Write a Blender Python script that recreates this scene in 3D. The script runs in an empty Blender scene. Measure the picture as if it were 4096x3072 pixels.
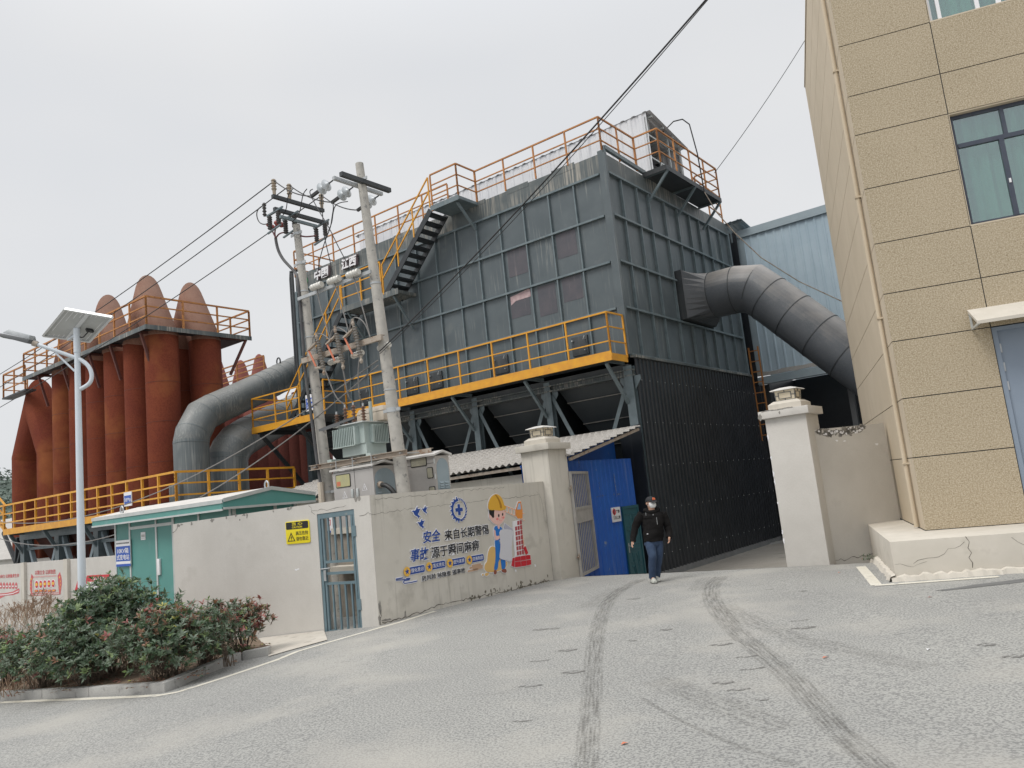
import bpy, bmesh, math, random
from mathutils import Vector, Matrix, noise
R = math.radians
S = bpy.context.scene
COL = S.collection
random.seed(7)

# ------------------------------------------------------------------ camera
EYE = 1.8                                   # height of the lens above the yard
FPX = 3084.75                               # focal length in photo pixels (4096 wide)
PITCH, ROLL = 0.147995862, -0.104459887
_f = Vector((0, math.cos(PITCH), math.sin(PITCH)))
_r0 = Vector((1, 0, 0)); _u0 = _r0.cross(_f)
_r = _r0 * math.cos(ROLL) + _u0 * math.sin(ROLL)
_u = -_r0 * math.sin(ROLL) + _u0 * math.cos(ROLL)
cam = bpy.data.cameras.new("camera")
cam.sensor_width = 36; cam.lens = 36 * FPX / 4096
cam.clip_start = 0.1; cam.clip_end = 2000
camo = bpy.data.objects.new("camera", cam); COL.objects.link(camo)
camo.matrix_world = Matrix(((_r.x, _u.x, -_f.x, 0), (_r.y, _u.y, -_f.y, 0), (_r.z, _u.z, -_f.z, EYE), (0, 0, 0, 1)))
S.camera = camo

# ------------------------------------------------------------------ sky, sun, exposure
SUN_EL, SUN_AZ = R(56), R(-122)             # sun behind the lens, to its left; azimuth clockwise from +y
wd = bpy.data.worlds.new("World"); S.world = wd; wd.use_nodes = True
nt = wd.node_tree; nt.nodes.clear()
wo = nt.nodes.new("ShaderNodeOutputWorld"); bg = nt.nodes.new("ShaderNodeBackground")
sky = nt.nodes.new("ShaderNodeTexSky"); sky.sky_type = 'NISHITA'; sky.sun_disc = False
sky.sun_elevation = SUN_EL; sky.sun_rotation = SUN_AZ; sky.dust_density = 4; sky.air_density = 1
tc = nt.nodes.new("ShaderNodeTexCoord")
mp = nt.nodes.new("ShaderNodeMapping"); mp.inputs['Scale'].default_value = (1, 1, 2.2)
nz = nt.nodes.new("ShaderNodeTexNoise"); nz.inputs['Scale'].default_value = 1.6; nz.inputs['Detail'].default_value = 3
rp = nt.nodes.new("ShaderNodeValToRGB")
rp.color_ramp.elements[0].position = .25; rp.color_ramp.elements[0].color = (.86, .885, .925, 1)
rp.color_ramp.elements[1].position = .75; rp.color_ramp.elements[1].color = (1, 1, 1, 1)
sc_ = nt.nodes.new("ShaderNodeVectorMath"); sc_.operation = 'SCALE'; sc_.inputs['Scale'].default_value = 7.3
mx = nt.nodes.new("ShaderNodeMixRGB"); mx.inputs[0].default_value = .93
sx = nt.nodes.new("ShaderNodeSeparateXYZ"); zr = nt.nodes.new("ShaderNodeMapRange"); zr.interpolation_type = 'SMOOTHSTEP'
for k_, v_ in (('From Min', .5), ('From Max', 1.0), ('To Min', 6.1), ('To Max', 15.0)): zr.inputs[k_].default_value = v_      # an overcast sky is brightest overhead
L = nt.links.new
L(tc.outputs['Generated'], mp.inputs['Vector']); L(mp.outputs[0], nz.inputs['Vector']); L(nz.outputs['Fac'], rp.inputs[0])
L(tc.outputs['Generated'], sx.inputs[0]); L(sx.outputs[2], zr.inputs['Value']); L(zr.outputs[0], sc_.inputs['Scale']); L(rp.outputs[0], sc_.inputs[0]); L(sky.outputs[0], mx.inputs[1]); L(sc_.outputs[0], mx.inputs[2])
L(mx.outputs[0], bg.inputs['Color']); bg.inputs['Strength'].default_value = .1
L(bg.outputs[0], wo.inputs['Surface'])
sl = bpy.data.lights.new("sun", 'SUN'); sl.energy = 1.25; sl.angle = R(25); sl.color = (1, .96, .9)
so = bpy.data.objects.new("sun", sl); COL.objects.link(so)
_sd = Vector((math.sin(SUN_AZ) * math.cos(SUN_EL), math.cos(SUN_AZ) * math.cos(SUN_EL), math.sin(SUN_EL)))
so.rotation_euler = _sd.to_track_quat('Z', 'Y').to_euler(); so.location = (-6, -8, 20)
S.view_settings.view_transform = 'Standard'; S.view_settings.look = 'None'
S.view_settings.exposure = 0.45; S.view_settings.gamma = 1

# ------------------------------------------------------------------ survey helpers (metres; z = 0 is eye level inside frames)
def ray(u, v):
    d = _r * ((u - 2048) / FPX) - _u * ((v - 1536) / FPX) + _f
    return d / d.y

class Frame:
    """a yawed site frame: x along a front, y back, z up from eye level"""
    def __init__(s, x, y, yaw):
        s.o = Vector((x, y, 0)); s.yaw = yaw
        s.X = Vector((math.cos(yaw), math.sin(yaw), 0)); s.Y = Vector((-math.sin(yaw), math.cos(yaw), 0))
    def w(s, p):
        return s.o + s.X * p[0] + s.Y * p[1] + Vector((0, 0, p[2]))
    def l(s, P):
        d = Vector(P) - s.o
        return Vector((d.dot(s.X), d.dot(s.Y), P[2]))
    def front(s, u, v, y):                  # point seen at a photo pixel on the plane y = const
        d = ray(u, v); k = (s.o.dot(s.Y) + y) / d.dot(s.Y); return s.l(d * k)
    def side(s, u, v, x):
        d = ray(u, v); k = (s.o.dot(s.X) + x) / d.dot(s.X); return s.l(d * k)
    def at(s, u, v, Y):
        return s.l(ray(u, v) * Y)

M = Frame(3.38, 21.5, -0.645309959)         # dust collector, walls of the compound
W = Frame(0, 0, 0)
LW = Frame(-2.609, 13.226, R(-28))          # wall with the small gate
RB = Frame(6.263, 12.496, -0.340886706)     # tan building on the right

def softp(x, k=4.0):
    return math.log1p(math.exp(max(-40, min(40, k * x)))) / k
def zg(x, y):
    """height of the ground (eye level = 0)"""
    z = -1.79 - .078 * softp(-2.2 - x) + .018 * softp(x - 1) - .008 * max(0, y - 12) * (1 if y < 16 else 0) - (.032 if y >= 16 else 0)
    p = M.l((x, y, 0))
    t = min(max(p.y + 4.75, 0), 4.9 + .06 * max(0, p.y))
    if p.x > -1.5:
        z -= .166 * (t * t / (t + .25) if t > 0 else 0) * min(1, (p.x + 1.5) / 1.5)
    return z
def zgm(x, y):
    w = M.w((x, y, 0)); return zg(w.x, w.y)

# ------------------------------------------------------------------ objects
ORI = {}
def tag(o, label=None, cat=None, group=None, kind=None):
    if label: o['label'] = label
    if cat: o['category'] = cat
    if group: o['group'] = group
    if kind: o['kind'] = kind
    return o
def thing(name, label, cat, F, p, group=None):
    o = bpy.data.objects.new(name, None); o.empty_display_size = .3; COL.objects.link(o)
    P = F.w(p); o.location = (P.x, P.y, P.z + EYE); o.rotation_euler = (0, 0, F.yaw)
    ORI[o.name] = (F, Vector(p)); return tag(o, label, cat, group)

class MB:
    def __init__(s): s.v = []; s.f = []; s.m = []; s.cm = 0
    def mat(s, i): s.cm = i; return s
    def add(s, vs, fs):
        b = len(s.v); s.v += [Vector(p) for p in vs]
        for f in fs: s.f.append([b + i for i in f]); s.m.append(s.cm)
        return s
    def box(s, x0, x1, y0, y1, z0, z1):
        return s.add([(x0, y0, z0), (x1, y0, z0), (x1, y1, z0), (x0, y1, z0), (x0, y0, z1), (x1, y0, z1), (x1, y1, z1), (x0, y1, z1)],
                     [(3, 2, 1, 0), (4, 5, 6, 7), (0, 1, 5, 4), (1, 2, 6, 5), (2, 3, 7, 6), (3, 0, 4, 7)])
    def hexa(s, a, b):                      # two quads (lists of 4 points), joined
        return s.add(list(a) + list(b), [(3, 2, 1, 0), (4, 5, 6, 7), (0, 1, 5, 4), (1, 2, 6, 5), (2, 3, 7, 6), (3, 0, 4, 7)])
    def bar(s, p, q, w=.05, h=None, up=(0, 0, 1)):
        p, q = Vector(p), Vector(q); h = h or w; d = (q - p).normalized(); up = Vector(up)
        if abs(d.dot(up)) > .98: up = Vector((0, 1, 0))
        a = d.cross(up).normalized(); b = a.cross(d).normalized()
        c = [(-w / 2, -h / 2), (w / 2, -h / 2), (w / 2, h / 2), (-w / 2, h / 2)]
        return s.hexa([p + a * i + b * j for i, j in c], [q + a * i + b * j for i, j in c])
    def tube(s, pts, r, n=10, cap=True):
        pts = [Vector(p) for p in pts]; rs = r if isinstance(r, (list, tuple)) else [r] * len(pts)
        ds = [(pts[i + 1] - pts[i]).normalized() for i in range(len(pts) - 1)]
        e1 = ds[0].orthogonal().normalized(); e2 = ds[0].cross(e1); base = len(s.v); N = len(pts)
        for i, p in enumerate(pts):
            d = ds[min(i, N - 2)] if i == 0 else ds[i - 1]
            if 0 < i < N - 1: nrm = (ds[i - 1] + ds[i]).normalized()
            else: nrm = d
            for k in range(n):
                a = 2 * math.pi * k / n; c = (e1 * math.cos(a) + e2 * math.sin(a)) * rs[i]
                t = -c.dot(nrm) / max(.2, d.dot(nrm)); s.v.append(p + c + d * t)
            if 0 < i < N - 1:
                q = ds[i - 1].rotation_difference(ds[i]); e1 = q @ e1; e2 = q @ e2
        for i in range(N - 1):
            for k in range(n):
                a = base + i * n + k; b = base + i * n + (k + 1) % n
                s.f.append([a, b, b + n, a + n]); s.m.append(s.cm)
        if cap:
            s.f.append([base + k for k in range(n)][::-1]); s.m.append(s.cm)
            s.f.append([base + (N - 1) * n + k for k in range(n)]); s.m.append(s.cm)
        return s
    def lathe(s, prof, c, n=16, axis=(0, 0, 1)):
        ax = Vector(axis).normalized(); c = Vector(c)
        return s.tube_prof([(c + ax * z, r) for z, r in prof], ax, n)
    def tube_prof(s, pr, ax, n):
        e1 = ax.orthogonal().normalized(); e2 = ax.cross(e1); base = len(s.v)
        for p, r in pr:
            for k in range(n):
                a = 2 * math.pi * k / n; s.v.append(p + (e1 * math.cos(a) + e2 * math.sin(a)) * r)
        for i in range(len(pr) - 1):
            for k in range(n):
                a = base + i * n + k; b = base + i * n + (k + 1) % n; s.f.append([a, b, b + n, a + n]); s.m.append(s.cm)
        s.f.append([base + k for k in range(n)][::-1]); s.m.append(s.cm)
        s.f.append([base + (len(pr) - 1) * n + k for k in range(n)]); s.m.append(s.cm)
        return s
    def prism(s, poly, d):                  # closed 3-D outline pushed along d
        d = Vector(d); a = [Vector(p) for p in poly]; n = len(a)
        return s.add(a + [p + d for p in a], [list(range(n))[::-1], [n + i for i in range(n)]] + [[i, (i + 1) % n, n + (i + 1) % n, n + i] for i in range(n)])
    def corr(s, p, e, up, length, height, pitch, depth, top=.3, nrm=None):
        """trapezoid corrugated sheet: from p along unit e, standing along unit up"""
        p, e, up = Vector(p), Vector(e), Vector(up); nn = Vector(nrm) if nrm else e.cross(up)
        xs = []; n = max(1, round(length / pitch)); w = length / n
        for i in range(n):
            b = i * w
            xs += [(b, 0), (b + w * (.5 - top / 2 - .12), 0), (b + w * (.5 - top / 2), depth), (b + w * (.5 + top / 2), depth), (b + w * (.5 + top / 2 + .12), 0)]
        xs.append((length, 0)); base = len(s.v)
        for x, o in xs:
            s.v.append(p + e * x + nn * o); s.v.append(p + e * x + nn * o + up * height)
        for i in range(len(xs) - 1):
            s.f.append([base + 2 * i, base + 2 * i + 2, base + 2 * i + 3, base + 2 * i + 1]); s.m.append(s.cm)
        return s
    def build(s, name, mat, parent=None, smooth=False, F=None, o=None, bevel=0, ang=40):
        """parent given: local to that thing; else a top-level mesh with its origin at o of frame F"""
        if parent is not None:
            q = parent
            while q.name not in ORI: q = q.parent
            F, o = ORI[q.name]
        else:
            o = Vector(o)
        me = bpy.data.meshes.new(name); me.from_pydata([p - o for p in s.v], [], s.f)
        mats = mat if isinstance(mat, (list, tuple)) else [mat]
        for m_ in mats: me.materials.append(m_)
        if len(mats) > 1: me.polygons.foreach_set('material_index', s.m)
        me.validate(); me.update()
        if bevel:
            bm = bmesh.new(); bm.from_mesh(me)
            bmesh.ops.remove_doubles(bm, verts=bm.verts, dist=1e-5)
            es = [e for e in bm.edges if len(e.link_faces) == 2 and e.calc_face_angle(0) > .5]
            bmesh.ops.bevel(bm, geom=es, offset=bevel, segments=2, affect='EDGES', profile=.6, clamp_overlap=True)
            bm.to_mesh(me); bm.free()
        if smooth or bevel:
            me.polygons.foreach_set('use_smooth', [True] * len(me.polygons))
            me.set_sharp_from_angle(angle=R(ang))
        ob = bpy.data.objects.new(name, me); COL.objects.link(ob)
        if parent is not None: ob.parent = parent
        else:
            P = F.w(o); ob.location = (P.x, P.y, P.z + EYE); ob.rotation_euler = (0, 0, F.yaw); ORI[ob.name] = (F, o)
        return ob

# ------------------------------------------------------------------ lettering (real extruded letters)
def letters(mb, body, o, ex, ey, w=None, h=None, depth=.01, bold=0.0, shear=0.0, stretch=True):
    cu = bpy.data.curves.new("lettering", 'FONT'); cu.body = body; cu.offset = bold; cu.shear = shear
    cu.resolution_u = 3; cu.fill_mode = 'BOTH'; cu.extrude = .01
    ob = bpy.data.objects.new("lettering", cu); COL.objects.link(ob)
    dg = bpy.context.evaluated_depsgraph_get(); me = bpy.data.meshes.new_from_object(ob.evaluated_get(dg))
    bpy.data.objects.remove(ob); bpy.data.curves.remove(cu)
    xs = [v.co.x for v in me.vertices]; ys = [v.co.y for v in me.vertices]
    x0, x1, y0, y1 = min(xs), max(xs), min(ys), max(ys)
    sx = w / (x1 - x0) if w else None; sy = h / (y1 - y0) if h else None
    sx = sx or sy; sy = sy or sx
    o, ex, ey = Vector(o), Vector(ex), Vector(ey); nn = ex.cross(ey)
    mb.add([o + ex * ((v.co.x - x0) * sx) + ey * ((v.co.y - y0) * sy) + nn * (depth if v.co.z > 0 else 0) for v in me.vertices],
           [list(p.vertices) for p in me.polygons])
    bpy.data.meshes.remove(me)
    return mb

# ------------------------------------------------------------------ materials
def lin(r, g, b):
    f = lambda c: (c / 255 / 12.92 if c / 255 <= .04045 else ((c / 255 + .055) / 1.055) ** 2.4)
    return (f(r), f(g), f(b))
MATS = {}
def mt(name, c, c2=None, scale=3, rough=.6, metal=0, bump=0, bscale=40, spot=None, spot_scale=8, spot_at=.62, spot_w=.08,
       streak=None, streak_scale=6, streak_at=.58, streak_amt=.7, streak_len=12, fine=None, fine_scale=200, fine_amt=.5, detail=6, spec=.5, stretch=(1, 1, 1), alpha=1, trans=0):
    m = bpy.data.materials.new(name); m.use_nodes = True; t = m.node_tree; N = t.nodes; K = t.links.new
    b = N['Principled BSDF']; b.inputs['Roughness'].default_value = rough; b.inputs['Metallic'].default_value = metal
    b.inputs['Specular IOR Level'].default_value = spec
    co = N.new('ShaderNodeTexCoord'); mpn = N.new('ShaderNodeMapping'); mpn.inputs['Scale'].default_value = stretch
    K(co.outputs['Object'], mpn.inputs['Vector']); vec = mpn.outputs[0]
    def noise_(sc, det=6, vc=None, rgh=.55):
        n = N.new('ShaderNodeTexNoise'); n.inputs['Scale'].default_value = sc; n.inputs['Detail'].default_value = det; n.inputs['Roughness'].default_value = rgh
        K(vc or vec, n.inputs['Vector']); return n.outputs['Fac']
    def ramp(f, a, b_):
        r = N.new('ShaderNodeMapRange'); r.inputs['From Min'].default_value = a; r.inputs['From Max'].default_value = b_; r.clamp = True
        K(f, r.inputs['Value']); return r.outputs[0]
    def mixc(f, A, B):
        x = N.new('ShaderNodeMix'); x.data_type = 'RGBA'; K(f, x.inputs[0])
        for sock, val in ((x.inputs[6], A), (x.inputs[7], B)):
            if isinstance(val, tuple): sock.default_value = (*val, 1)
            else: K(val, sock)
        return x.outputs[2]
    def mul(f, k):
        x = N.new('ShaderNodeMath'); x.operation = 'MULTIPLY'; K(f, x.inputs[0]); x.inputs[1].default_value = k; return x.outputs[0]
    col = c
    if c2: col = mixc(ramp(noise_(scale, detail), .33, .67), c, c2)
    if fine: col = mixc(mul(ramp(noise_(fine_scale, 2), .45, .6), fine_amt), col, fine)
    if spot: col = mixc(ramp(noise_(spot_scale, 8), spot_at, spot_at + spot_w), col, spot)
    if streak:
        m2 = N.new('ShaderNodeMapping'); m2.inputs['Scale'].default_value = (streak_len, streak_len, .55); K(co.outputs['Object'], m2.inputs['Vector'])
        f = ramp(noise_(streak_scale / 6, 5, m2.outputs[0]), streak_at, streak_at + .12)
        f2 = ramp(noise_(.9, 2), .4, .62); q = N.new('ShaderNodeMath'); q.operation = 'MULTIPLY'; K(f, q.inputs[0]); K(f2, q.inputs[1])
        col = mixc(mul(q.outputs[0], streak_amt), col, streak)
    if isinstance(col, tuple): b.inputs['Base Color'].default_value = (*col, 1)
    else: K(col, b.inputs['Base Color'])
    if bump:
        bn = N.new('ShaderNodeBump'); bn.inputs['Strength'].default_value = bump; bn.inputs['Distance'].default_value = .02
        K(noise_(bscale, 4), bn.inputs['Height']); K(bn.outputs[0], b.inputs['Normal'])
    if trans: b.inputs['Transmission Weight'].default_value = trans
    MATS[name] = m; return m

grime = (.10, .095, .085)
STEEL = mt('blue_grey_steel', (.078, .098, .108), (.102, .124, .134), 1.3, .42, 0, .06, 6, streak=(.30, .31, .295), streak_at=.56, streak_amt=.6, spec=.5, spot=(.15, .165, .165), spot_scale=1.1, spot_at=.60, spot_w=.2)
STEELT = mt('streaked_steel', (.075, .093, .098), (.115, .13, .13), 2, .5, 0, streak=(.40, .37, .32), streak_at=.47, streak_amt=.8, streak_len=20)
STEELR = mt('steel_rib', (.11, .145, .16), (.16, .20, .215), 4, .45, streak=(.3, .3, .28), streak_amt=.5)
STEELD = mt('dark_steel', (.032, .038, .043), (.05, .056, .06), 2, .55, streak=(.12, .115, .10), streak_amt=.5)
PATCH = mt('patch_steel', (.070, .072, .085), (.095, .088, .10), 3, .4, streak=(.30, .26, .26), streak_amt=.6)
PINK = mt('bare_primer', (.36, .24, .25), (.5, .38, .38), 8, .5)
CLAD = mt('dark_cladding', (.012, .0155, .020), (.022, .026, .032), 1.2, .38, streak=(.05, .052, .055), streak_at=.6, streak_amt=.6, spot=(.06, .06, .062), spot_scale=3, spot_at=.70)
BLUE = mt('blue_cladding', (.008, .080, .39), (.012, .11, .46), 1.1, .42, spot=(.22, .27, .34), spot_scale=4, spot_at=.66, streak=(.2, .25, .4), streak_amt=.4)
PALEBL = mt('pale_blue_cladding', (.36, .46, .53), (.42, .52, .585), 1, .45, streak=(.30, .38, .44), streak_amt=.6, streak_len=8)
WHITECL = mt('white_cladding', (.62, .63, .66), (.70, .71, .73), 1.5, .45, streak=(.2, .21, .25), streak_at=.56, streak_amt=.7, streak_len=14)
YEL = mt('yellow_paint', (.72, .36, .025), (.60, .27, .03), 4, .45, spot=(.30, .12, .04), spot_scale=6, spot_at=.66)
ORAN = mt('faded_rail_paint', (.50, .22, .06), (.36, .15, .05), 4, .6, spot=(.20, .08, .04), spot_scale=7, spot_at=.6)
RUST = mt('rusty_steel', (.148, .036, .022), (.195, .052, .026), .7, .88, 0, .10, 30, spec=.12, spot=(.255, .09, .034), spot_scale=.45, spot_at=.53, spot_w=.2, fine=(.09, .024, .016), fine_scale=18, fine_amt=.35)
RUSTC = mt('dusty_rust', (.27, .155, .115), (.23, .115, .082), 1.2, .9, spec=.15, fine=(.15, .07, .05), fine_scale=20, fine_amt=.35)
RUSTD = mt('dark_rust', (.085, .028, .022), (.12, .04, .03), 2, .75)
DUCT = mt('duct_steel', (.085, .102, .108), (.115, .133, .138), 1.2, .5, streak=(.26, .27, .26), streak_at=.5, streak_amt=.7, streak_len=22)
DUCTR = mt('exhaust_steel', (.068, .078, .090), (.092, .102, .115), 1.5, .42, fine=(.12, .125, .135), fine_scale=30, fine_amt=.35)
DUST = mt('settled_dust', (.33, .30, .26), (.25, .235, .215), 3, .9)
PLAST = mt('beige_plaster', (.525, .505, .47), (.585, .565, .53), 1.6, .85, 0, .10, 30, streak=(.66, .63, .59), streak_at=.6, streak_amt=.25, spot=(.46, .44, .405), spot_scale=1.7, spot_at=.60, spot_w=.18, fine=(.45, .43, .395), fine_scale=70, fine_amt=.2)
PLASTG = mt('grey_plaster', (.53, .50, .44), (.59, .56, .50), 1.5, .85, 0, .10, 30, streak=(.33, .31, .265), streak_at=.54, streak_amt=.55, spot=(.42, .395, .345), spot_scale=1.7, spot_at=.58, spot_w=.15)
RAW = mt('bare_cement', (.20, .19, .175), (.30, .285, .26), 14, .9, 0, .3, 60)
CONC = mt('concrete_pole', (.37, .355, .325), (.46, .44, .40), 7, .85, 0, .12, 40, spot=(.24, .235, .225), spot_scale=9, spot_at=.58)
ROUGHC = mt('rough_render', (.24, .21, .175), (.33, .30, .26), 6, .95, 0, .5, 60)
TANS = mt('tan_stone_paint', (.355, .29, .195), (.39, .32, .22), .8, .9, 0, .45, 60, fine=(.58, .51, .39), fine_scale=48, fine_amt=.6, spot=(.26, .205, .13), spot_scale=34, spot_at=.58)
TANP = mt('tan_plaster', (.53, .45, .335), (.58, .495, .375), .9, .85, streak=(.36, .29, .20), streak_amt=.35, streak_len=5)
GROOVE = mt('groove_paint', (.035, .04, .042), None, rough=.8)
CREAM = mt('cream_plinth', (.52, .485, .42), (.58, .54, .475), 2, .85, spot=(.43, .40, .34), spot_scale=2.2, spot_at=.58, spot_w=.15, streak=(.36, .33, .28), streak_amt=.4)
TEAL = mt('teal_panel', (.085, .27, .245), (.10, .30, .27), 1.3, .5, spot=(.13, .29, .28), spot_scale=2, spot_at=.6)
ALU = mt('aluminium_trim', (.50, .53, .52), (.58, .60, .59), 4, .4, .3)
ROOFW = mt('dusty_white_roof', (.60, .585, .56), (.52, .50, .47), 3, .8)
TILE = mt('dusty_tile_sheet', (.36, .345, .32), (.43, .41, .385), 4, .9, fine=(.27, .255, .235), fine_scale=25, fine_amt=.35)
INOX = mt('dusty_cabinet_steel', (.42, .40, .385), (.48, .46, .44), 2.5, .42, .25, streak=(.56, .54, .52), streak_amt=.5)
GALV = mt('galvanised_steel', (.40, .42, .43), (.50, .52, .53), 9, .45, .4)
BLGR = mt('blue_grey_sheet', (.27, .335, .37), (.31, .375, .41), 3, .5, .1)
TRAFO = mt('transformer_paint', (.36, .43, .41), (.42, .485, .465), 3, .5, streak=(.28, .33, .31), streak_amt=.4)
BEIGEB = mt('beige_plastic', (.55, .48, .39), (.60, .53, .44), 3, .5)
RUSTB = mt('rusty_channel', (.33, .27, .215), (.40, .35, .295), 6, .7, spot=(.22, .13, .08), spot_scale=7, spot_at=.58)
PORC = mt('white_porcelain', (.62, .61, .57), (.55, .53, .48), 6, .2)
PORCG = mt('grey_glass_disc', (.50, .53, .55), (.58, .61, .63), 4, .15)
PORCB = mt('brown_porcelain', (.16, .085, .055), (.22, .13, .09), 6, .3)
PORCD = mt('dark_polymer', (.045, .04, .04), (.08, .075, .07), 6, .5)
BLACK = mt('black_rubber', (.012, .012, .013), (.02, .02, .02), 6, .5)
CABLE = mt('cable_sheath', (.02, .02, .022), None, rough=.5)
CABLEG = mt('grey_cable', (.16, .155, .15), (.22, .21, .2), 10, .6)
REDF = mt('red_fitting', (.22, .035, .03), (.30, .06, .045), 8, .5)
FUSE = mt('fuse_tube', (.55, .17, .09), None, rough=.5)
LAMPW = mt('white_lamp_paint', (.60, .66, .72), (.66, .71, .76), 2, .35)
PANEL = mt('panel_back', (.42, .43, .42), (.47, .48, .47), 3, .4)
PALU = mt('panel_frame', (.62, .63, .63), None, rough=.35, metal=.4)
LENS = mt('lamp_lens', (.42, .45, .38), (.34, .37, .31), 12, .15)
DGREY = mt('dark_grey_cast', (.11, .115, .12), None, rough=.5)
GATEB = mt('blue_grey_gate', (.12, .185, .215), (.155, .22, .25), 5, .45, spot=(.22, .25, .25), spot_scale=9, spot_at=.66)
GATEG = mt('weathered_gate', (.34, .325, .30), (.42, .40, .37), 6, .6, spot=(.22, .15, .10), spot_scale=8, spot_at=.66)
DOORT = mt('teal_door', (.018, .085, .105), (.022, .10, .12), 3, .35)
DOORG = mt('grey_blue_door', (.22, .27, .34), (.24, .29, .36), 2, .4)
FRAMED = mt('dark_window_frame', (.045, .055, .08), (.06, .07, .095), 6, .35)
LAMPS = mt('lantern_glass', (.62, .54, .40), (.68, .60, .46), 5, .5)
SIGNW = mt('sign_white', (.78, .78, .80), None, rough=.4)
SIGNB = mt('sign_blue', (.015, .085, .42), None, rough=.4)
SIGNY = mt('sign_yellow', (.80, .66, .02), None, rough=.4)
SIGNK = mt('sign_black', (.012, .012, .014), None, rough=.4)
INK = mt('ink_black', (.012, .014, .02), None, rough=.5)
NAVY = mt('emblem_blue', (.012, .06, .29), None, rough=.4)
SIGNR = mt('sign_red', (.55, .02, .035), None, rough=.4)
FADER = mt('faded_red', (.50, .09, .10), (.56, .15, .15), 10, .6)
GOLD = mt('sign_gold', (.78, .46, .07), None, rough=.5)
HELM = mt('cartoon_yellow', (.72, .40, .045), None, rough=.4)
HELMD = mt('cartoon_brown', (.42, .20, .02), None, rough=.4)
SKINC = mt('cartoon_skin', (.78, .50, .44), None, rough=.4)
BLUEC = mt('cartoon_blue', (.015, .17, .55), None, rough=.4)
SAND = mt('cartoon_sand', (.68, .44, .16), None, rough=.4)
PAPER = mt('cartoon_paper', (.62, .62, .66), None, rough=.4)
ORC = mt('cartoon_orange', (.75, .28, .06), None, rough=.4)
BRICK = mt('cartoon_brick', (.40, .07, .08), None, rough=.4)
PINKC = mt('cartoon_pink', (.75, .22, .20), None, rough=.4)
GREENL = mt('logo_green', (.05, .45, .14), None, rough=.4)

def dusted(m, dust, lo, hi, amt):
    """dust lying on whatever faces up"""
    t = m.node_tree; N = t.nodes; K = t.links.new; b = N['Principled BSDF']; src = b.inputs['Base Color'].links[0].from_socket
    g = N.new('ShaderNodeNewGeometry'); s = N.new('ShaderNodeSeparateXYZ'); K(g.outputs['True Normal'], s.inputs[0]); co = N.new('ShaderNodeTexCoord'); n = N.new('ShaderNodeTexNoise'); n.inputs['Scale'].default_value = 2.5; n.inputs['Detail'].default_value = 8; K(co.outputs['Object'], n.inputs['Vector'])
    a = N.new('ShaderNodeMath'); a.operation = 'MULTIPLY_ADD'; K(n.outputs['Fac'], a.inputs[0]); a.inputs[1].default_value = .7; K(s.outputs[2], a.inputs[2])
    r = N.new('ShaderNodeMapRange'); r.inputs['From Min'].default_value = lo + .35; r.inputs['From Max'].default_value = hi + .35; r.inputs['To Max'].default_value = amt; K(a.outputs[0], r.inputs['Value'])
    x = N.new('ShaderNodeMix'); x.data_type = 'RGBA'; K(r.outputs[0], x.inputs[0]); K(src, x.inputs[6]); x.inputs[7].default_value = (*dust, 1); K(x.outputs[2], b.inputs['Base Color'])
dusted(DUCTR, (.33, .305, .275), .1, .95, .85); dusted(DUCT, (.27, .26, .235), .1, 1.0, .6); dusted(RUSTC, (.36, .25, .20), .0, .8, .6)

# ------------------------------------------------------------------ ground
def gpt(u, v, dz=0.0):
    d = ray(u, v); Y = 12.0
    for _ in range(40): Y = .5 * Y + .5 * (zg(d.x * Y, Y) + dz) / d.z
    return Vector((d.x * Y, Y, zg(d.x * Y, Y) + dz))
def zoomed(ox, oy, s): return lambda x, y: (ox + x / s, oy + y / s)

def ground_mat():
    m = mt('dusty_asphalt', (.30, .30, .285), (.36, .358, .335), .35, .9, 0, .5, 70, spot=(.385, .37, .335), spot_scale=.6, spot_at=.50, spot_w=.28,
           fine=(.13, .13, .13), fine_scale=48, fine_amt=.7)
    t = m.node_tree; N = t.nodes; K = t.links.new; b = N['Principled BSDF']
    src = b.inputs['Base Color'].links[0].from_socket
    co = [n for n in N if n.type == 'TEX_COORD'][0]
    mp_ = N.new('ShaderNodeMapping'); mp_.inputs['Scale'].default_value = (.55, 2.6, 1); mp_.inputs['Rotation'].default_value = (0, 0, R(-8)); K(co.outputs['Object'], mp_.inputs['Vector'])
    n = N.new('ShaderNodeTexNoise'); n.inputs['Scale'].default_value = 2.2; n.inputs['Detail'].default_value = 9; n.inputs['Roughness'].default_value = .7; K(mp_.outputs[0], n.inputs['Vector'])
    r = N.new('ShaderNodeMapRange'); r.inputs['From Min'].default_value = .60; r.inputs['From Max'].default_value = .74; r.inputs['To Max'].default_value = .6; K(n.outputs['Fac'], r.inputs['Value'])
    x = N.new('ShaderNodeMix'); x.data_type = 'RGBA'; K(r.outputs[0], x.inputs[0]); K(src, x.inputs[6]); x.inputs[7].default_value = (.17, .165, .155, 1)
    K(x.outputs[2], b.inputs['Base Color']); return m
GROUND = ground_mat()
xs = [-400, -150, -60, -40] + [-30 + .6 * i for i in range(25)] + [-15 + .3 * i for i in range(100)] + [15, 17, 20, 26, 40, 100, 400]
ys = [-60, -20, -6, -2] + [0 + .3 * i for i in range(94)] + [28.2 + i for i in range(12)] + [42, 50, 70, 120, 250, 700]
g = MB()
for y in ys:
    for x in xs: g.v.append(Vector((x, y, zg(x, y) if abs(x) < 45 and y < 60 else -3.2 if x < -20 else -2.6)))
nx = len(xs)
for j in range(len(ys) - 1):
    for i in range(nx - 1):
        a = j * nx + i; g.f.append([a, a + 1, a + nx + 1, a + nx]); g.m.append(0)
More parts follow.
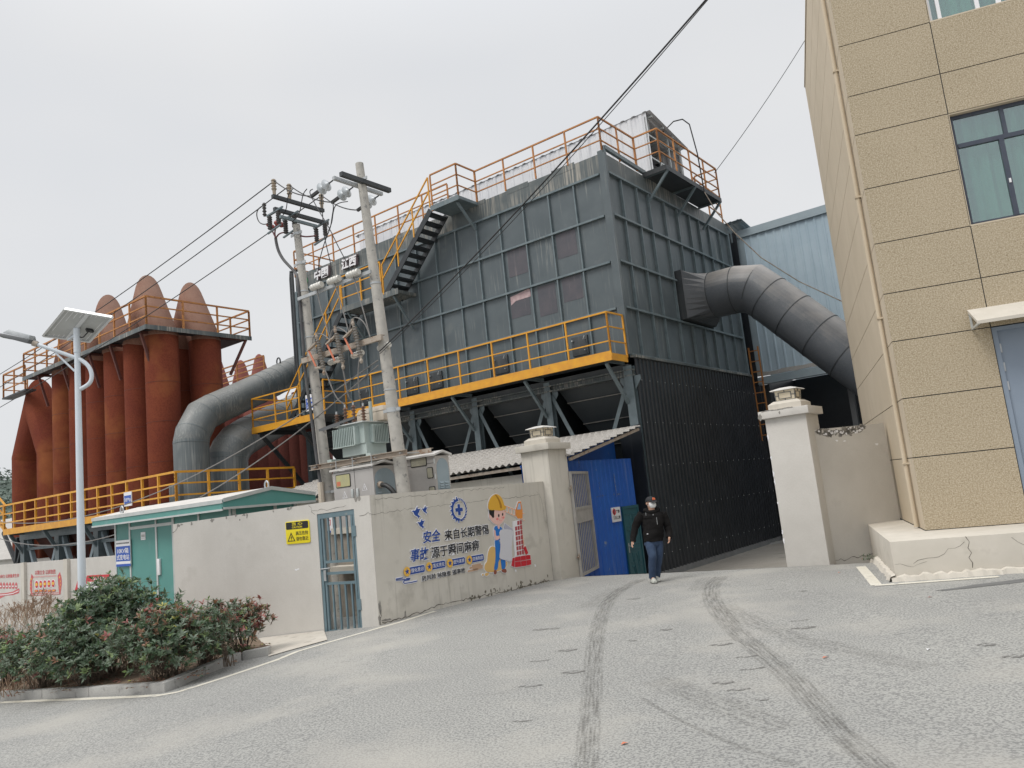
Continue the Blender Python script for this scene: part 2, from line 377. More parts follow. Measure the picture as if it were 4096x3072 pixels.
tag(g.build('ground', GROUND, F=W, o=(0, 0, 0), smooth=True), 'grey dusty asphalt yard', kind='structure')

def strip(pts, w, lift=.004, n=1):
    """ribbon on the ground along points; returns rows of n+1 points"""
    rows = []
    for i, p in enumerate(pts):
        a = pts[max(0, i - 1)]; b = pts[min(len(pts) - 1, i + 1)]
        d = Vector((b.x - a.x, b.y - a.y, 0)).normalized(); q = Vector((-d.y, d.x, 0))
        ww = w[i] if isinstance(w, list) else w; row = []
        for k in range(n + 1):
            s = p + q * ww * (k / n - .5); row.append(Vector((s.x, s.y, zg(s.x, s.y) + lift)))
        rows.append(row)
    return rows
def resample(pts, step):
    out = [pts[0]]
    for a, b in zip(pts, pts[1:]):
        n = max(1, int((b - a).length / step))
        for k in range(1, n + 1): out.append(a.lerp(b, k / n))
    return out
def smooth_pts(pts, it=3):
    for _ in range(it):
        q = [pts[0]]
        for a, b in zip(pts, pts[1:]): q += [a.lerp(b, .25), a.lerp(b, .75)]
        pts = q + [pts[-1]]
    return pts
def ribbon(name, pts, w, mat, lift=.004, label=None, n=1):
    mb = MB(); rows = strip(pts, w, lift, n); k = n + 1
    for r in rows: mb.v += r
    for i in range(len(rows) - 1):
        for j in range(n):
            a = i * k + j; mb.f.append([a, a + k, a + k + 1, a + 1]); mb.m.append(0)
    ob = mb.build(name, mat, F=W, o=pts[0])
    uv = ob.data.uv_layers.new(name='UVMap'); L_ = [0]
    for a, b in zip(pts, pts[1:]): L_.append(L_[-1] + (b - a).length)
    for lp in ob.data.loops:
        vi = lp.vertex_index; uv.data[lp.index].uv = ((vi % k) / n, L_[vi // k])
    return tag(ob, label, kind='structure')

LINEW = mt('worn_line_paint', (.60, .565, .47), (.66, .63, .55), 6, .8, spot=(.38, .37, .345), spot_scale=5, spot_at=.60, fine=(.38, .37, .35), fine_scale=60, fine_amt=.35)
q = zoomed(0, 1800, 1.58); q2 = zoomed(1100, 1900, 1.7015); q3 = zoomed(2048, 2200, 1.0801); q4 = zoomed(3000, 1200, 1.3823)
px = [q(-60, 1601), q(0, 1597), q(400, 1580), q(800, 1563), q(1000, 1553), q(1120, 1532), q(1250, 1492), q(1400, 1445), q(1560, 1392), q(1738, 1332), q2(150, 1203), q2(330, 1150), q2(600, 1073), q2(850, 1003), q2(1090, 928)]
ribbon('road_line', resample([gpt(*p) for p in px], .3), .11, LINEW, label='cream edge line painted along the kerb')
ribbon('parking_line', resample([gpt(*q4(612, 1474)), gpt(*q4(700, 1578))], .2), .15, LINEW)
ribbon('parking_line', resample([gpt(*q4(690, 1580)), gpt(*q4(1000, 1558)), gpt(*q4(1375, 1531))], .3), .13, LINEW, lift=.006)

def tyre_mat(name, col, amt):
    m = bpy.data.materials.new(name); m.use_nodes = True; t = m.node_tree; N = t.nodes; K = t.links.new
    b = N['Principled BSDF']; b.inputs['Base Color'].default_value = (*col, 1); b.inputs['Roughness'].default_value = .95
    uv = N.new('ShaderNodeTexCoord'); sp = N.new('ShaderNodeSeparateXYZ'); K(uv.outputs['UV'], sp.inputs[0])
    def ma(op, a, b_=None):
        x = N.new('ShaderNodeMath'); x.operation = op
        for i, v in enumerate((a, b_)):
            if v is None: continue
            if isinstance(v, (int, float)): x.inputs[i].default_value = v
            else: K(v, x.inputs[i])
        return x.outputs[0]
    rib = ma('ADD', ma('MULTIPLY', ma('ABSOLUTE', ma('SINE', ma('MULTIPLY', sp.outputs[0], 19))), .6), .4)          # tread ribs across the width
    lug = ma('ADD', ma('MULTIPLY', ma('SINE', ma('ADD', ma('MULTIPLY', sp.outputs[1], 60), ma('MULTIPLY', sp.outputs[0], 9))), .14), .86)
    edge = ma('MINIMUM', ma('MULTIPLY', ma('MULTIPLY', sp.outputs[0], ma('SUBTRACT', 1, sp.outputs[0])), 7), 1)
    mp_ = N.new('ShaderNodeMapping'); mp_.inputs['Scale'].default_value = (5, 1.3, 1); K(uv.outputs['UV'], mp_.inputs[0])
    n = N.new('ShaderNodeTexNoise'); n.inputs['Scale'].default_value = 1.6; n.inputs['Detail'].default_value = 9; n.inputs['Roughness'].default_value = .7; K(mp_.outputs[0], n.inputs['Vector'])
    r = N.new('ShaderNodeMapRange'); r.inputs['From Min'].default_value = .40; r.inputs['From Max'].default_value = .68; K(n.outputs['Fac'], r.inputs['Value'])
    f = ma('MULTIPLY', ma('MULTIPLY', ma('MULTIPLY', rib, lug), edge), ma('MULTIPLY', r.outputs[0], amt))
    tr = N.new('ShaderNodeBsdfTransparent'); mxs = N.new('ShaderNodeMixShader'); K(f, mxs.inputs[0]); K(tr.outputs[0], mxs.inputs[1]); K(b.outputs[0], mxs.inputs[2])
    K(mxs.outputs[0], N['Material Output'].inputs['Surface']); return m
TYRE = tyre_mat('tyre_dirt', (.085, .080, .070), .60); TYREF = tyre_mat('faint_tyre_dirt', (.12, .115, .105), .34)
def track(px, w, mat, lift):
    P_ = resample(smooth_pts([gpt(*q3(*p)) for p in px], 3), .12); n_ = len(P_) - 1
    ribbon('tyre_mark', P_, [w[0] + (w[1] - w[0]) * i / n_ for i in range(n_ + 1)] if isinstance(w, tuple) else w, mat, lift, n=2)
track([(560, 128), (500, 155), (440, 190), (398, 250), (372, 330), (358, 420), (350, 520), (345, 640), (335, 760), (325, 860), (318, 960)], (.30, .17), TYRE, .004)
track([(905, 116), (862, 150), (858, 205), (892, 265), (950, 335), (1015, 395), (1120, 475), (1225, 570), (1320, 680), (1420, 790), (1520, 880), (1610, 960)], (.34, .20), TYRE, .004)
track([(915, 240), (1000, 290), (1120, 345), (1300, 402), (1480, 440), (1700, 490), (1800, 510)], .35, TYREF, .006)
track([(330, 250), (420, 190), (470, 165)], .5, TYREF, .007)
track([(800, 175), (825, 140), (850, 118)], .4, TYREF, .007)
track([(560, 640), (700, 725), (870, 805), (1010, 860), (1220, 930)], .05, TYRE, .005)
track([(620, 560), (780, 625), (960, 690), (1190, 770)], .4, TYREF, .005)

# dark damp patch and small litter of scuffs on the yard
def patch(name, u, v, rx, ry, mat, lift=.004, seed=0):
    c = gpt(u, v); mb = MB(); n = 22; rr = random.Random(seed); pts = []
    for i in range(n):
        a = 2 * math.pi * i / n; k = 1 + .3 * (rr.random() - .5)
        x, y = c.x + rx * k * math.cos(a), c.y + ry * k * math.sin(a); pts.append((x, y, zg(x, y) + lift))
    mb.add(pts, [list(range(n))]); return tag(mb.build(name, mat, F=W, o=c), kind='structure')
SCUFF = mt('dark_scuff', (.13, .127, .12), (.19, .185, .175), 20, .9)
def holes_mat(m, sc, lo, hi):
    t = m.node_tree; N = t.nodes; co = [n for n in N if n.type == 'TEX_COORD'][0]; n = N.new('ShaderNodeTexNoise'); n.inputs['Scale'].default_value = sc; n.inputs['Detail'].default_value = 6; t.links.new(co.outputs['Object'], n.inputs['Vector'])
    r = N.new('ShaderNodeMapRange'); r.inputs['From Min'].default_value = lo; r.inputs['From Max'].default_value = hi; t.links.new(n.outputs['Fac'], r.inputs['Value']); t.links.new(r.outputs[0], N['Principled BSDF'].inputs['Alpha'])
holes_mat(SCUFF, 14, .44, .62)
DAMP = mt('damp_asphalt', (.10, .105, .11), (.13, .135, .14), 3, .45)
patch('damp_patch', 4050, 2327, .9, .12, DAMP, seed=3)
rs = random.Random(5)
for i, (x, y) in enumerate([(525, 212), (235, 435), (258, 530), (520, 392), (900, 410), (1030, 515), (975, 605), (910, 575), (1080, 648), (665, 345), (115, 480), (1010, 462), (1240, 306), (1255, 178), (1110, 172), (1260, 338), (2050, 410), (2170, 460), (185, 340), (120, 345), (70, 590), (40, 740)]):
    patch('scuff_mark', *q3(x, y), .06 + .09 * rs.random(), .02 + .05 * rs.random(), SCUFF, .004, seed=i)

# ------------------------------------------------------------------ kerb and planting bed
KERB = mt('granite_kerb', (.34, .335, .32), (.42, .415, .395), 5, .85, spot=(.25, .245, .235), spot_scale=7, spot_at=.6, fine=(.24, .235, .23), fine_scale=90, fine_amt=.4)
kpx = [q(-150, 1592), q(0, 1583), q(560, 1560), q(1040, 1533), q(1110, 1508), q(1300, 1421), q(1530, 1331), q(1700, 1299)]
kp = [gpt(*p) for p in kpx]
kpd = resample(kp, .98)
mb = MB()
for a, b in zip(kpd, kpd[1:]):
    d = (b - a).normalized(); n_ = Vector((-d.y, d.x, 0)); n_ = n_ if n_.y > 0 else -n_
    a2, b2 = a + d * .004, b - d * .004; h = .12 if b.x < -2.2 else .07
    h = .125
    A = [a2 + Vector((0, 0, -.1)), b2 + Vector((0, 0, -.1)), b2 + n_ * .13 + Vector((0, 0, -.1)), a2 + n_ * .13 + Vector((0, 0, -.1))]
    mb.hexa(A, [p + Vector((0, 0, .1 + h)) for p in A])
tag(mb.build('kerb', KERB, F=W, o=kp[0], bevel=.012), 'granite kerb around the planting bed', kind='structure')
SOIL = mt('dry_soil', (.13, .09, .06), (.21, .155, .11), 5, .95, 0, .6, 25, spot=(.27, .20, .14), spot_scale=6, spot_at=.58)
bed = MB(); nj = 14
kb = resample(kp, .5)
def bed_far(K):
    if K.x > -6.3:
        p = LW.l(K); t = min(-2.8, max(-5.6, p.x - .4)); F_ = LW.w((t, -.04, 0)); return F_, zg(F_.x, F_.y) + .03
    d = Vector((-.30, 1, 0)).normalized(); k = (-7.75 - M.l(K).y) / d.dot(M.Y); F_ = K + d * k; return F_, -2.02
def bedz(K, F_, zf, t): return (K.z + .09) * (1 - t ** .8) + zf * t ** .8 + .06 * noise.noise(Vector((K.x * 1.3, t * 9, 0)))
for K in kb:
    F_, zf = bed_far(K)
    for j in range(nj):
        t = j / (nj - 1); p = Vector((K.x, K.y, 0)).lerp(Vector((F_.x, F_.y, 0)), t); p.y += .10 * (1 - t); bed.v.append(Vector((p.x, p.y, bedz(K, F_, zf, t))))
for i in range(len(kb) - 1):
    for j in range(nj - 1):
        a = i * nj + j; bed.f.append([a, a + nj, a + nj + 1, a + 1]); bed.m.append(0)
tag(bed.build('soil', SOIL, F=W, o=kp[0], smooth=True), 'dry brown soil of the planting bed', kind='structure')
PATHM = mt('worn_concrete_path', (.46, .425, .37), (.53, .495, .435), 3, .9, spot=(.36, .33, .285), spot_scale=4, spot_at=.58)
mb = MB(); pa = [gpt(*p) for p in ((1075, 2628), (1150, 2606), (1230, 2584), (1310, 2562))]; pb_ = [LW.w((x, -.02, 0)) for x in (-2.78, -2.2, -1.7, -1.2)]
for a, b in zip(pa, pb_): mb.v += [Vector((a.x, a.y, zg(a.x, a.y) + .012)), Vector((b.x, b.y, zg(b.x, b.y) + .03))]
for i in range(3): mb.f.append([2 * i, 2 * i + 2, 2 * i + 3, 2 * i + 1]); mb.m.append(0)
tag(mb.build('path', PATHM, F=W, o=pa[0]), 'worn pale concrete strip at the foot of the wall', kind='structure')
def bed_at(u, v, guess):                    # nearest bed point near a photo column at depth guess
    d = ray(u, v); return Vector((d.x * guess, guess, 0))
def bedheight(x, y):
    best = None
    for i, p in enumerate(bed.v):
        e = (p.x - x) ** 2 + (p.y - y) ** 2
        if best is None or e < best[0]: best = (e, p.z)
    return best[1]

# worn concrete lane behind the gate crest
LANE = mt('lane_concrete', (.27, .25, .22), (.34, .32, .285), .8, .9, 0, .3, 60, spot=(.20, .19, .17), spot_scale=1.6, spot_at=.56, spot_w=.2, fine=(.22, .21, .19), fine_scale=40, fine_amt=.5)
ln = MB(); nxl, nyl = 30, 60
for j in range(nyl + 1):
    for i in range(nxl + 1):
        w_ = M.w((-.05 + 6.0 * i / nxl, -4.2 + 16 * j / nyl, 0)); ln.v.append(Vector((w_.x, w_.y, zg(w_.x, w_.y) + .008)))
for j in range(nyl):
    for i in range(nxl): a = j * (nxl + 1) + i; ln.f.append([a, a + 1, a + nxl + 2, a + nxl + 1]); ln.m.append(0)
tag(ln.build('lane', LANE, F=M, o=(0, 0, 0)) if False else ln.build('lane', LANE, F=W, o=(3, 20, -2)), 'brownish worn concrete lane dipping away behind the gate', kind='structure')

# ------------------------------------------------------------------ compound walls
def crack(parent, name, pts3, w, mat, nrm, seed=0, jag=.02):
    """thin jagged line proud of a wall face"""
    rr = random.Random(seed); pts = resample([Vector(p) for p in pts3], .06); nrm = Vector(nrm); mb = MB(); row = []
    for i, p in enumerate(pts):
        a = pts[max(0, i - 1)]; b = pts[min(len(pts) - 1, i + 1)]; t = (b - a).normalized(); s = t.cross(nrm).normalized()
        p = p + s * jag * (rr.random() - .5) * 2; ww = w * (.4 + rr.random()); row += [p - s * ww / 2 + nrm * .002, p + s * ww / 2 + nrm * .002]
    mb.v = row
    for i in range(len(pts) - 1): mb.f.append([2 * i, 2 * i + 2, 2 * i + 3, 2 * i + 1]); mb.m.append(0)
    return mb.build(name, mat, parent)
def blot(mb, c, e1, e2, nrm, r1, r2, seed):
    rr = random.Random(seed); n = 14; c, e1, e2, nrm = Vector(c), Vector(e1), Vector(e2), Vector(nrm)
    ps = [c + nrm * .002 + (e1 * r1 * math.cos(a) + e2 * r2 * math.sin(a)) * (.55 + .8 * rr.random()) for a in [2 * math.pi * i / n for i in range(n)]]
    mb.add(ps, [list(range(n))])
CRACKM = mt('crack_dark', (.10, .09, .075), None, rough=1)
z7 = zoomed(600, 1900, 2.37)
FX, FY, FN = (1, 0, 0), (0, 0, 1), (0, -1, 0)          # plane of a front: right, up, outward

wl = thing('boundary_wall', 'beige plastered boundary wall with a small barred gate and a yellow warning sign', 'wall', LW, (-2.5, .12, -2.2))
mb = MB(); o_ = [(0, -2.4), (0, .318), (-5.03, .215), (-5.03, -3.0), (-1.215, -3.0), (-1.215, .100), (-.365, .122), (-.365, -2.4)]
mb.prism([(x, 0, z) for x, z in o_], (0, .24, 0)); mb.build('plaster', PLAST, wl)
mb = MB(); rr = random.Random(3)
for (x, y, a, b) in [(270, 478, .05, .03), (300, 470, .04, .02), (395, 462, .03, .03), (588, 430, .06, .03), (725, 405, .03, .03), (815, 385, .03, .03), (850, 425, .02, .02), (890, 378, .05, .02), (920, 382, .025, .05), (1170, 345, .02, .02), (1310, 322, .03, .03), (1335, 312, .03, .03), (1950, 228, .05, .05), (1985, 222, .03, .05)]:
    p = LW.front(*z7(x, y), 0); blot(mb, p, FX, FY, FN, a, b, x)
mb.build('peeled_patch', RAW, wl)
crack(wl, 'crack', [LW.front(*z7(*p), 0) for p in [(262, 480), (255, 520), (215, 552)]], .011, CRACKM, FN, 1)
crack(wl, 'crack', [LW.front(*z7(*p), 0) for p in [(1510, 285), (1535, 345), (1565, 372)]], .007, CRACKM, FN, 2)
crack(wl, 'crack', [LW.front(*z7(*p), 0) for p in [(1535, 345), (1700, 322), (1860, 290)]], .006, CRACKM, FN, 3)
crack(wl, 'crack', [LW.front(*z7(*p), 0) for p in [(1040, 1617), (1250, 1597), (1400, 1590), (1580, 1572)]], .014, CRACKM, FN, 4)
crack(wl, 'crack', [LW.front(*z7(*p), 0) for p in [(1985, 385), (2040, 372), (2095, 360)]], .006, CRACKM, FN, 5)
mb = MB(); p = LW.front(*z7(1390, 898), 0); blot(mb, p, FX, FY, FN, .035, .02, 4); p = LW.front(*z7(1405, 893), 0); blot(mb, p, FX, FY, FN, .03, .012, 5)
mb.build('paint_chip', SIGNW, wl)

# small gate in the wall
gt = thing('steel_gate', 'blue grey barred steel gate set in the beige wall beside the yellow sign', 'gate', LW, (-.79, .06, -2.0))
mb = MB(); mb.prism([(x, .01, z) for x, z in [(-1.212, -2.045), (-1.212, .097), (-.368, .119), (-.368, -1.945), (-.415, -1.95), (-.415, .03), (-1.155, .012), (-1.155, -2.04)]], (0, .06, 0))
mb.prism([(-1.155, .012, -2.04), (-.415, .012, -1.95), (-.415, .012, -1.895), (-1.155, .012, -1.985)], (0, .05, 0)); mb.build('gate_frame', GATEB, gt)
zl = [LW.front(*z7(1750, y), .03).z for y in (385, 820, 930, 1027, 1480)]
mb = MB(); X0, X1 = -1.135, -.43
mb.bar((X0 + .02, .035, zl[4]), (X0 + .02, .035, zl[0]), .04, .04); mb.bar((X1 - .02, .035, zl[4]), (X1 - .02, .035, zl[0]), .04, .04)
for z in zl: mb.bar((X0, .0345, z), (X1, .0345, z), .035, .045)
for k in range(4):
    x = X0 + (X1 - X0) * (k + 1) / 5
    mb.bar((x, .036, zl[1] + .022), (x, .036, zl[0] - .022), .03, .03); mb.bar((x + .01, .036, zl[4] + .022), (x + .01, .036, zl[3] - .022), .03, .03)
mb.build('gate_leaf', GATEB, gt)
for z in (-.25, -1.48):
    h = MB(); h.box(-.43, -.35, -.012, .012, z - .09, z + .09); h.build('hinge', GATEB, gt)
h = MB(); h.tube([(-1.20, -.01, -.855), (-.98, -.01, -.845)], .011, 8); h.box(-1.135, -1.085, -.012, .0, -1.06, -.875); h.build('latch', GALV, gt)

# warning sign
sg = thing('warning_sign', 'yellow and black high voltage caution sign screwed to the beige wall', 'sign', LW, (-1.68, -.005, -.18))
def rrect(x0, x1, z0, z1, r, n=5):
    pts = []
    for cx, cz, a0 in ((x1 - r, z0 + r, -90), (x1 - r, z1 - r, 0), (x0 + r, z1 - r, 90), (x0 + r, z0 + r, 180)):
        for k in range(n + 1): a = R(a0 + 90 * k / n); pts.append((cx + r * math.cos(a), cz + r * math.sin(a)))
    return pts
def plate(mb, pts, y, d): return mb.prism([(x, y, z) for x, z in pts], (0, -d, 0))
sx0, sx1, sz0, sz1 = -1.965, -1.395, -.378, .022
plate(MB(), rrect(sx0, sx1, sz0, sz1, .03), 0, .018).build('board', SIGNY, sg, bevel=.004)
plate(MB(), rrect(sx0 + .018, sx1 - .018, sz1 - .142, sz1 - .014, .02), -.018, .002).build('black_band', SIGNK, sg)
mb = MB(); letters(mb, '当 心', (-1.80, -.021, -.055), FX, FY, w=.25, h=.062, depth=.002, bold=.008); letters(mb, 'CAUTION', (-1.80, -.021, -.104), FX, FY, w=.24, h=.036, depth=.002, bold=.008); mb.build('band_lettering', SIGNY, sg)
mb = MB(); cx, cz, ra = -1.835, -.268, .108
tri = [(cx + ra * math.sin(R(a)) * 1.0, cz + ra * math.cos(R(a)) - .01) for a in (0, 120, 240)]; tin = [(cx + .72 * (x - cx), cz - .012 + .72 * (z - cz + .01)) for x, z in tri]
for i in range(3):
    j = (i + 1) % 3; mb.prism([(tri[i][0], -.0185, tri[i][1]), (tri[j][0], -.0185, tri[j][1]), (tin[j][0], -.0185, tin[j][1]), (tin[i][0], -.0185, tin[i][1])], (0, -.002, 0))
plate(mb, [(cx + .012, cz + .05), (cx - .02, cz - .01), (cx + .002, cz - .005), (cx - .012, cz - .055), (cx + .024, cz + .012), (cx + .004, cz + .008)], -.0185, .002)
mb.build('hazard_symbol', SIGNK, sg)
mb = MB(); letters(mb, '高压危险', (-1.72, -.0185, -.232), FX, FY, w=.295, h=.072, depth=.002, bold=.004); letters(mb, '请勿靠近', (-1.72, -.0185, -.33), FX, FY, w=.295, h=.072, depth=.002, bold=.004); mb.build('lettering', SIGNK, sg)

# mural wall
MN = (1, 0, 0); ME = (0, 1, 0)                        # outward; along the wall to the right
mw = thing('boundary_wall', 'grey beige boundary wall carrying the safety slogan and cartoon worker', 'wall', M, (.07, -7.7, -1.8))
mb = MB(); mb.prism([(.189, -10.214, -2.6), (.189, -5.11, -2.6), (.189, -5.11, .327), (.189, -10.214, .323)], (-.24, 0, 0)); mb.build('plaster', PLASTG, mw)
mzz = zoomed(1550, 1970, 3.6262); q5 = zoomed(1100, 1900, 1.7015)
msd = lambda x, y, o=0.0: M.side(*mzz(x, y), .189 + o)
m5 = lambda x, y: M.side(*q5(x, y), .189)
for i, pl in enumerate([[(640, 270), (900, 232), (1200, 200), (1500, 165), (1790, 135)], [(680, 165), (900, 150), (1100, 125), (1350, 100), (1560, 85)], [(1780, 110), (1815, 170), (1830, 290), (1845, 330)], [(705, 880), (720, 960), (715, 1020)], [(730, 1010), (900, 965), (1130, 880), (1400, 825), (1640, 775), (1870, 718)]]):
    crack(mw, 'crack', [m5(*p) for p in pl], .005 if i < 3 else .014, CRACKM, MN, i + 10)
mb = MB()
for (x, y, a, b) in [(715, 900, .03, .12), (712, 985, .035, .10), (885, 945, .02, .05), (760, 985, .1, .02)]: blot(mb, m5(x, y), ME, FY, MN, a, b, x)
mb.build('peeled_patch', RAW, mw)
STAIN = mt('mould_stain', (.13, .115, .085), (.22, .20, .16), 20, 1)
mb = MB(); rr = random.Random(9)
for k in range(60):
    y_ = -7.9 + 2.75 * rr.random(); blot(mb, (.189, y_, zgm(.3, y_) + .02 + .10 * rr.random() ** 2), ME, FY, MN, .012 + .02 * rr.random(), .01 + .03 * rr.random(), k)
mb.build('mould_spot', STAIN, mw)
for p in [(2140, 1062), (1858, 1137)]: mb = MB(); blot(mb, msd(*p), ME, FY, MN, .03, .03, p[0]); mb.build('paint_chip', SIGNW, mw)

def off2(pts, d):
    """push a closed 2-D outline outwards"""
    n = len(pts); A = sum(pts[i][0] * pts[(i + 1) % n][1] - pts[(i + 1) % n][0] * pts[i][1] for i in range(n)); sgn = 1 if A > 0 else -1; out = []
    for i in range(n):
        a, b, c = Vector(pts[i - 1]), Vector(pts[i]), Vector(pts[(i + 1) % n])
        t1 = (b - a).normalized(); t2 = (c - b).normalized(); n1 = Vector((t1.y, -t1.x)) * sgn; n2 = Vector((t2.y, -t2.x)) * sgn
        m_ = (n1 + n2); m_ = m_.normalized() if m_.length > .1 else n1; out.append(tuple(b + m_ * d / max(.55, m_.dot(n1))))
    return out
def smooth2(pts, it=2):
    for _ in range(it):
        q_ = []
        for i in range(len(pts)):
            a, b = Vector(pts[i]), Vector(pts[(i + 1) % len(pts)]); q_ += [tuple(a.lerp(b, .25)), tuple(a.lerp(b, .75))]
        pts = q_
    return pts
def tr(pts): return [(p.y, p.z) for p in (msd(*c) for c in pts)]
def mpl(mb, pts, x0, d): return mb.prism([(.189 + x0, y, z) for y, z in pts], (d, 0, 0))
def ell(cy, cz, ry, rz, n=24): return [(cy + ry * math.cos(2 * math.pi * i / n), cz + rz * math.sin(2 * math.pi * i / n)) for i in range(n)]
def mth(name, label, cat, x, y, group=None):
    p = msd(x, y); return thing(name, label, cat, M, (.189, p.y, p.z), group)

dv = [(345, 275), (365, 262), (385, 268), (400, 255), (412, 225), (425, 205), (428, 238), (445, 242), (472, 230), (455, 262), (448, 290), (430, 318), (445, 335), (472, 352), (448, 358), (442, 388), (425, 352), (398, 342), (378, 318), (370, 290), (356, 283)]
for nm, (cx, cy), s in (('large blue dove cutout, leftmost of the three on the mural wall', (405, 295), 1.0), ('smallest blue dove cutout, upper right of the three on the mural wall', (527, 255), .68), ('blue dove cutout just above the word in blue brush script', (475, 458), .85)):
    th = mth('dove_cutout', nm, 'wall decoration', cx, cy, 'blue doves on the mural wall')
    pts = tr([(cx + (x - 405) * s, cy + (y - 297) * s * .97) for x, y in dv])
    mpl(MB(), off2(pts, .012), .001, .014).build('border', SIGNW, th); mpl(MB(), pts, .015, .003).build('bird', NAVY, th)
em = mth('safety_emblem', 'round blue cross emblem in a half gear and laurel wreath on the mural wall', 'emblem', 1030, 250)
c0 = msd(1030, 250); cy, cz = c0.y, c0.z; RE = .235
gear = []
for k in range(9):
    a0 = R(90 + 180 * k / 9)
    for da, rr_ in ((1, .215), (6, .215), (8, .25), (13, .25), (15, .215)):
        a = a0 + R(da); gear.append((cy + rr_ * math.cos(a), cz + rr_ * math.sin(a)))
for k in range(19): a = R(270 - 180 * k / 18); gear.append((cy + .165 * math.cos(a), cz + .165 * math.sin(a)))
mpl(MB(), off2(gear, .010), .001, .012).build('gear_border', SIGNW, em); mpl(MB(), gear, .013, .003).build('gear', NAVY, em)
wb, wb2 = MB(), MB()
for k in range(11):
    a = R(-82 + 164 * k / 10); r_ = .205; c = Vector((cy + r_ * math.cos(a), cz + r_ * math.sin(a))); t = Vector((-math.sin(a), math.cos(a))); n_ = Vector((math.cos(a), math.sin(a)))
    d_ = (t * .8 + n_ * .45).normalized(); p_ = Vector((-d_.y, d_.x)); sz = .055 * (1.1 - .045 * k)
    leaf = [tuple(c - d_ * sz), tuple(c + p_ * .016), tuple(c + d_ * sz), tuple(c - p_ * .016)]
    mpl(wb, off2(leaf, .008), .001, .010 + .0004 * k); mpl(wb2, leaf, .016, .003)
wb.build('laurel_border', SIGNW, em); wb2.build('laurel', NAVY, em)
k_, w_ = .105, .034
crs = [(cy - w_, cz - k_), (cy + w_, cz - k_), (cy + w_, cz - w_), (cy + k_, cz - w_), (cy + k_, cz + w_), (cy + w_, cz + w_), (cy + w_, cz + k_), (cy - w_, cz + k_), (cy - w_, cz + w_), (cy - k_, cz + w_), (cy - k_, cz - w_), (cy - w_, cz - w_)]
mpl(MB(), off2(crs, .008), .001, .012).build('cross_border', SIGNW, em); mpl(MB(), crs, .013, .003).build('cross', NAVY, em)

def slogan(name, label, body, bl, br, top, col, bold, edge, shear=0):
    a, b, t = msd(*bl), msd(*br), msd(*top); th = thing(name, label, 'lettering', M, (.189, a.y, a.z), 'slogan lettering on the mural wall')
    w, h = b.y - a.y, t.z - a.z
    mb = MB(); letters(mb, body, (.190, a.y - .5 * edge, a.z - .5 * edge), ME, FY, w=w + edge, h=h + edge, depth=.012, bold=bold + .016, shear=shear); mb.build('border', SIGNW, th)
    mb = MB(); letters(mb, body, (.203, a.y, a.z), ME, FY, w=w, h=h, depth=.003, bold=bold, shear=shear); mb.build('lettering', col, th)
slogan('slogan_lettering', 'blue brush script word of two characters on the upper slogan line of the mural wall', '安全', (510, 742), (770, 715), (510, 560), NAVY, .018, .03, .15)
slogan('slogan_lettering', 'black white-edged characters on the upper slogan line left of the cartoon worker', '来自长期警惕', (830, 700), (1465, 607), (830, 545), INK, .010, .03)
slogan('slogan_lettering', 'blue brush script word of two characters on the lower slogan line of the mural wall', '事故', (330, 1012), (600, 975), (330, 825), NAVY, .018, .03, .15)
slogan('slogan_lettering', 'black white-edged characters on the lower slogan line above the ribbons', '源于瞬间麻痹', (635, 958), (1330, 852), (635, 790), INK, .010, .03)
slogan('slogan_lettering', 'small black three-word line of characters along the bottom of the mural', '防风险 除隐患 遏事故', (497, 1288), (1125, 1192), (497, 1210), INK, .006, .015)
for body, (cx, cy_), xr, wh in (('强化意识', (275, 1148), (532, 1108), 'lowest and leftmost'), ('落实责任', (597, 1078), (832, 1040), 'second from the left'), ('提升素质', (897, 1024), (1117, 985), 'third from the left'), ('完善制度', (1180, 977), (1388, 938), 'rightmost')):
    th = mth('slogan_ribbon', 'blue ribbon plate with star disc and white characters, %s of the row' % wh, 'wall decoration', cx, cy_, 'blue ribbon plates on the mural wall')
    a, b = msd(cx, cy_), msd(*xr); hh = .062
    rb = rrect(a.y, b.y, a.z - hh, a.z + hh, .03)
    mpl(MB(), off2(rb, .008), .001, .010).build('border', SIGNW, th); mpl(MB(), rb, .011, .003).build('ribbon', NAVY, th)
    mpl(MB(), ell(a.y, a.z, .082, .082), .0145, .004).build('disc', GOLD, th)
    st = [(a.y + (.058 if i % 2 == 0 else .024) * math.sin(math.pi * i / 5), a.z + (.058 if i % 2 == 0 else .024) * math.cos(math.pi * i / 5)) for i in range(10)]
    mpl(MB(), st, .0186, .002).build('star', NAVY, th)
    mb = MB(); letters(mb, body, (.2035, a.y + .10, a.z - .034), ME, FY, w=b.y - a.y - .125, h=.072, depth=.002, bold=.0); mb.build('lettering', SIGNW, th)
th = mth('cloud_ornament', 'white and navy swirl cloud ornament at lower left of the mural', 'wall decoration', 270, 1275)
def stroke(mb, pts, w, x0, d):
    pts = [Vector(p) for p in pts]; L_, R_ = [], []
    for i, p in enumerate(pts):
        t = (pts[min(i + 1, len(pts) - 1)] - pts[max(i - 1, 0)]).normalized(); n_ = Vector((-t.y, t.x)); L_.append(tuple(p + n_ * w / 2)); R_.append(tuple(p - n_ * w / 2))
    mpl(mb, L_ + R_[::-1], x0, d)
for nm, ww, x0, mm in (('border', .045, .001, SIGNW), ('line', .014, .009, NAVY)):
    mb = MB()
    stroke(mb, tr([(215, 1238), (160, 1246), (118, 1255), (118, 1272), (200, 1268), (320, 1255), (320, 1242), (265, 1246)]), ww, x0, .008)
    stroke(mb, tr([(310, 1268), (235, 1280), (220, 1300), (240, 1318), (330, 1305), (425, 1283)]), ww, x0 + .0006, .008); mb.build(nm, mm, th)
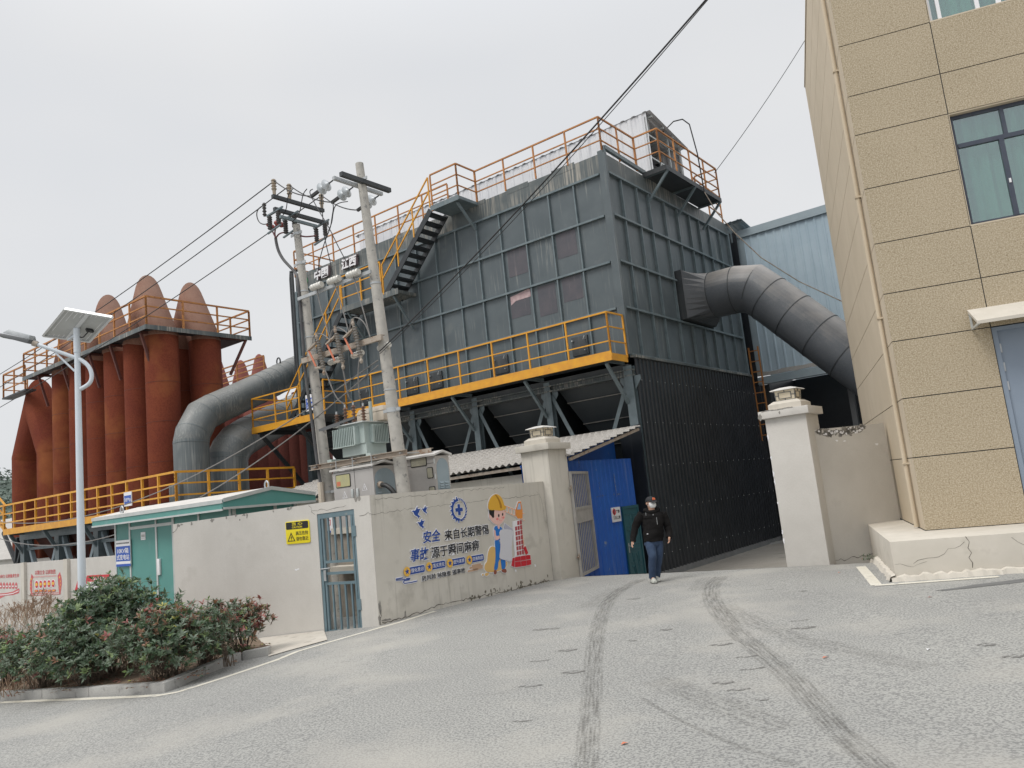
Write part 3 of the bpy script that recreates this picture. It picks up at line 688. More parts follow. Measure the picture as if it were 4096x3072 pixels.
th = mth('cloud_ornament', 'tan barred cloud ornament right of the ribbons, by the cartoon sand heap', 'wall decoration', 1265, 1090)
mb = MB(); mb2 = MB()
for i, (x0, x1, y0) in enumerate([(1215, 1350, 1050), (1180, 1375, 1078), (1230, 1375, 1102), (1155, 1310, 1128)]):
    a, b = msd(x0, y0 + (x1 - x0) * .075), msd(x1, y0 - (x1 - x0) * .075)
    rb = rrect(a.y, b.y, (a.z + b.z) / 2 - .02, (a.z + b.z) / 2 + .02, .012); mpl(mb, off2(rb, .006), .001 + .0003 * i, .008); mpl(mb2, rb, .010, .003)
mb.build('border', SIGNW, th); mb2.build('cloud', mt('cartoon_tan', (.50, .33, .22), None, rough=.5), th)

# cartoon builder cutout
wk = mth('worker_cutout', 'cartoon builder cutout in yellow helmet and blue overalls holding a blank paper', 'wall decoration', 1620, 1000)
def lay(name, pts, lev, mat, border=True, it=2):
    P_ = tr(pts); P_ = smooth2(P_, it) if it else P_
    if border: mpl(MB(), off2(P_, .014), .001 + .0004 * lev, .010).build(name + '_border', SIGNW, wk)
    return mpl(MB(), P_, .012 + .0022 * lev, .003).build(name, mat, wk)
lay('sand_heap', [(1515, 775), (1560, 800), (1600, 900), (1640, 960), (1700, 990), (1735, 1020), (1720, 1080), (1660, 1120), (1560, 1150), (1440, 1160), (1395, 1110), (1405, 1040), (1440, 1000), (1445, 900), (1470, 810)], 0, SAND)
lay('sand_heap', [(1362, 1185), (1385, 1175), (1390, 1205), (1368, 1215)], 0, SAND); lay('sand_heap', [(1410, 1170), (1465, 1160), (1462, 1195), (1420, 1218), (1405, 1195)], 0, SAND)
lay('trousers', [(1545, 680), (1620, 680), (1640, 960), (1600, 985), (1590, 1110), (1560, 1130), (1532, 1110), (1560, 980), (1555, 800)], 2, BLUEC, it=1)
lay('trousers', [(1630, 960), (1700, 960), (1705, 1100), (1650, 1125), (1640, 1050)], 2, BLUEC, it=1)
lay('boot', [(1535, 1120), (1570, 1125), (1575, 1170), (1555, 1195), (1530, 1180)], 3, mt('cartoon_boot', (.26, .08, .05), None), it=2)
lay('boot', [(1645, 1120), (1705, 1100), (1722, 1150), (1700, 1170), (1645, 1150)], 3, MATS['cartoon_boot'], it=2)
lay('shirt', [(1545, 490), (1600, 480), (1650, 510), (1660, 560), (1630, 690), (1570, 700), (1535, 620), (1535, 530)], 3, BLUEC)
lay('arm', [(1535, 530), (1555, 560), (1560, 640), (1620, 620), (1625, 660), (1570, 700), (1545, 670), (1532, 600)], 4, SKINC)
lay('neck', [(1580, 460), (1620, 460), (1615, 530), (1590, 530)], 3.5, SKINC, False)
lay('face', [(1470, 230), (1600, 230), (1700, 270), (1700, 350), (1660, 440), (1590, 475), (1530, 450), (1490, 410), (1465, 370), (1462, 320)], 4, SKINC)
lay('hair', [(1460, 240), (1540, 245), (1532, 300), (1535, 365), (1510, 370), (1490, 335), (1465, 320)], 5, SIGNK, False, 1)
lay('helmet', [(1445, 235), (1450, 150), (1480, 75), (1530, 30), (1575, 22), (1620, 50), (1660, 110), (1680, 190), (1690, 215), (1600, 235), (1520, 260), (1470, 255)], 6, HELM)
lay('helmet_brim', [(1520, 250), (1620, 235), (1685, 190), (1705, 210), (1700, 245), (1640, 265), (1570, 262)], 7, HELM, False)
lay('helmet_ridge', [(1535, 30), (1560, 32), (1605, 90), (1640, 180), (1645, 230), (1620, 235), (1610, 170), (1585, 95)], 8, HELMD, False, 1)
for nm, cx, cy_, a, b, mm in (('eye', 1600, 335, 11, 24, SIGNK), ('eye', 1657, 318, 10, 22, SIGNK), ('cheek', 1580, 385, 18, 18, PINKC), ('cheek', 1667, 365, 16, 16, PINKC)):
    lay(nm, [(cx + a * math.cos(2 * math.pi * i / 12), cy_ + b * math.sin(2 * math.pi * i / 12)) for i in range(12)], 5, mm, False, 0)
mb = MB(); stroke(mb, tr([(1610, 395), (1622, 412), (1640, 412), (1652, 390)]), .008, .024, .002); stroke(mb, tr([(1635, 345), (1640, 375), (1630, 382)]), .006, .024, .002); mb.build('mouth', PINKC, wk)
lay('paper', [(1690, 450), (1795, 525), (1800, 560), (1770, 560), (1690, 535), (1680, 520)], 5, mt('cartoon_paper_back', (.42, .42, .50), None), True, 0)
lay('paper', [(1600, 545), (1700, 530), (1800, 545), (1805, 620), (1785, 760), (1792, 900), (1788, 1002), (1700, 985), (1612, 960), (1605, 930), (1622, 820), (1620, 700)], 7, PAPER, True, 1)
# tower crane and brick heap cutout
wk = mth('crane_cutout', 'cartoon tower crane with red brick building and brick heap beside the cartoon worker', 'wall decoration', 1900, 950)
lay('cab', [(1885, 135), (1925, 130), (1950, 260), (1948, 380), (1880, 380), (1850, 330), (1850, 250)], 2, ORC, True, 0)
lay('cab_window', [(1890, 160), (1912, 150), (1925, 245), (1868, 248)], 3, mt('cartoon_glass', (.32, .48, .70), None), False, 0)
mb = MB(); mb2 = MB()
for a, b in (((1690, 190), (1855, 255)), ((1690, 270), (1855, 345)), ((1700, 195), (1700, 272)), ((1750, 218), (1750, 300)), ((1800, 238), (1800, 322)), ((1845, 255), (1845, 340)), ((1920, 370), (1990, 900)), ((1945, 300), (1978, 308)), ((1945, 390), (1980, 405))):
    stroke(mb, tr([a, b]), .034, .001, .009); stroke(mb2, tr([a, b]), .013, .0105, .003)
mb.build('lattice_border', SIGNW, wk); mb2.build('lattice', ORC, wk)
lay('tower', [(1815, 430), (1905, 405), (1925, 560), (1950, 900), (1850, 925), (1825, 700)], 1, SIGNW, True, 0)
mb = MB()
for r_ in range(7):
    for c_ in range(3):
        x0 = 1835 + c_ * 36 + r_ * 5; y0 = 425 + r_ * 72 - c_ * 9
        if r_ == 0 and c_ == 0: continue
        mpl(mb, tr([(x0, y0), (x0 + 29, y0 - 6), (x0 + 32, y0 + 52), (x0 + 3, y0 + 58)]), .0175, .002)
mb.build('brickwork', BRICK, wk)
for i, pl in enumerate([[(1840, 940), (1915, 925), (1920, 990), (1838, 1000)], [(1920, 925), (1990, 912), (1998, 978), (1924, 988)], [(1995, 912), (2060, 905), (2065, 965), (2002, 975)], [(1838, 1008), (1920, 996), (1925, 1075), (1840, 1085)], [(1926, 996), (2000, 985), (2003, 1062), (1930, 1072)], [(2004, 984), (2070, 972), (2072, 1045), (2008, 1060)], [(1805, 950), (1832, 945), (1830, 1085), (1785, 1060)], [(1960, 810), (1990, 775), (2030, 880), (1998, 905)]]):
    lay('brick', pl, 3 + .1 * i, SIGNR, True, 0)

# ------------------------------------------------------------------ gate pillars with lanterns
def pillar(label, x0, x1, y0, y1, zb, zt, mat, capchip=0):
    p = thing('gate_pillar', label, 'pillar', M, ((x0 + x1) / 2, (y0 + y1) / 2, zb + .25), 'gate pillars')
    mb = MB(); mb.box(x0, x1, y0, y1, zb, zt); mb.build('shaft', mat, p, bevel=.008)
    mb = MB(); mb.box(x0 - .085, x1 + .085, y0 - .085, y1 + .085, zt, zt + .145); mb.build('cap', mat, p, bevel=.008)
    i = .075; a = [(x0 + i, y0 + i, zt + .145), (x1 - i, y0 + i, zt + .145), (x1 - i, y1 - i, zt + .145), (x0 + i, y1 - i, zt + .145)]
    j = .16; b = [(x0 + i, y0 + i, zt + .255), (x1 - i, y0 + i, zt + .255), (x1 - i, y1 - i, zt + .255), (x0 + i, y1 - i, zt + .255)]
    c = [(x0 + j, y0 + j, zt + .315), (x1 - j, y0 + j, zt + .315), (x1 - j, y1 - j, zt + .315), (x0 + j, y1 - j, zt + .315)]
    mb = MB(); mb.add(a + b + c, [(0, 1, 5, 4), (1, 2, 6, 5), (2, 3, 7, 6), (3, 0, 4, 7), (4, 5, 9, 8), (5, 6, 10, 9), (6, 7, 11, 10), (7, 4, 8, 11), (8, 9, 10, 11)])
    mb.build('plinth_block', CREAM, p)
    if capchip:
        mb = MB()
        for k in range(10): blot(mb, (x0 + .02 + .06 * k, y0 - .087, zt + .143 + .005 * math.sin(k)), FX, FY, FN, .04, .010, k)
        blot(mb, (x0 - .05, y0 - .087, zt + .05), FX, FY, FN, .04, .06, 30); blot(mb, (x0 + .33, y0 - .087, zt + .08), FX, FY, FN, .018, .03, 31)
        mb.build('cap_chip', RAW, p)
        mb = MB()
        for k, (dz, s) in enumerate([(-.35, .03), (-.75, .02), (-1.05, .035), (-1.2, .03), (-1.6, .015), (-2.15, .02), (-2.3, .03)]): blot(mb, (x0 + .012, y0 - .002, zt + dz), FX, FY, FN, .014, s * 2, k)
        mb.build('paint_chip', SIGNW, p)
    return p, ((x0 + x1) / 2, (y0 + y1) / 2, zt + .315)
def lantern(label, c):
    x, y, z = c; t = thing('pillar_lantern', label, 'lantern', M, c, 'lanterns on the gate pillars'); h = .195
    mb = MB(); a = [(x - h * .92, y - h * .92, z), (x + h * .92, y - h * .92, z), (x + h * .92, y + h * .92, z), (x - h * .92, y + h * .92, z)]
    mb.hexa(a, [(x - h, y - h, z + .20), (x + h, y - h, z + .20), (x + h, y + h, z + .20), (x - h, y + h, z + .20)]); mb.build('glass_box', LAMPS, t)
    mb = MB(); r_ = .265; mb.hexa([(x - r_, y - r_, z + .201), (x + r_, y - r_, z + .201), (x + r_, y + r_, z + .201), (x - r_, y + r_, z + .201)], [(x - r_ + .02, y - r_ + .02, z + .217), (x + r_ - .02, y - r_ + .02, z + .217), (x + r_ - .02, y + r_ - .02, z + .217), (x - r_ + .02, y + r_ - .02, z + .217)])
    k = .10; mb.hexa([(x - r_ + .02, y - r_ + .02, z + .218), (x + r_ - .02, y - r_ + .02, z + .218), (x + r_ - .02, y + r_ - .02, z + .218), (x - r_ + .02, y + r_ - .02, z + .218)], [(x - k, y - k, z + .26), (x + k, y - k, z + .26), (x + k, y + k, z + .26), (x - k, y + k, z + .26)]); mb.build('roof', ROOFW, t)
    mb = MB(); w = .014
    for f in range(4):                      # a lattice of bars on each face
        ca, sa = math.cos(f * math.pi / 2), math.sin(f * math.pi / 2)
        def P(u, v):
            d = h * (.92 + .08 * v / .20) + .004; return (x + ca * u - sa * -d, y + sa * u + ca * -d, z + v)
        for a, b in (((-h * .92, 0), (-h, .20)), ((-.125, .04), (.125, .04)), ((-.125, .155), (.125, .155)), ((-.118, .04), (-.118, .155)), ((.118, .04), (.118, .155)), ((0, .0), (0, .04)), ((0, .155), (0, .20)), ((-h, .10), (-.125, .10)), ((.125, .10), (h, .10)), ((-h * .92, .006), (h * .92, .006))): mb.bar(P(*a), P(*b), w, .010)
    mb.build('lattice', DGREY, t)
p, c = pillar('grey beige gate pillar at the end of the mural wall, beside the barred gate', -.355, .40, -5.10, -4.36, -2.1, 1.02, PLASTG); lantern('square lantern on the pillar at the end of the mural wall', c)
p, c = pillar('pale plastered gate pillar with chipped paint beside the tan building', 5.105, 5.88, -4.48, -3.72, -2.1, 1.02, PLAST, 1); lantern('square lantern on the chipped pillar beside the tan building', c)
# wall joining the right pillar and the tan building
Jw = M.l((7.19, 15.24, 0))
rwt = thing('boundary_wall', 'short beige wall with peeling top edge between gate pillar and tan building', 'wall', M, (6.3, -3.2, -1.8))
sx_, sy_ = 5.87, -4.10; dirv = Vector((Jw.x - sx_, Jw.y - sy_, 0)); Lw = dirv.length; dirv.normalize(); nrv = Vector((dirv.y, -dirv.x, 0))
mb = MB(); mb.prism([(sx_, sy_, -2.2), (Jw.x, Jw.y, -2.2), (Jw.x, Jw.y, .730), (sx_, sy_, .712)], (-nrv.x * .2, -nrv.y * .2, 0)); mb.build('plaster', PLAST, rwt)
mb, mb2 = MB(), MB(); rr = random.Random(21)
for k in range(70):
    t = .05 + .66 * rr.random(); c = Vector((sx_, sy_, 0)) + dirv * Lw * t; dep = (.15 * (1 - ((t - .38) / .36) ** 2)) * rr.random(); c.z = .705 + .018 * t - .02 - max(0, dep)
    blot(mb, c, dirv, FY, nrv, .03 + .05 * rr.random(), .02 + .03 * rr.random(), k)
    if k % 3 == 0: blot(mb2, c + nrv * .001 + Vector((0, 0, -.02 + .03 * rr.random())), dirv, FY, nrv, .012 + .03 * rr.random(), .008 + .02 * rr.random(), k + 90)
mb.build('peeled_patch', RAW, rwt)
for t, z in ((.28, .62), (.29, .47), (.85, .33), (.40, .45)): blot(mb2, Vector((sx_, sy_, z)) + dirv * Lw * t, dirv, FY, nrv, .04, .02, int(z * 100))
mb2.build('paint_chip', SIGNW, rwt)
crack(rwt, 'crack', [Vector((sx_, sy_, -1.74)) + dirv * .02 + nrv * 0, Vector((sx_, sy_, -1.70)) + dirv * Lw * .6], .010, CRACKM, nrv, 4, .03)

# barred gate leaf folded back against the lane
gl0, gl1 = M.l((1.10, 17.74, 0)), M.l((1.63, 19.35, 0)); gd = Vector((gl1.x - gl0.x, gl1.y - gl0.y, 0)); gL = gd.length; gd.normalize(); gn = Vector((gd.y, -gd.x, 0))
gg = thing('barred_gate_leaf', 'weathered grey barred gate leaf swung open against the pillar by the blue wall', 'gate', M, (gl0.x, gl0.y, -1.9))
GP = lambda s, z: Vector((gl0.x, gl0.y, z)) + gd * s
mb = MB()
for s in (.03, gL - .03): mb.bar(GP(s, -1.86), GP(s, .50), .06, .06, up=gn)
for z in (-1.83, -.66, -.36, .47): mb.bar(GP(.06, z), GP(gL - .06, z), .05, .06)
mb.build('frame', GATEG, gg)
mb = MB(); n_ = 10
for k in range(n_):
    s = .10 + (gL - .2) * k / (n_ - 1)
    for za, zb in ((-1.80, -.69), (-.33, .44)): mb.bar(GP(s, za), GP(s, zb), .03, .022, up=gn)
mb.build('bars', GATEG, gg)
mb = MB(); mb.hexa([GP(.06, -.635) + gn * .012, GP(gL - .06, -.635) + gn * .012, GP(gL - .06, -.635) - gn * .012, GP(.06, -.635) - gn * .012], [GP(.06, -.385) + gn * .012, GP(gL - .06, -.385) + gn * .012, GP(gL - .06, -.385) - gn * .012, GP(.06, -.385) - gn * .012]); mb.build('lock_plate', GATEG, gg)
for z in (.12, -1.42):
    mb = MB(); mb.bar(GP(-.14, z), GP(.0, z), .03, .04); mb.tube([GP(-.02, z - .07), GP(-.02, z + .07)], .018, 8); mb.build('hinge', RUSTB, gg)

# ------------------------------------------------------------------ tiled lean-to shed and its blue side
_p = M.w((-.12, -4.40, 0)); BF = Frame(_p.x, _p.y, M.yaw + math.pi / 2)
sh = thing('tiled_shed', 'lean-to shed with dusty tile sheet roof and blue corrugated side behind the mural wall', 'shed', M, (-6, -3, -1.9))
def roofz(x, v): return (.62 + .19 * (x + 12.6) / 13.05) * (1 - v) + 1.62 * v
mb = MB(); nxr, rows = 400, 11; y0r, y1r = -4.45, -.27; prof = []
for k in range(rows): prof += [(k / rows, .0), ((k + .96) / rows, .028)]
for (v, o) in prof:
    for i in range(nxr + 1):
        x = -12.6 + 13.05 * i / nxr; x = x - .22 * v * (x + 12.6) / 13.05
        mb.v.append(Vector((x, y0r + (y1r - y0r) * v, roofz(x, v) + .05 - o * 1.7 + .032 * math.sin(i * 2 * math.pi / 6.2))))
kk = nxr + 1
for j in range(len(prof) - 1):
    for i in range(nxr): a = j * kk + i; mb.f.append([a, a + 1, a + kk + 1, a + kk]); mb.m.append(0)
mb.build('roof', TILE, sh, smooth=True, ang=60)
mb = MB(); mb.box(-12.3, -.2, -4.18, -4.05, -2.4, .58); mb.build('front_wall', PLASTG, sh)
mb = MB(); mb.bar((-12.3, -4.36, .56), (.2, -4.36, .74), .05, .07); mb.bar((.36, -4.2, .78), (.18, -.35, 1.54), .05, .07); mb.build('purlin', RUSTB, sh)
mb = MB(); e0, e1 = M.l(BF.w((-.25, .60, 0))), M.l(BF.w((4.20, .60, 0))); d_ = (e1 - e0); d_.z = 0; l_ = d_.length; d_.normalize()
mb.corr((e0.x, e0.y, -2.7), d_, (0, 0, 1), l_, 3.44, .2, .02); 
mb.prism([(e0.x, e0.y, .7), (e1.x, e1.y, .7), (e1.x, e1.y, 1.5), (e0.x, e0.y, .76)], (-.03, .005, 0)); mb.build('upper_cladding', BLUE, sh)
mb = MB(); e0 = M.l(BF.w((.08, 0, 0))); z0 = -2.65
mb.corr((e0.x, e0.y, z0), d_, (0, 0, 1), BF.front(*zoomed(1900, 1650, 2.37)(1475, 440), 0).x - .08, .775 - z0, .21, .018, top=.16); mb.build('blue_cladding', BLUE, sh)
mb = MB(); mb.prism([(-.62, .02, -2.65), (.05, .02, -2.65), (.05, .02, 1.72), (-.62, .02, 1.62)], (0, .02, 0)); mb.build('corner_cladding', CLAD, sh)
z4 = zoomed(1900, 1650, 2.37)
if 1:
    SCAR = mt('scuffed_blue', (.10, .17, .40), (.20, .27, .44), 8, .6); holes_mat(SCAR, 9, .42, .60)
    for (x, y, a, b) in [(1350, 775, .25, .03), (1200, 790, .2, .025), (1330, 690, .03, .3), (985, 490, .05, .15), (1180, 700, .03, .2)]:
        p = BF.front(*z4(x, y), -.022); pl = M.l(BF.w(p)); mb = MB(); blot(mb, pl, d_, FY, Vector((d_.y, -d_.x, 0)), a, b, x); mb.build('paint_scar', SCAR, sh)
# door and notice on the blue side
dl, dr_ = BF.front(*z4(1388, 893), -.03), BF.front(*z4(1537, 872), -.03); zt = dl.z; dx0, dx1 = dl.x, dr_.x; zb_ = -2.55
dd = thing('panel_door', 'embossed teal steel door at the far end of the blue wall', 'door', BF, ((dx0 + dx1) / 2, -.03, zb_))
mb = MB(); mb.prism([(dx0, -.06, zb_), (dx0, -.06, zt), (dx1, -.06, zt), (dx1, -.06, zb_), (dx1 - .07, -.06, zb_), (dx1 - .07, -.06, zt - .07), (dx0 + .07, -.06, zt - .07), (dx0 + .07, -.06, zb_)], (0, .05, 0)); mb.build('door_frame', DOORT, dd)
mb = MB(); mb.box(dx0 + .072, dx1 - .072, -.04, -.012, zb_ + .01, zt - .072); mb.build('leaf', DOORT, dd)
mb = MB(); cx = (dx0 + dx1) / 2; hw = (dx1 - dx0) / 2 - .16; H = zt - zb_; yy = -.042
for s, zc in ((1, zb_ + .72 * H), (-1, zb_ + .27 * H)):
    for sx in (-1, 1):
        pts = [(cx + sx * hw, yy, zc + s * .36), (cx + sx * .06, yy, zc + s * .36), (cx + sx * .06, yy, zc + s * .30), (cx + sx * hw * .55, yy, zc + s * .18), (cx + sx * hw * .6, yy, zc + s * .05), (cx + sx * hw, yy, zc + s * .05)]
        mb.tube(pts, .014, 6); mb.tube([(cx + sx * hw, yy, zc - s * .05), (cx + sx * hw * .6, yy, zc - s * .05), (cx + sx * hw * .6, yy, zc - s * .30)], .014, 6)
    ov = [(cx + hw * .36 * math.cos(2 * math.pi * i / 20), yy, zc + .27 * math.sin(2 * math.pi * i / 20)) for i in range(20)]; mb.tube(ov + ov[:1], .012, 6)
for z in (.46, .52): mb.tube([(cx - hw, yy, zb_ + z * H), (cx + hw, yy, zb_ + z * H)], .014, 6)
mb.build('moulding', DOORT, dd, smooth=True)
mb = MB(); mb.tube([(dx0 + .11, -.045, zb_ + .50 * H), (dx0 + .11, -.09, zb_ + .50 * H), (dx0 + .2, -.09, zb_ + .50 * H)], .012, 8); mb.box(dx0 + .09, dx0 + .13, -.05, -.04, zb_ + .42 * H, zb_ + .54 * H); mb.build('handle', GALV, dd)
a, b = BF.front(*z4(1287, 897), -.03), BF.front(*z4(1390, 1035), -.03)
nn_ = thing('notice_board', 'white notice with red prohibition ring beside the teal door', 'sign', BF, ((a.x + b.x) / 2, -.02, b.z))
x0, x1, z0, z1 = a.x, b.x - .02, b.z + .02, a.z - .02
mb = MB(); mb.box(x0, x1, -.045, -.02, z0, z1); mb.build('board', SIGNW, nn_, bevel=.004)
w_ = x1 - x0; h_ = z1 - z0; cx, cz = x0 + .25 * w_, z0 + .70 * h_; ra = .155 * w_
mb = MB(); c_ = [(cx + ra * math.cos(2 * math.pi * i / 24), -.049, cz + ra * 1.0 * math.sin(2 * math.pi * i / 24)) for i in range(24)]; mb.tube(c_ + c_[:1], .012, 6); mb.bar((cx - ra * .7, -.049, cz + ra * .7), (cx + ra * .7, -.049, cz - ra * .7), .018, .004, up=(0, 1, 0)); mb.build('prohibition_ring', SIGNR, nn_)
mb = MB(); mb.prism([(cx - .03, -.046, cz - .09), (cx + .03, -.046, cz - .09), (cx + .04, -.046, cz + .02), (cx + .015, -.046, cz + .09), (cx - .015, -.046, cz + .09), (cx - .04, -.046, cz + .02)], (0, -.002, 0))
letters(mb, '严禁', (x0 + .47 * w_, -.046, z0 + .58 * h_), FX, FY, w=.42 * w_, h=.24 * h_, depth=.002, bold=.02); letters(mb, '酒后上岗', (x0 + .1 * w_, -.046, z0 + .17 * h_), FX, FY, w=.8 * w_, h=.24 * h_, depth=.002, bold=.02)
mb.build('lettering', INK, nn_)

# ------------------------------------------------------------------ tan building on the right
K = .96; g5 = zoomed(3000, 0, 1.3823); g6 = zoomed(3000, 1200, 1.3823)
tb = thing('tan_building', 'tan stone-painted building with dark panel grooves and green curtained windows', 'building', RB, (4, 4, -1.7))
XR, YB, ZT, ZB = 9.0, 8.15, 10.46, -1.157
gz = [ZB, -.004, .954, 1.90, 2.705, 3.572, 4.54, 5.51, 6.22, 7.157, 8.12, 9.0, 9.7, ZT]; gxs = [0, 1.425, 3.35, 4.8, 6.2, 7.6, XR]
core = MB(); core.box(.012, XR, .34, YB, -1.9, ZT)                                   # body behind the panels
for (x0, x1, z0, z1) in ((.012, 1.43, -1.9, ZT), (3.345, XR, -1.9, ZT), (1.43, 3.345, 1.90, 3.565), (1.43, 3.345, 5.515, 7.16), (1.43, 3.345, 9.0, ZT)): core.box(x0, x1, .012, .338, z0, z1)
core.build('wall_core', GROOVE, tb)
G2 = .0075; pan = MB()
holes = [(1.425, 3.35, 3.572, 5.51), (1.425, 3.35, 7.157, 9.0), (1.425, 3.35, ZB, 1.90)]
for i in range(len(gxs) - 1):
    for j in range(len(gz) - 1):
        if any(abs(gxs[i] - h[0]) < .01 and gz[j] >= h[2] - .01 and gz[j + 1] <= h[3] + .01 for h in holes): continue
        x0, x1 = gxs[i] + (G2 if i else 0), gxs[i + 1] - G2
        if i == 1: x0 = gxs[i] + G2
        pan.box(x0, x1, 0, .011, gz[j] + G2, gz[j + 1] - G2)
pan.build('stone_panels', TANS, tb)
sd_ = MB()
for j in range(len(gz) - 1):
    for (y0, y1) in ((.0, .012), (.013, .50), (.515, 4.2), (4.206, YB)):
        sd_.box(-.0005 if y0 > .1 else .0, .011, y0 + .001, y1, gz[j] + .007, gz[j + 1] - .007)
sd_.build('side_plaster', TANP, tb)
mb = MB(); mb.box(-.02, XR, -.0, YB, ZT, ZT + .05); mb.build('roof_edge', TANP, tb)
mb = MB(); mb.tube([(-.05, .60, ZB + .02), (-.05, .60, ZT - .1)], .038, 12)
for z in (9, 7, 4.6, 2.4, -.1): mb.box(-.095, -.0, .55, .65, z, z + .03)
mb.build('downpipe', TANP, tb, smooth=True)
for (x0, x1, z0, z1) in holes[:2]:
    rv = MB(); rv.box(x0, x1, .0, .20, z0 - .004, z0 + .02); rv.box(x0, x1, .012, .20, z1 - .02, z1 + .004); rv.box(x0 - .004, x0 + .015, .012, .20, z0 + .02, z1 - .02); rv.box(x1 - .015, x1 + .004, .012, .20, z0 + .02, z1 - .02); rv.build('window_reveal', TANP, tb)
def glass(name, tint, rf=.22):
    m = bpy.data.materials.new(name); m.use_nodes = True; t = m.node_tree; N = t.nodes; k = t.links.new
    g_ = N.new('ShaderNodeBsdfGlossy'); g_.inputs['Roughness'].default_value = .03; g_.inputs['Color'].default_value = (.9, .95, 1, 1)
    x = N.new('ShaderNodeBsdfTransparent'); x.inputs['Color'].default_value = (*tint, 1); mx_ = N.new('ShaderNodeMixShader'); mx_.inputs[0].default_value = rf
    k(x.outputs[0], mx_.inputs[1]); k(g_.outputs[0], mx_.inputs[2]); k(mx_.outputs[0], N['Material Output'].inputs['Surface']); return m
PANE = glass('window_glass', (.66, .80, .76)); CURT = mt('green_curtain', (.26, .42, .34), (.33, .50, .41), 2, .9)
ROOM = mt('dark_room', (.05, .06, .06), None)
def window(zone, fr, mulls, label=None):
    x0, x1, z0, z1 = zone; w = MB(); y0, y1 = .11, .17; f = .055
    w.box(x0 + .016, x1 - .016, y0, y1, z0 + .021, z0 + .021 + f); w.box(x0 + .016, x1 - .016, y0, y1, z1 - .021 - f, z1 - .021); w.box(x0 + .016, x0 + .016 + f, y0 + .001, y1, z0 + .021 + f, z1 - .021 - f); w.box(x1 - .016 - f, x1 - .016, y0 + .001, y1, z0 + .021 + f, z1 - .021 - f)
    for (a, b, c, d) in mulls: w.box(a, b, y0 - .008, y1 - .002, c, d)
    wf = w.build('window', fr, tb)
    mb = MB(); mb.box(x0 + .07, x1 - .07, .135, .141, z0 + .07, z1 - .07); mb.build('pane', PANE, wf)
    mb = MB(); n = 90
    for i in range(n + 1):
        x = x0 + .04 + (x1 - x0 - .08) * i / n; y = .25 + .03 * math.sin(i * .55) + .015 * math.sin(i * 1.3 + 1); mb.v += [Vector((x, y, z0 + .03)), Vector((x, y + .01 * math.sin(i * .4), z1 - .03))]
    for i in range(n): mb.f.append([2 * i, 2 * i + 2, 2 * i + 3, 2 * i + 1]); mb.m.append(0)
    mb.build('curtain', CURT, wf, smooth=True); return wf
tz = 4.97
window(holes[0], FRAMED, [(1.50, 3.28, tz - .04, tz + .03), (2.17, 2.225, tz + .03, 5.44), (2.08, 2.15, 3.64, tz - .04), (2.75, 2.81, 3.64, 5.44)])
window(holes[1], SIGNW, [(1.58, 1.635, 7.23, 8.93), (2.14, 2.20, 7.23, 8.93), (2.44, 2.51, 7.23, 8.93)])
mb = MB(); mb.box(2.10, 2.13, .085, .10, 4.18, 4.25); mb.build('window_latch', SIGNW, tb)
dr = MB(); dr.box(1.44, 3.345, .05, .11, ZB, 1.885)
dob = dr.build('door', DOORG, tb, bevel=.005)
mb = MB(); mb.box(1.432, 1.50, .02, .12, ZB, 1.89); mb.box(1.50, 3.345, .02, .12, 1.83, 1.89); mb.build('door_frame', DOORG, dob)
for z in (1.55, 1.25, .95): mb = MB(); mb.box(1.502, 1.525, .035, .05, z - .07, z + .07); mb.build('hinge', GALV, dob)
mb = MB(); A1, A2, A3 = (1.15, .0, 2.225), (1.15, .0, 1.90), (1.15, -.50, RB.front(*g6(1297, 108), -.50).z)
d3 = (1.9, 0, 0); t_ = .02
mb.prism([A1, A3, (1.15, -.50, A3[2] - .05), (1.15, -.03, 2.16), (1.15, 0, 2.16)], d3); mb.build('canopy', CREAM, tb)
mb = MB(); mb.bar((1.17, -.02, 1.91), (1.17, -.48, A3[2] - .04), .03, .03); mb.bar((1.17, -.012, 1.90), (1.17, -.012, 2.2), .03, .02); mb.build('canopy_bracket', ALU, tb)
# raised plinth in front of it
pl = thing('concrete_plinth', 'cracked cream concrete ledge wrapped round the foot of the tan building', 'ledge', RB, (1, -.9, -1.7))
PX, PY = -.663, -1.396
mb = MB(); mb.prism([(PX, PY, -2.0), (XR, PY, -2.0), (XR, -.002, -2.0), (-.005, -.002, -2.0), (-.005, 2.86, -2.0), (PX, 2.62, -2.0)], (0, 0, 2.0 + ZB - .002)); mb.build('ledge', CREAM, pl, bevel=.01)
PF = lambda x, y: RB.front(*g6(x, y), PY)
for i, c in enumerate([[(1190, 1308), (1215, 1370), (1222, 1480)], [(905, 1460), (960, 1430), (1040, 1415), (1100, 1380), (1190, 1345)], [(800, 1460), (900, 1468), (980, 1455)], [(1440, 1320), (1480, 1345), (1515, 1350)]]): crack(pl, 'crack', [PF(*p) for p in c], .008 if i == 0 else .004, CRACKM, FN, i + 40, .025)
mb = MB(); rr = random.Random(4); rows = []
def fillet(pts, out):
    b = len(mb.v)
    for i, p in enumerate(pts):
        w_ = .07 + .06 * rr.random(); h_ = .06 + .05 * rr.random(); p = Vector(p); o_ = Vector(out)
        gzz = zg(*(RB.w(p).xy)); mb.v += [Vector((p.x, p.y, gzz + h_)) + o_ * .004, Vector((p.x, p.y, gzz + h_ * .8)) + o_ * w_ * .6, Vector((p.x, p.y, gzz - .03)) + o_ * w_]
    for i in range(len(pts) - 1):
        for j in range(2): a = b + i * 3 + j; mb.f.append([a, a + 3, a + 4, a + 1]); mb.m.append(0)
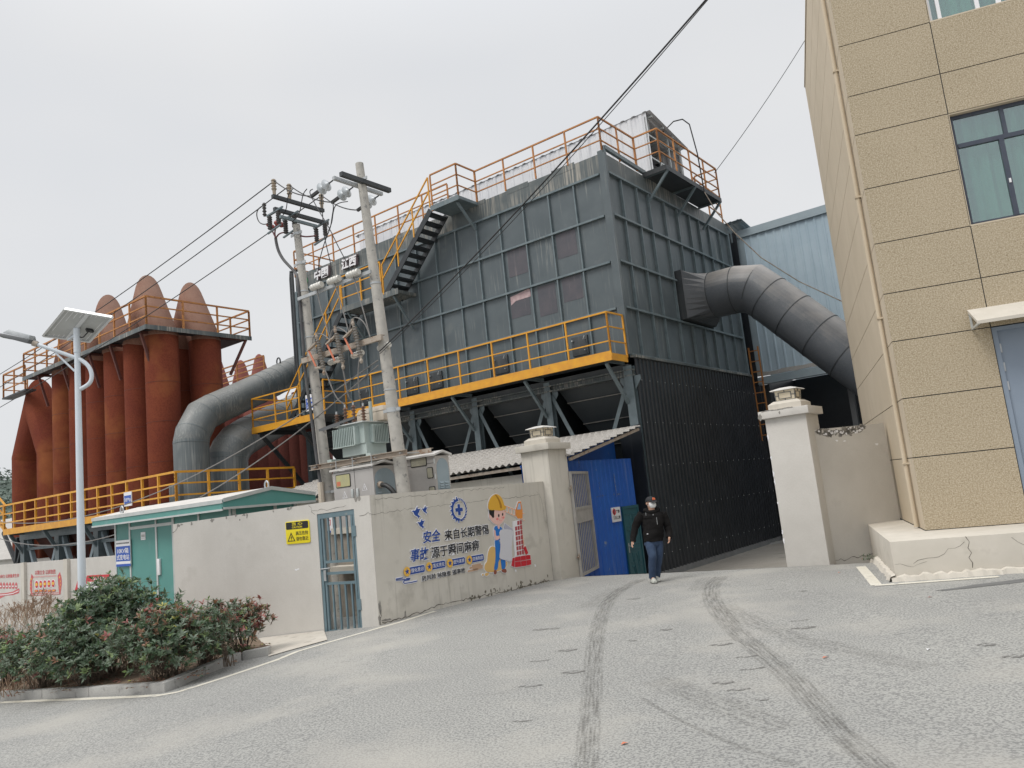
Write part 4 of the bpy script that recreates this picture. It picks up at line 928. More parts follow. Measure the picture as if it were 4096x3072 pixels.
fillet([(PX + .06 * i, PY, 0) for i in range(-1, 62)], (0, -1, 0)); fillet([(PX, PY + .06 * i, 0) for i in range(66, -2, -1)], (-1, 0, 0)); mb.build('mortar_fillet', CREAM, pl)

# ------------------------------------------------------------------ dust collector
ZG = -2.62
dc = thing('dust_collector', 'huge dark grey ribbed steel dust collector with yellow railings, stairs and hoppers', 'dust collector', M, (-7.3, 4.5, ZG))
XL, YBK = -14.62, 9.05
RZ = [3.69, 5.08, 6.46, 7.86, 9.15]; TOP = 9.80
mb = MB(); mb.box(XL, 0, 0, YBK, 3.69, 9.16); mb.build('casing', STEEL, dc)
mb = MB(); mb.prism([(XL - .01, -.03, 9.15), (.01, -.03, 9.15), (.01, -.03, TOP - .03), (XL - .01, -.03, TOP + .03)], (0, .06, 0)); mb.prism([(-.02, .031, 9.151), (-.02, YBK, 9.151), (-.02, YBK, 9.12), (.03, YBK, 9.12), (.03, .031, 9.151)][:2] + [(-.02, YBK, 9.62), (-.02, .031, TOP - .05)], (.05, 0, 0))
mb.box(XL, -.03, YBK - .05, YBK, 9.17, 9.6); mb.box(XL, XL + .05, .04, YBK - .06, 9.17, 9.75); mb.build('parapet', STEELT, dc)
for i in range(8):
    x0 = -1.0 - i * 1.75; mb = MB(); mb.box(x0 - .85, x0, -.036, -.031, TOP - .16 + .03 * (i % 3), TOP + .035); mb.build('parapet_lap', STEELT, dc)
FRX = [-.2, -1.12, -2.06, -3.05, -4.03, -5.0, -5.93, -6.88, -7.81, -8.84, -9.78, -10.72, -11.7, -12.68, -13.62]
SRY = [.74, 1.71, 2.5, 3.57, 4.55, 5.5, 6.3, 7.15, 8.1]
mb = MB()
for x in FRX[1:]:
    for a, b in zip(RZ, RZ[1:]): mb.box(x - .022, x + .022, -.075, -.0, a + .03, b - .03)
for z in RZ: mb.box(XL, -.19, -.095, -.001, z - .03, z + .03)
mb.box(XL - .02, XL + .12, -.10, -.0015, 3.72, 9.12); mb.build('front_ribs', STEELR, dc)
mb = MB()
for k, y in enumerate(SRY):
    for a, b in zip(RZ, RZ[1:]):
        if 3.7 < y < 6.25 and 5.0 < a < 6.8 and b < 7.9 and a < 6.4: continue
        mb.box(.0, .085, y - .022, y + .022, a + .03, b - .03)
for z in RZ:
    mb.box(.001, .105, .02, YBK, z - .03, z + .03) if z != 6.46 else (mb.box(.001, .105, .02, 3.72, z - .03, z + .03), mb.box(.001, .105, 6.3, YBK, z - .03, z + .03))
mb.box(.0, .10, YBK - .12, YBK + .02, 3.72, 9.12); mb.build('side_ribs', STEELR, dc)
mb = MB(); mb.box(-.15, .02, -.10, -.0005, 3.69, 9.83); mb.box(.021, .09, -.0995, .02, 3.69, 9.75); mb.build('corner_post', STEEL, dc)
z6c = zoomed(2000, 400, 1.5079)
for (xa, ya, xb, yb, m_) in [(335, 815, 470, 965, PATCH), (40, 905, 175, 1075, PATCH), (60, 1185, 188, 1330, PATCH), (225, 1130, 350, 1320, PATCH), (372, 1080, 505, 1230, PATCH)]:
    a, b = M.front(*z6c(xa, ya), 0), M.front(*z6c(xb, yb - 40), 0); mb = MB(); mb.box(a.x, b.x, -.006, -.001, b.z, a.z); mb.build('weld_patch', m_, dc)
a, b = M.front(*z6c(62, 1172), 0), M.front(*z6c(188, 1190), 0); mb = MB(); mb.prism([(a.x, -.008, a.z - .1), (b.x - .06, -.008, a.z), (b.x, -.008, a.z - .03), (b.x, -.008, a.z - .26), (a.x + .2, -.008, a.z - .27), (a.x, -.008, a.z - .37)], (0, -.003, 0)); mb.build('bare_primer', PINK, dc)
# skirt of corrugated sheet on the lane side, on a concrete kerb
mb = MB(); mb.corr((.02, .22, -2.38), (0, 1, 0), (0, 0, 1), 10.2, 6.02, .23, .035, top=.35, nrm=(1, 0, 0)); mb.build('skirt_cladding', CLAD, dc)
mb = MB(); mb.box(-.03, .055, .20, 10.45, -3.0, -2.36); mb.build('skirt_base', mt('dark_concrete', (.17, .175, .18), (.22, .225, .225), 3, .85, spot=(.23, .225, .215), spot_scale=5, spot_at=.6), dc)
mb = MB()
for r_ in range(5):
    for c_ in range(20):
        y = .45 + c_ * .49; mb.lathe([(0, .014), (.012, .009)], (.058, y, -1.9 + r_ * 1.22), 6, axis=(1, 0, 0))
mb.build('screws', ALU, dc)
mb = MB(); mb.box(.0, .12, .05, 9.2, 3.62, 3.69); mb.build('skirt_flashing', STEELT, dc)
mb = MB(); mb.box(XL, 0, YBK - .06, YBK - .01, -2.6, 3.69); mb.build('shade_backing', CLAD, dc)  # added dark backing, keeps the space under the hoppers in shade
mb = MB(); mb.box(XL, -.1, .05, YBK, 3.30, 3.45); mb.build('floor_deck', STEELD, dc)
# columns, beams, braces
CX = [-.14, -2.96, -5.88, -8.76, -11.68, -14.5]
for y0 in (.16, 5.0):
    for x in CX:
        mb = MB(); w_ = .26 if x > -1 else .22
        mb.box(x - w_ / 2, x + w_ / 2, y0 - .12, y0 - .095, ZG, 3.4); mb.box(x - w_ / 2, x + w_ / 2, y0 + .095, y0 + .12, ZG, 3.4); mb.box(x - .012, x + .012, y0 - .095, y0 + .095, ZG, 3.4)
        for s in (-1, 1): mb.prism([(x + s * w_ / 2, y0 - .02, 3.1), (x + s * (w_ / 2 + .2), y0 - .02, 3.1), (x + s * (w_ / 2 + .2), y0 - .02, 2.98), (x + s * w_ / 2, y0 - .02, 2.7)], (0, .03, 0))
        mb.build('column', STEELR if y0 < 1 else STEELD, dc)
mb = MB(); mb.box(XL, 0, .03, .29, 3.1, 3.14); mb.box(XL, 0, .03, .29, 3.26, 3.298); mb.box(XL, 0, .15, .17, 3.14, 3.26); mb.build('front_beam', STEELT, dc)
for i in range(5):
    xm = (CX[i] + CX[i + 1]) / 2
    for x, s in ((CX[i], -1), (CX[i + 1], 1)):
        mb = MB(); mb.bar((x + s * .08, .12, 3.0), (xm - s * .06, .12, .3), .12, .012, up=(0, 1, 0)); mb.bar((x + s * .08, .145, 3.0), (xm - s * .06, .145, .3), .012, .06, up=(0, 1, 0)); mb.build('brace', STEELR, dc)
# hoppers
HOPM = mt('hopper_steel', (.045, .054, .06), (.06, .068, .073), 1.4, .45)
EDGE = mt('dusty_stiffener', (.30, .285, .26), (.22, .21, .195), 5, .8)
for row, (ya, yb) in enumerate(((.32, 4.6), (4.75, 8.9))):
    for i in range(5):
        x1, x0 = CX[i] - .13, CX[i + 1] + .13; zt, zb_ = 3.29, .15; sl_ = .47; dx = (zt - zb_) * sl_; xm = (x0 + x1) / 2; dx = min(dx, (x1 - x0) / 2 - .2); dy = (yb - ya) / 2 - .25
        h = MB(); t = [(x0, ya, zt), (x1, ya, zt), (x1, yb, zt), (x0, yb, zt)]; b = [(x0 + dx, ya + dy, zb_), (x1 - dx, ya + dy, zb_), (x1 - dx, yb - dy, zb_), (x0 + dx, yb - dy, zb_)]
        h.hexa(b, t); h.box(xm - .2, xm + .2, (ya + yb) / 2 - .2, (ya + yb) / 2 + .2, -.7, zb_ - .002); hp = h.build('hopper', HOPM, dc)
        if row == 0:
            e = MB()
            for z in (2.73, 2.06, 1.35):
                k = (zt - z) / (zt - zb_); e.box(x0 + dx * k, x1 - dx * k, ya + dy * k - .075, ya + dy * k - .004, z - .012, z + .012)
            e.build('stiffener', EDGE, hp)

# railings
def railing(name, parent, pts, h=1.1, step=1.3, mat=ORAN, mids=2, w=.045, toe=None, closed_posts=True):
    mb = MB(); pts = [Vector(p) for p in pts]
    for a, b in zip(pts, pts[1:]):
        d = b - a; n = max(1, round(d.length / step))
        for k in range(mids + 1):
            z = Vector((0, 0, h * (k + 1) / (mids + 1))); mb.bar(a + z, b + z, w if k == mids else w * .75)
        for k in range(n + 1):
            p = a + d * k / n; mb.bar(p, p + Vector((0, 0, h - w / 2)), w, up=(0, 1, 0))
        if toe: mb.bar(a + Vector((0, 0, toe / 2)), b + Vector((0, 0, toe / 2)), .012, toe)
    return mb.build(name, mat, parent)
# front walkway with its stair landing bay at the left
wk = MB(); wk.box(-10.98, 0, -.985, -.1, 3.55, 3.598); wk.box(-15.25, -10.985, -1.985, -.1, 3.55, 3.5985); wkp = wk.build('walkway', STEELD, dc)
mb = MB(); mb.box(-10.96, .0, -1.0, -.986, 3.46, 3.725); mb.box(-.0, .012, -1.0, -.12, 3.46, 3.66); mb.build('fascia', YEL, wkp)
mb = MB(); mb.box(-10.96, .0, -1.012, -1.001, 3.46, 3.585); mb.build('edge_channel', YEL, wkp)
mb = MB(); mb.box(-15.26, -10.97, -2.0, -1.986, 3.46, 3.70); mb.box(-15.27, -15.255, -2.0, -.1, 3.46, 3.70); mb.build('bay_fascia', YEL, wkp)
railing('railing', wkp, [(0, -.12, 3.6), (-.03, -.96, 3.6)], 1.22, 1.0, YEL)
railing('railing', wkp, [(-.03, -.96, 3.6), (-10.98, -.96, 3.6)], 1.22, 1.37, YEL)
railing('railing', wkp, [(-10.98, -.96, 3.6), (-10.98, -1.96, 3.6)], 1.22, 1.2, YEL)
railing('railing', wkp, [(-12.35, -1.96, 3.6), (-15.22, -1.96, 3.6), (-15.22, -.15, 3.6)], 1.2, 1.45, YEL)
for x in CX:
    if x < -14: continue
    mb = MB(); xx = x - .10; mb.bar((xx, -.98, 3.50), (xx, .05, 3.50), .07, .10); mb.bar((xx, -.92, 3.42), (xx, .04, 2.35), .08, .08); mb.build('walkway_bracket', STEELR, dc)
for x in (-14.9, -12.6):
    mb = MB(); mb.bar((x, -1.95, 3.47), (x, .05, 3.47), .12, .14); mb.bar((x, -1.85, 3.40), (x, .03, 1.35), .12, .12); mb.build('walkway_bracket', STEELD, dc)
mb = MB(); mb.box(-14.62, -14.38, -.02, .2, ZG, 3.45); mb.bar((-14.5, .1, 3.3), (-13.2, .1, 2.0), .12); mb.build('column', STEELR, dc)
u0, u1 = M.front(1221, 1582, -2.03), M.front(1268, 1636, -2.03)
sg = thing('number_sign', 'blue and white sign hung on the yellow stair bay rail behind the left utility pole', 'sign', M, ((u0.x + u1.x) / 2, -2.0, u1.z))
x0, x1, z0, z1 = u0.x, u1.x + .05, u1.z, u0.z; H_ = z1 - z0
mb = MB(); mb.box(x0, x1, -2.03, -2.005, z0, z1); mb.build('board', SIGNW, sg); mb = MB(); mb.box(x0 + .02, x1 - .02, -2.034, -2.0301, z0 + .14 * H_, z0 + .78 * H_); mb.build('blue_field', SIGNB, sg)
mb = MB(); letters(mb, '布袋除', (x0 + .06, -2.0345, z0 + .50 * H_), FX, FY, w=x1 - x0 - .12, h=.22 * H_, depth=.003, bold=.01); letters(mb, '尘系统', (x0 + .06, -2.0345, z0 + .20 * H_), FX, FY, w=x1 - x0 - .12, h=.22 * H_, depth=.003, bold=.01); mb.build('lettering', SIGNW, sg)
# round-cornered inspection doors on the front wall
for x in (-1.55, -4.55, -7.4, -8.55, -11.0):
    mb = MB(); mb.box(x - .28, x + .28, -.055, -.001, 3.98, 4.55); hd = mb.build('inspection_door', STEELD, dc, bevel=.01)
    mb = MB(); mb.tube([(x + .2, -.06, 4.42), (x + .2, -.15, 4.42), (x + .25, -.15, 4.52)], .014, 6); mb.tube([(x + .2, -.06, 4.1), (x + .2, -.14, 4.1)], .014, 6); mb.tube([(x - .22, -.06, 4.44), (x - .22, -.12, 4.44)], .025, 6); mb.build('clamp', GALV, hd)
# staircase up the front
st = MB()
def flight(x0, z0, x1, z1, y0, y1, n):
    for y in (y0, y1): st.bar((x0, y, z0), (x1, y, z1), .035, .20)
    for k in range(n):
        t = (k + .5) / n; x = x0 + (x1 - x0) * t; z = z0 + (z1 - z0) * t; st.box(x - .13, x + .13, y0 + .02, y1 - .02, z - .03, z + .03)
flight(-6.10, 9.72, -8.60, 7.36, -.98, -.20, 11); flight(-10.85, 7.36, -14.45, 3.62, -.98, -.20, 15)
stp = st.build('staircase', mt('stair_steel', (.022, .027, .031), (.035, .04, .044), 3, .5, streak=(.12, .12, .12), streak_amt=.4), dc)
mb = MB(); mb.box(-10.9, -7.9, -1.0, -.1, 7.34, 7.44); mb.box(-10.9, -7.9, -1.004, -1.0, 7.30, 7.50); mb.build('landing', STEELT, stp)
mb = MB(); mb.box(-6.05, -4.82, -1.02, -.04, 9.70, 9.80); mb.box(-6.06, -4.81, -1.03, -1.021, 9.66, 9.82); mb.build('top_platform', STEELR, stp)
for x, z, zz, yy in ((-5.0, 9.66, 8.9, -.9), (-8.2, 7.3, 6.2, -.92), (-10.6, 7.3, 6.2, -.92)):
    mb = MB(); mb.bar((x, yy, z), (x, -.08, zz), .07); mb.build('bracket', STEELR, stp)
for (x0, z0, x1, z1, n) in ((-6.1, 9.8, -8.6, 7.44, 3), (-10.85, 7.44, -14.4, 3.75, 4)):
    hr = MB(); y = -.99
    for o in (.55, 1.05): hr.bar((x0, y, z0 + o), (x1, y, z1 + o), .04)
    for k in range(n + 1): t = k / n; x = x0 + (x1 - x0) * t; z = z0 + (z1 - z0) * t; hr.bar((x, y, z), (x, y, z + 1.05), .04, up=(0, 1, 0))
    hr.build('handrail', YEL, stp)
railing('landing_rail', stp, [(-8.7, -.98, 7.44), (-10.8, -.98, 7.44)], 1.2, 1.05, YEL)
railing('platform_rail', stp, [(-6.0, -.98, 9.8), (-4.85, -.98, 9.8), (-4.85, -.05, 9.8)], 1.1, 1.0, ORAN)
# roof rail and the side platform on the lane face
railing('roof_rail', dc, [(0, 2.06, 9.8), (-.02, -.03, 9.8)], 1.1, 1.05); railing('roof_rail', dc, [(-.02, -.03, 9.8), (-4.85, -.03, 9.8)], 1.1, 1.25)
railing('roof_rail', dc, [(-6.1, -.03, 9.8), (XL, -.03, 9.8), (XL, 8.8, 9.8)], 1.1, 1.3); railing('roof_rail', dc, [(-.02, 6.55, 9.75), (-.02, 8.95, 9.6)], 1.1, 1.2)
mb = MB(); mb.box(.0, .84, 2.42, 6.75, 9.72, 9.80); mb.box(.83, .85, 2.40, 6.77, 9.66, 9.82); mb.box(.0, .829, 2.40, 2.418, 9.66, 9.82); spp = mb.build('side_platform', STEELD, dc)
mb = MB()
for y in (2.5, 4.55, 6.65): mb.bar((.84, y, 9.66), (.05, y, 8.85), .07); mb.bar((.0, y, 9.685), (.83, y, 9.685), .06)
mb.build('bracket', STEELR, spp)
railing('railing', spp, [(.0, 2.1, 9.8), (.82, 2.1, 9.8), (.82, 6.7, 9.8), (.0, 6.7, 9.8)], 1.12, 1.1, ORAN)
mb = MB(); mb.bar((.02, .05, 9.95), (.02, 2.55, 9.86), .10, .12); mb.bar((.0, .04, 9.2), (.0, .04, 10.0), .09); mb.build('roof_beam', STEELR, dc)
mb = MB(); mb.box(XL + .05, -.05, .05, YBK - .1, 9.17, 9.62); mb.build('roof_deck', STEELD, dc)
# letters on the parapet
zL = zoomed(1000, 600, 2.0733)
for body, l, r_, b, t in (('中国', (553, 1045), (672, 1008), (553, 1055), (556, 985)), ('江西', (778, 962), (905, 925), (778, 970), (782, 895))):
    a, b_, t_ = M.front(*zL(*l), -.03), M.front(*zL(*r_), -.03), M.front(*zL(*t), -.03)
    mb = MB(); letters(mb, body, (a.x + .03, -.05, 9.29), FX, FY, w=b_.x - a.x, h=.42, depth=.10, bold=.035, shear=.12); mb.build('lettering_side', mt('letter_side', (.16, .12, .13), None) if 'letter_side' not in MATS else MATS['letter_side'], dc)
    mb = MB(); letters(mb, body, (a.x, -.152, 9.27), FX, FY, w=b_.x - a.x, h=.42, depth=.012, bold=.035, shear=.12); mb.build('lettering', SIGNW, dc)
mb = MB(); c_ = [(-14.05 + .20 * math.cos(2 * math.pi * i / 30), -.06, 9.45 + .24 * math.sin(2 * math.pi * i / 30)) for i in range(31)]; mb.tube(c_, .022, 6); mb.build('green_ring', GREENL, dc)
# cables down the left corner
mb = MB(); mb.tube([(XL - .1, -.1, 10.0), (XL - .1, -.1, 3.7)], .06, 8); mb.tube([(XL + .1, .1, 10.1), (XL - .25, -.05, 10.1), (XL - .3, -.05, 9.8), (XL - .3, -.05, 4.0)], .05, 8); mb.build('drain_pipe', STEELD, dc)

# shed on the roof
rs_ = thing('rooftop_shed', 'long white corrugated shed on the roof of the dust collector', 'shed', M, (-7, 4.5, 9.62))
mb = MB(); mb.corr((-14.3, 3.3, 9.63), (1, 0, 0), (0, 0, 1), 14.3, 2.58, .42, .03, top=.2, nrm=(0, -1, 0)); mb.corr((-14.3, 5.8, 9.63), (1, 0, 0), (0, 0, 1), 14.3, 2.2, .42, .03, top=.2, nrm=(0, 1, 0)); mb.build('wall', WHITECL, rs_)
mb = MB(); mb.corr((-14.5, 3.25, 12.22), (1, 0, 0), Vector((0, 1, -.17)).normalized(), 14.68, 2.85, .42, .03, top=.2, nrm=(0, 0, 1)); mb.build('roof', WHITECL, rs_)
mb = MB()
for y in (3.33, 5.77): mb.bar((-.06, y, 9.63), (-.06, y, 12.1 - (y - 3.3) * .17), .06)
for z in (9.9, 10.7, 11.5): mb.bar((-.08, 3.35, z), (-.08, 5.75, z), .05)
for y in (4.1, 4.9): mb.bar((-.07, y, 9.63), (-.07, y, 11.8), .05)
for y in (3.5, 4.3, 5.0, 5.6): mb.bar((-14.4, y, 12.17 - (y - 3.12) * .17), (.12, y, 12.17 - (y - 3.12) * .17), .06)
for k in range(6): mb.bar((-.12, 3.4 + .05 * k, 12.08), (-.12, 3.4 + .05 * k, 11.7), .03)
mb.build('frame', ALU, rs_)
mb = MB(); mb.box(-3.2, -.6, 3.8, 5.4, 9.63, 11.2); mb.box(-.5, -.2, 3.6, 4.2, 9.63, 10.6); mb.box(-.5, -.25, 4.5, 5.3, 9.63, 10.9); mb.build('machinery', SIGNK, rs_)
mb = MB(); mb.tube([(-.1, 4.6, 11.95), (.3, 4.8, 12.3), (.55, 5.0, 12.35), (.75, 5.05, 12.1), (.86, 5.1, 11.0), (.9, 5.12, 9.6)], .022, 8); mb.build('conduit', CABLE, rs_)
tag(MB().tube([(.9, 5.12, 9.6), (1.1, 5.4, 8.9), (1.5, 5.75, 8.1), (2.1, 6.2, 7.15), (3.0, 6.9, 6.2), (5.0, 8, 4.6)], .018, 8).build('hanging_cable', RUSTB, F=M, o=(.9, 5.12, 9.6)), 'thin rusty cable sagging from the side platform across the exhaust duct', 'cable')

# ------------------------------------------------------------------ exhaust duct out of the lane face
ex = thing('exhaust_duct', 'thick dark round duct elbowing out of the lane face and down behind the tan building', 'duct', M, (.1, 4.9, 5.1))
mb = MB(); bx = [(3.78, 5.16), (6.15, 5.16), (6.15, 6.80), (3.78, 6.80)]
mb.hexa([(.0, y, z) for y, z in bx], [(.24, y, z) for y, z in bx]); mb.build('wall_box', STEELD, ex)
cyx, czx, rx_ = 4.95, 5.98, .765
mb = MB(); n = 32; base = []
for i in range(n):                          # square-to-round transition
    a = 2 * math.pi * i / n + math.pi / 4; c, s = math.cos(a), math.sin(a); m_ = max(abs(c), abs(s)); base.append((.242, (3.78 + 6.15) / 2 + c / m_ * 1.17, 5.98 + s / m_ * .80))
ring = [(.80, cyx + rx_ * math.cos(2 * math.pi * i / n + math.pi / 4), czx + rx_ * math.sin(2 * math.pi * i / n + math.pi / 4)) for i in range(n)]
mb.add(base + ring, [(i, (i + 1) % n, n + (i + 1) % n, n + i) for i in range(n)]); mb.build('transition', DUCTR, ex)
PTS = [(.80, cyx, czx), (1.55, cyx, czx), (2.12, cyx, 5.86), (2.55, cyx, 5.42), (3.2, cyx, 4.70), (3.9, cyx, 3.92), (4.6, cyx, 3.15), (6.2, cyx, 1.4)]
mb = MB(); mb.tube(PTS, rx_, 40); mb.build('pipe', DUCTR, ex, smooth=True, ang=50)
mb = MB()
for i, p in enumerate(PTS[:-1]):
    d = (Vector(PTS[i + 1]) - Vector(PTS[max(0, i - 1)])).normalized(); p = Vector(p); mb.tube([p - d * .012, p + d * .012], rx_ + .012, 40)
mb.build('weld_seam', STEELD, ex, smooth=True)
mb = MB(); c_ = [(3.55 + .09 * math.cos(2 * math.pi * i / 12), cyx - .1, 5.18 + .09 * math.sin(2 * math.pi * i / 12)) for i in range(13)]; mb.tube(c_, .02, 6); mb.build('lifting_eye', STEELD, ex)

# ------------------------------------------------------------------ pale blue building behind
bb = thing('blue_building', 'pale blue corrugated factory building rising behind the exhaust duct', 'building', M, (5, 14, ZG))
mb = MB(); mb.corr((.22, 9.75, 3.78), (1, 0, 0), (0, 0, 1), 13, 5.5, .30, .025, top=.14, nrm=(0, -1, 0)); mb.corr((.22, 9.76, 3.78), (0, 1, 0), (0, 0, 1), 14, 5.5, .30, .025, top=.14, nrm=(-1, 0, 0)); mb.build('wall', PALEBL, bb)
mb = MB(); mb.box(.12, 13.3, 9.66, 9.70, 9.12, 9.42); mb.box(.15, .4, 9.701, 9.74, 3.8, 9.3); mb.build('trim', BLGR, bb)
mb = MB(); mb.box(.1, 13.3, 9.72, 24, 9.36, 9.42); mb.build('roof', BLGR, bb)
mb = MB(); rr = random.Random(2); pts = [(.15 + .25 * i, 9.62, 3.74 + .05 * rr.random()) for i in range(26)]
mb.prism([(p[0], 9.60, p[2]) for p in pts] + [(p[0], 9.60, 3.60 + .04 * rr.random()) for p in pts[::-1]], (0, .1, 0)); mb.build('torn_edge', TILE, bb)
mb = MB(); mb.box(.1, 13, 9.5, 9.8, 3.30, 3.58); mb.build('beam', BLGR, bb)
for x in (.35, 3.8, 7.2):
    mb = MB(); mb.box(x - .14, x + .14, 9.85, 10.1, ZG, 3.3); mb.build('column', STEELD, bb)
mb = MB(); mb.box(.2, 13, 13.5, 13.6, ZG, 3.7); mb.box(.2, .3, 10.5, 13.5, ZG, 3.7); mb.build('inner_sheet', CLAD, bb)
mb = MB(); mb.tube([(1.5, 10.6, 1.0), (9, 10.6, 1.3)], .14, 10); mb.tube([(1.2, 11.2, -.3), (9, 11.2, -.2)], .10, 10); mb.bar((3.2, 10.4, -2.6), (3.2, 10.4, 3.3), .18); mb.build('inner_pipe', DGREY, bb)
mb = MB(); mb.corr((4.4, 10.9, -2.6), (1, 0, 0), (0, 0, 1), 1.8, 3.9, .25, .03, nrm=(0, -1, 0)); mb.build('inner_partition', PALEBL, bb)
mb = MB(); mb.box(-2.5, .21, 9.5, 9.53, 2.0, 9.35); mb.build('gap_shade_filler', CLAD, bb)  # added dark sheet, stands in for the shade in the gap
cn = thing('roof_canopy', 'small grey sheet canopy bridging the dust collector and the pale blue building', 'canopy', M, (.3, 9.6, 9.5))
mb = MB(); mb.corr((-.9, 9.25, 9.72), (1, 0, 0), Vector((0, .93, -.12)).normalized(), 1.5, 1.7, .3, .02, top=.15, nrm=(0, 0, 1)); mb.build('sheet', BLGR, cn)
mb = MB(); mb.bar((-.85, 9.4, 9.66), (.55, 9.4, 9.66), .05); mb.bar((-.85, 10.6, 9.5), (.55, 10.6, 9.5), .05); mb.bar((.1, 9.3, 9.6), (.1, 9.3, 8.9), .05); mb.build('frame', STEELR, cn)
ld = thing('cage_ladder', 'faded yellow ladder in the gap between dust collector and pale blue building', 'ladder', M, (.2, 9.4, 3.4))
mb = MB()
for x in (.06, .42): mb.bar((x, 9.42, 1.2), (x, 9.42, 4.75), .05)
for k in range(9): mb.bar((.06, 9.42, 1.4 + .40 * k), (.42, 9.42, 1.4 + .40 * k), .035)
mb.build('rails', ORAN, ld)

# ------------------------------------------------------------------ ducts at the left end
def flanges(mb, p0, p1, r, ts, t=.02, o=.05):
    p0, p1 = Vector(p0), Vector(p1); d = (p1 - p0).normalized()
    for q_ in ts: c = p0.lerp(p1, q_); mb.tube([c - d * t, c + d * t], r + o, 32)
def duct(label, px, r, o):
    th = thing('elbow_duct', label, 'duct', M, o, 'elbow ducts at the left end'); pts = [Vector(p) for p in px]
    mb = MB(); mb.tube(pts, r, 36); mb.build('pipe', DUCT, th, smooth=True, ang=50)
    mb = MB()
    for a, b, c in zip(pts, pts[1:], pts[2:]): d = (c - a).normalized(); mb.tube([b - d * .006, b + d * .006], r + .010, 36)
    a, b = pts[-2], pts[-1]; d = (b - a).normalized()
    for k in range(1, 6): c = a.lerp(b, k / 6); mb.tube([c - d * .006, c + d * .006], r + .008, 36)
    mb.build('weld_seam', STEELR, th, smooth=True)
    mb = MB(); flanges(mb, pts[0], pts[1], r, (.30, .38), .025, .06); mb.build('flange', DUCT, th, smooth=True)
    return th, pts
def bend(p0, pb, p1, r, n=3):
    """mitred elbow points between two straight runs"""
    p0, pb, p1 = Vector(p0), Vector(pb), Vector(p1); a = pb + (p0 - pb).normalized() * r; b = pb + (p1 - pb).normalized() * r; out = []
    for i in range(n + 1):
        t = i / n; out.append((a * (1 - t) ** 2) + pb * (2 * t * (1 - t)) + b * t * t)
    return out
V1 = M.at(768, 1850, 27.1)
duct_pts1 = [Vector((V1.x, V1.y, -.6)), M.at(766, 1772, 27.1), M.at(772, 1733, 27.25), M.at(808, 1664, 27.7), M.at(850, 1640, 28.2), M.at(1030, 1558, 30.3), M.at(1200, 1474, 32.6)]
duct_pts1[1].x, duct_pts1[1].y = V1.x, V1.y
th, _p = duct('tall grey elbow duct with vertical streaks, front one of the pair by the red cooler', duct_pts1, .60, (V1.x, V1.y, -.6))
mb = MB(); mb.box(V1.x - .42, V1.x + .28, V1.y - .66, V1.y - .45, .95, 1.75); mb.build('access_hatch', DUCT, th, bevel=.02)
mb = MB(); c = duct_pts1[-1].lerp(duct_pts1[-2], .5) + Vector((0, 0, .72)); c_ = [(c.x + .12 * math.cos(2 * math.pi * i / 12), c.y, c.z + .16 * math.sin(2 * math.pi * i / 12)) for i in range(13)]; mb.tube(c_, .03, 6); mb.build('lifting_eye', STEELD, th)
V2 = M.at(915, 1930, 28.6)
duct_pts2 = [Vector((V2.x, V2.y, -.6)), M.at(915, 1832, 28.6), M.at(924, 1800, 28.8), M.at(948, 1768, 29.3), M.at(990, 1740, 30.2), M.at(1102, 1684, 32.6), M.at(1240, 1612, 35.6)]
duct_pts2[1].x, duct_pts2[1].y = V2.x, V2.y
duct('shorter dark elbow duct with pale drips, passing behind the yellow stair bay', duct_pts2, .72, (V2.x, V2.y, -.6))

# ------------------------------------------------------------------ rust red tube cooler
ck = thing('tube_cooler', 'rust red cooler of tall inverted-U tubes ringed by yellow railed platforms', 'cooler', M, (-22.5, -3, -2.6))
r = .61
def arch(xa, xb, y, zs, h, rr_=r, zb=-.4, crown=True):
    xm = (xa + xb) / 2; k = .12
    for x in (xa, xb):
        mb = MB(); p = Vector((x, y, zs)); q_ = Vector((xm, y, zs + h)); d = (q_ - p).normalized(); n_ = (Vector((0, 0, 1)) + d).normalized()
        mb.tube([(x, y, zb), (x, y, zs), p + d * .02], rr_, 32, False); mb.build('tube', RUST, ck, smooth=True, ang=50)
    mb = MB(); mb.tube([(xa, y, zs - .05), (xa, y, zs), (xm, y, zs + h), (xb, y, zs), (xb, y, zs - .05)], rr_ + .003, 32, False); mb.build('crown', RUSTC if crown else RUST, ck, smooth=True, ang=50)
LX = [-17.62, -19.25, -20.9, -22.5, -24.1, -25.75]
for y in (-4.15, -2.35):
    for a, b in ((0, 1), (2, 3), (4, 5)): arch(LX[a], LX[b], y, 7.55, 1.42)
arch(-27.5, -30.3, -4.05, 4.3, 2.3, rr_=.68, crown=False)
mb = MB()
for y in (-4.15, -2.35):
    for x in LX:
        for z in (1.2, 2.7, 4.2, 5.7): mb.tube([(x, y, z - .006), (x, y, z + .006)], r + .007, 28)
mb.build('weld_seam', RUSTD, ck, smooth=True)
zp = 7.72
mb = MB(); mb.box(-28.0, -16.9, -5.1, -4.55, zp - .06, zp); mb.box(-17.55, -16.9, -4.549, -.7, zp - .06, zp); mb.box(-28, -17.5, -1.6, -.7, zp - .06, zp); dk = mb.build('upper_deck', STEELD, ck)
mb = MB(); mb.box(-28.02, -16.88, -5.13, -5.101, zp - .14, zp + .03); mb.box(-16.899, -16.87, -5.13, -.68, zp - .14, zp + .03); mb.build('edge_channel', STEELT, dk)
railing('railing', dk, [(-28, -.75, zp), (-28, -5.07, zp), (-16.93, -5.07, zp), (-16.93, -.72, zp), (-21, -.72, zp)], 1.12, 1.25, ORAN, w=.06)
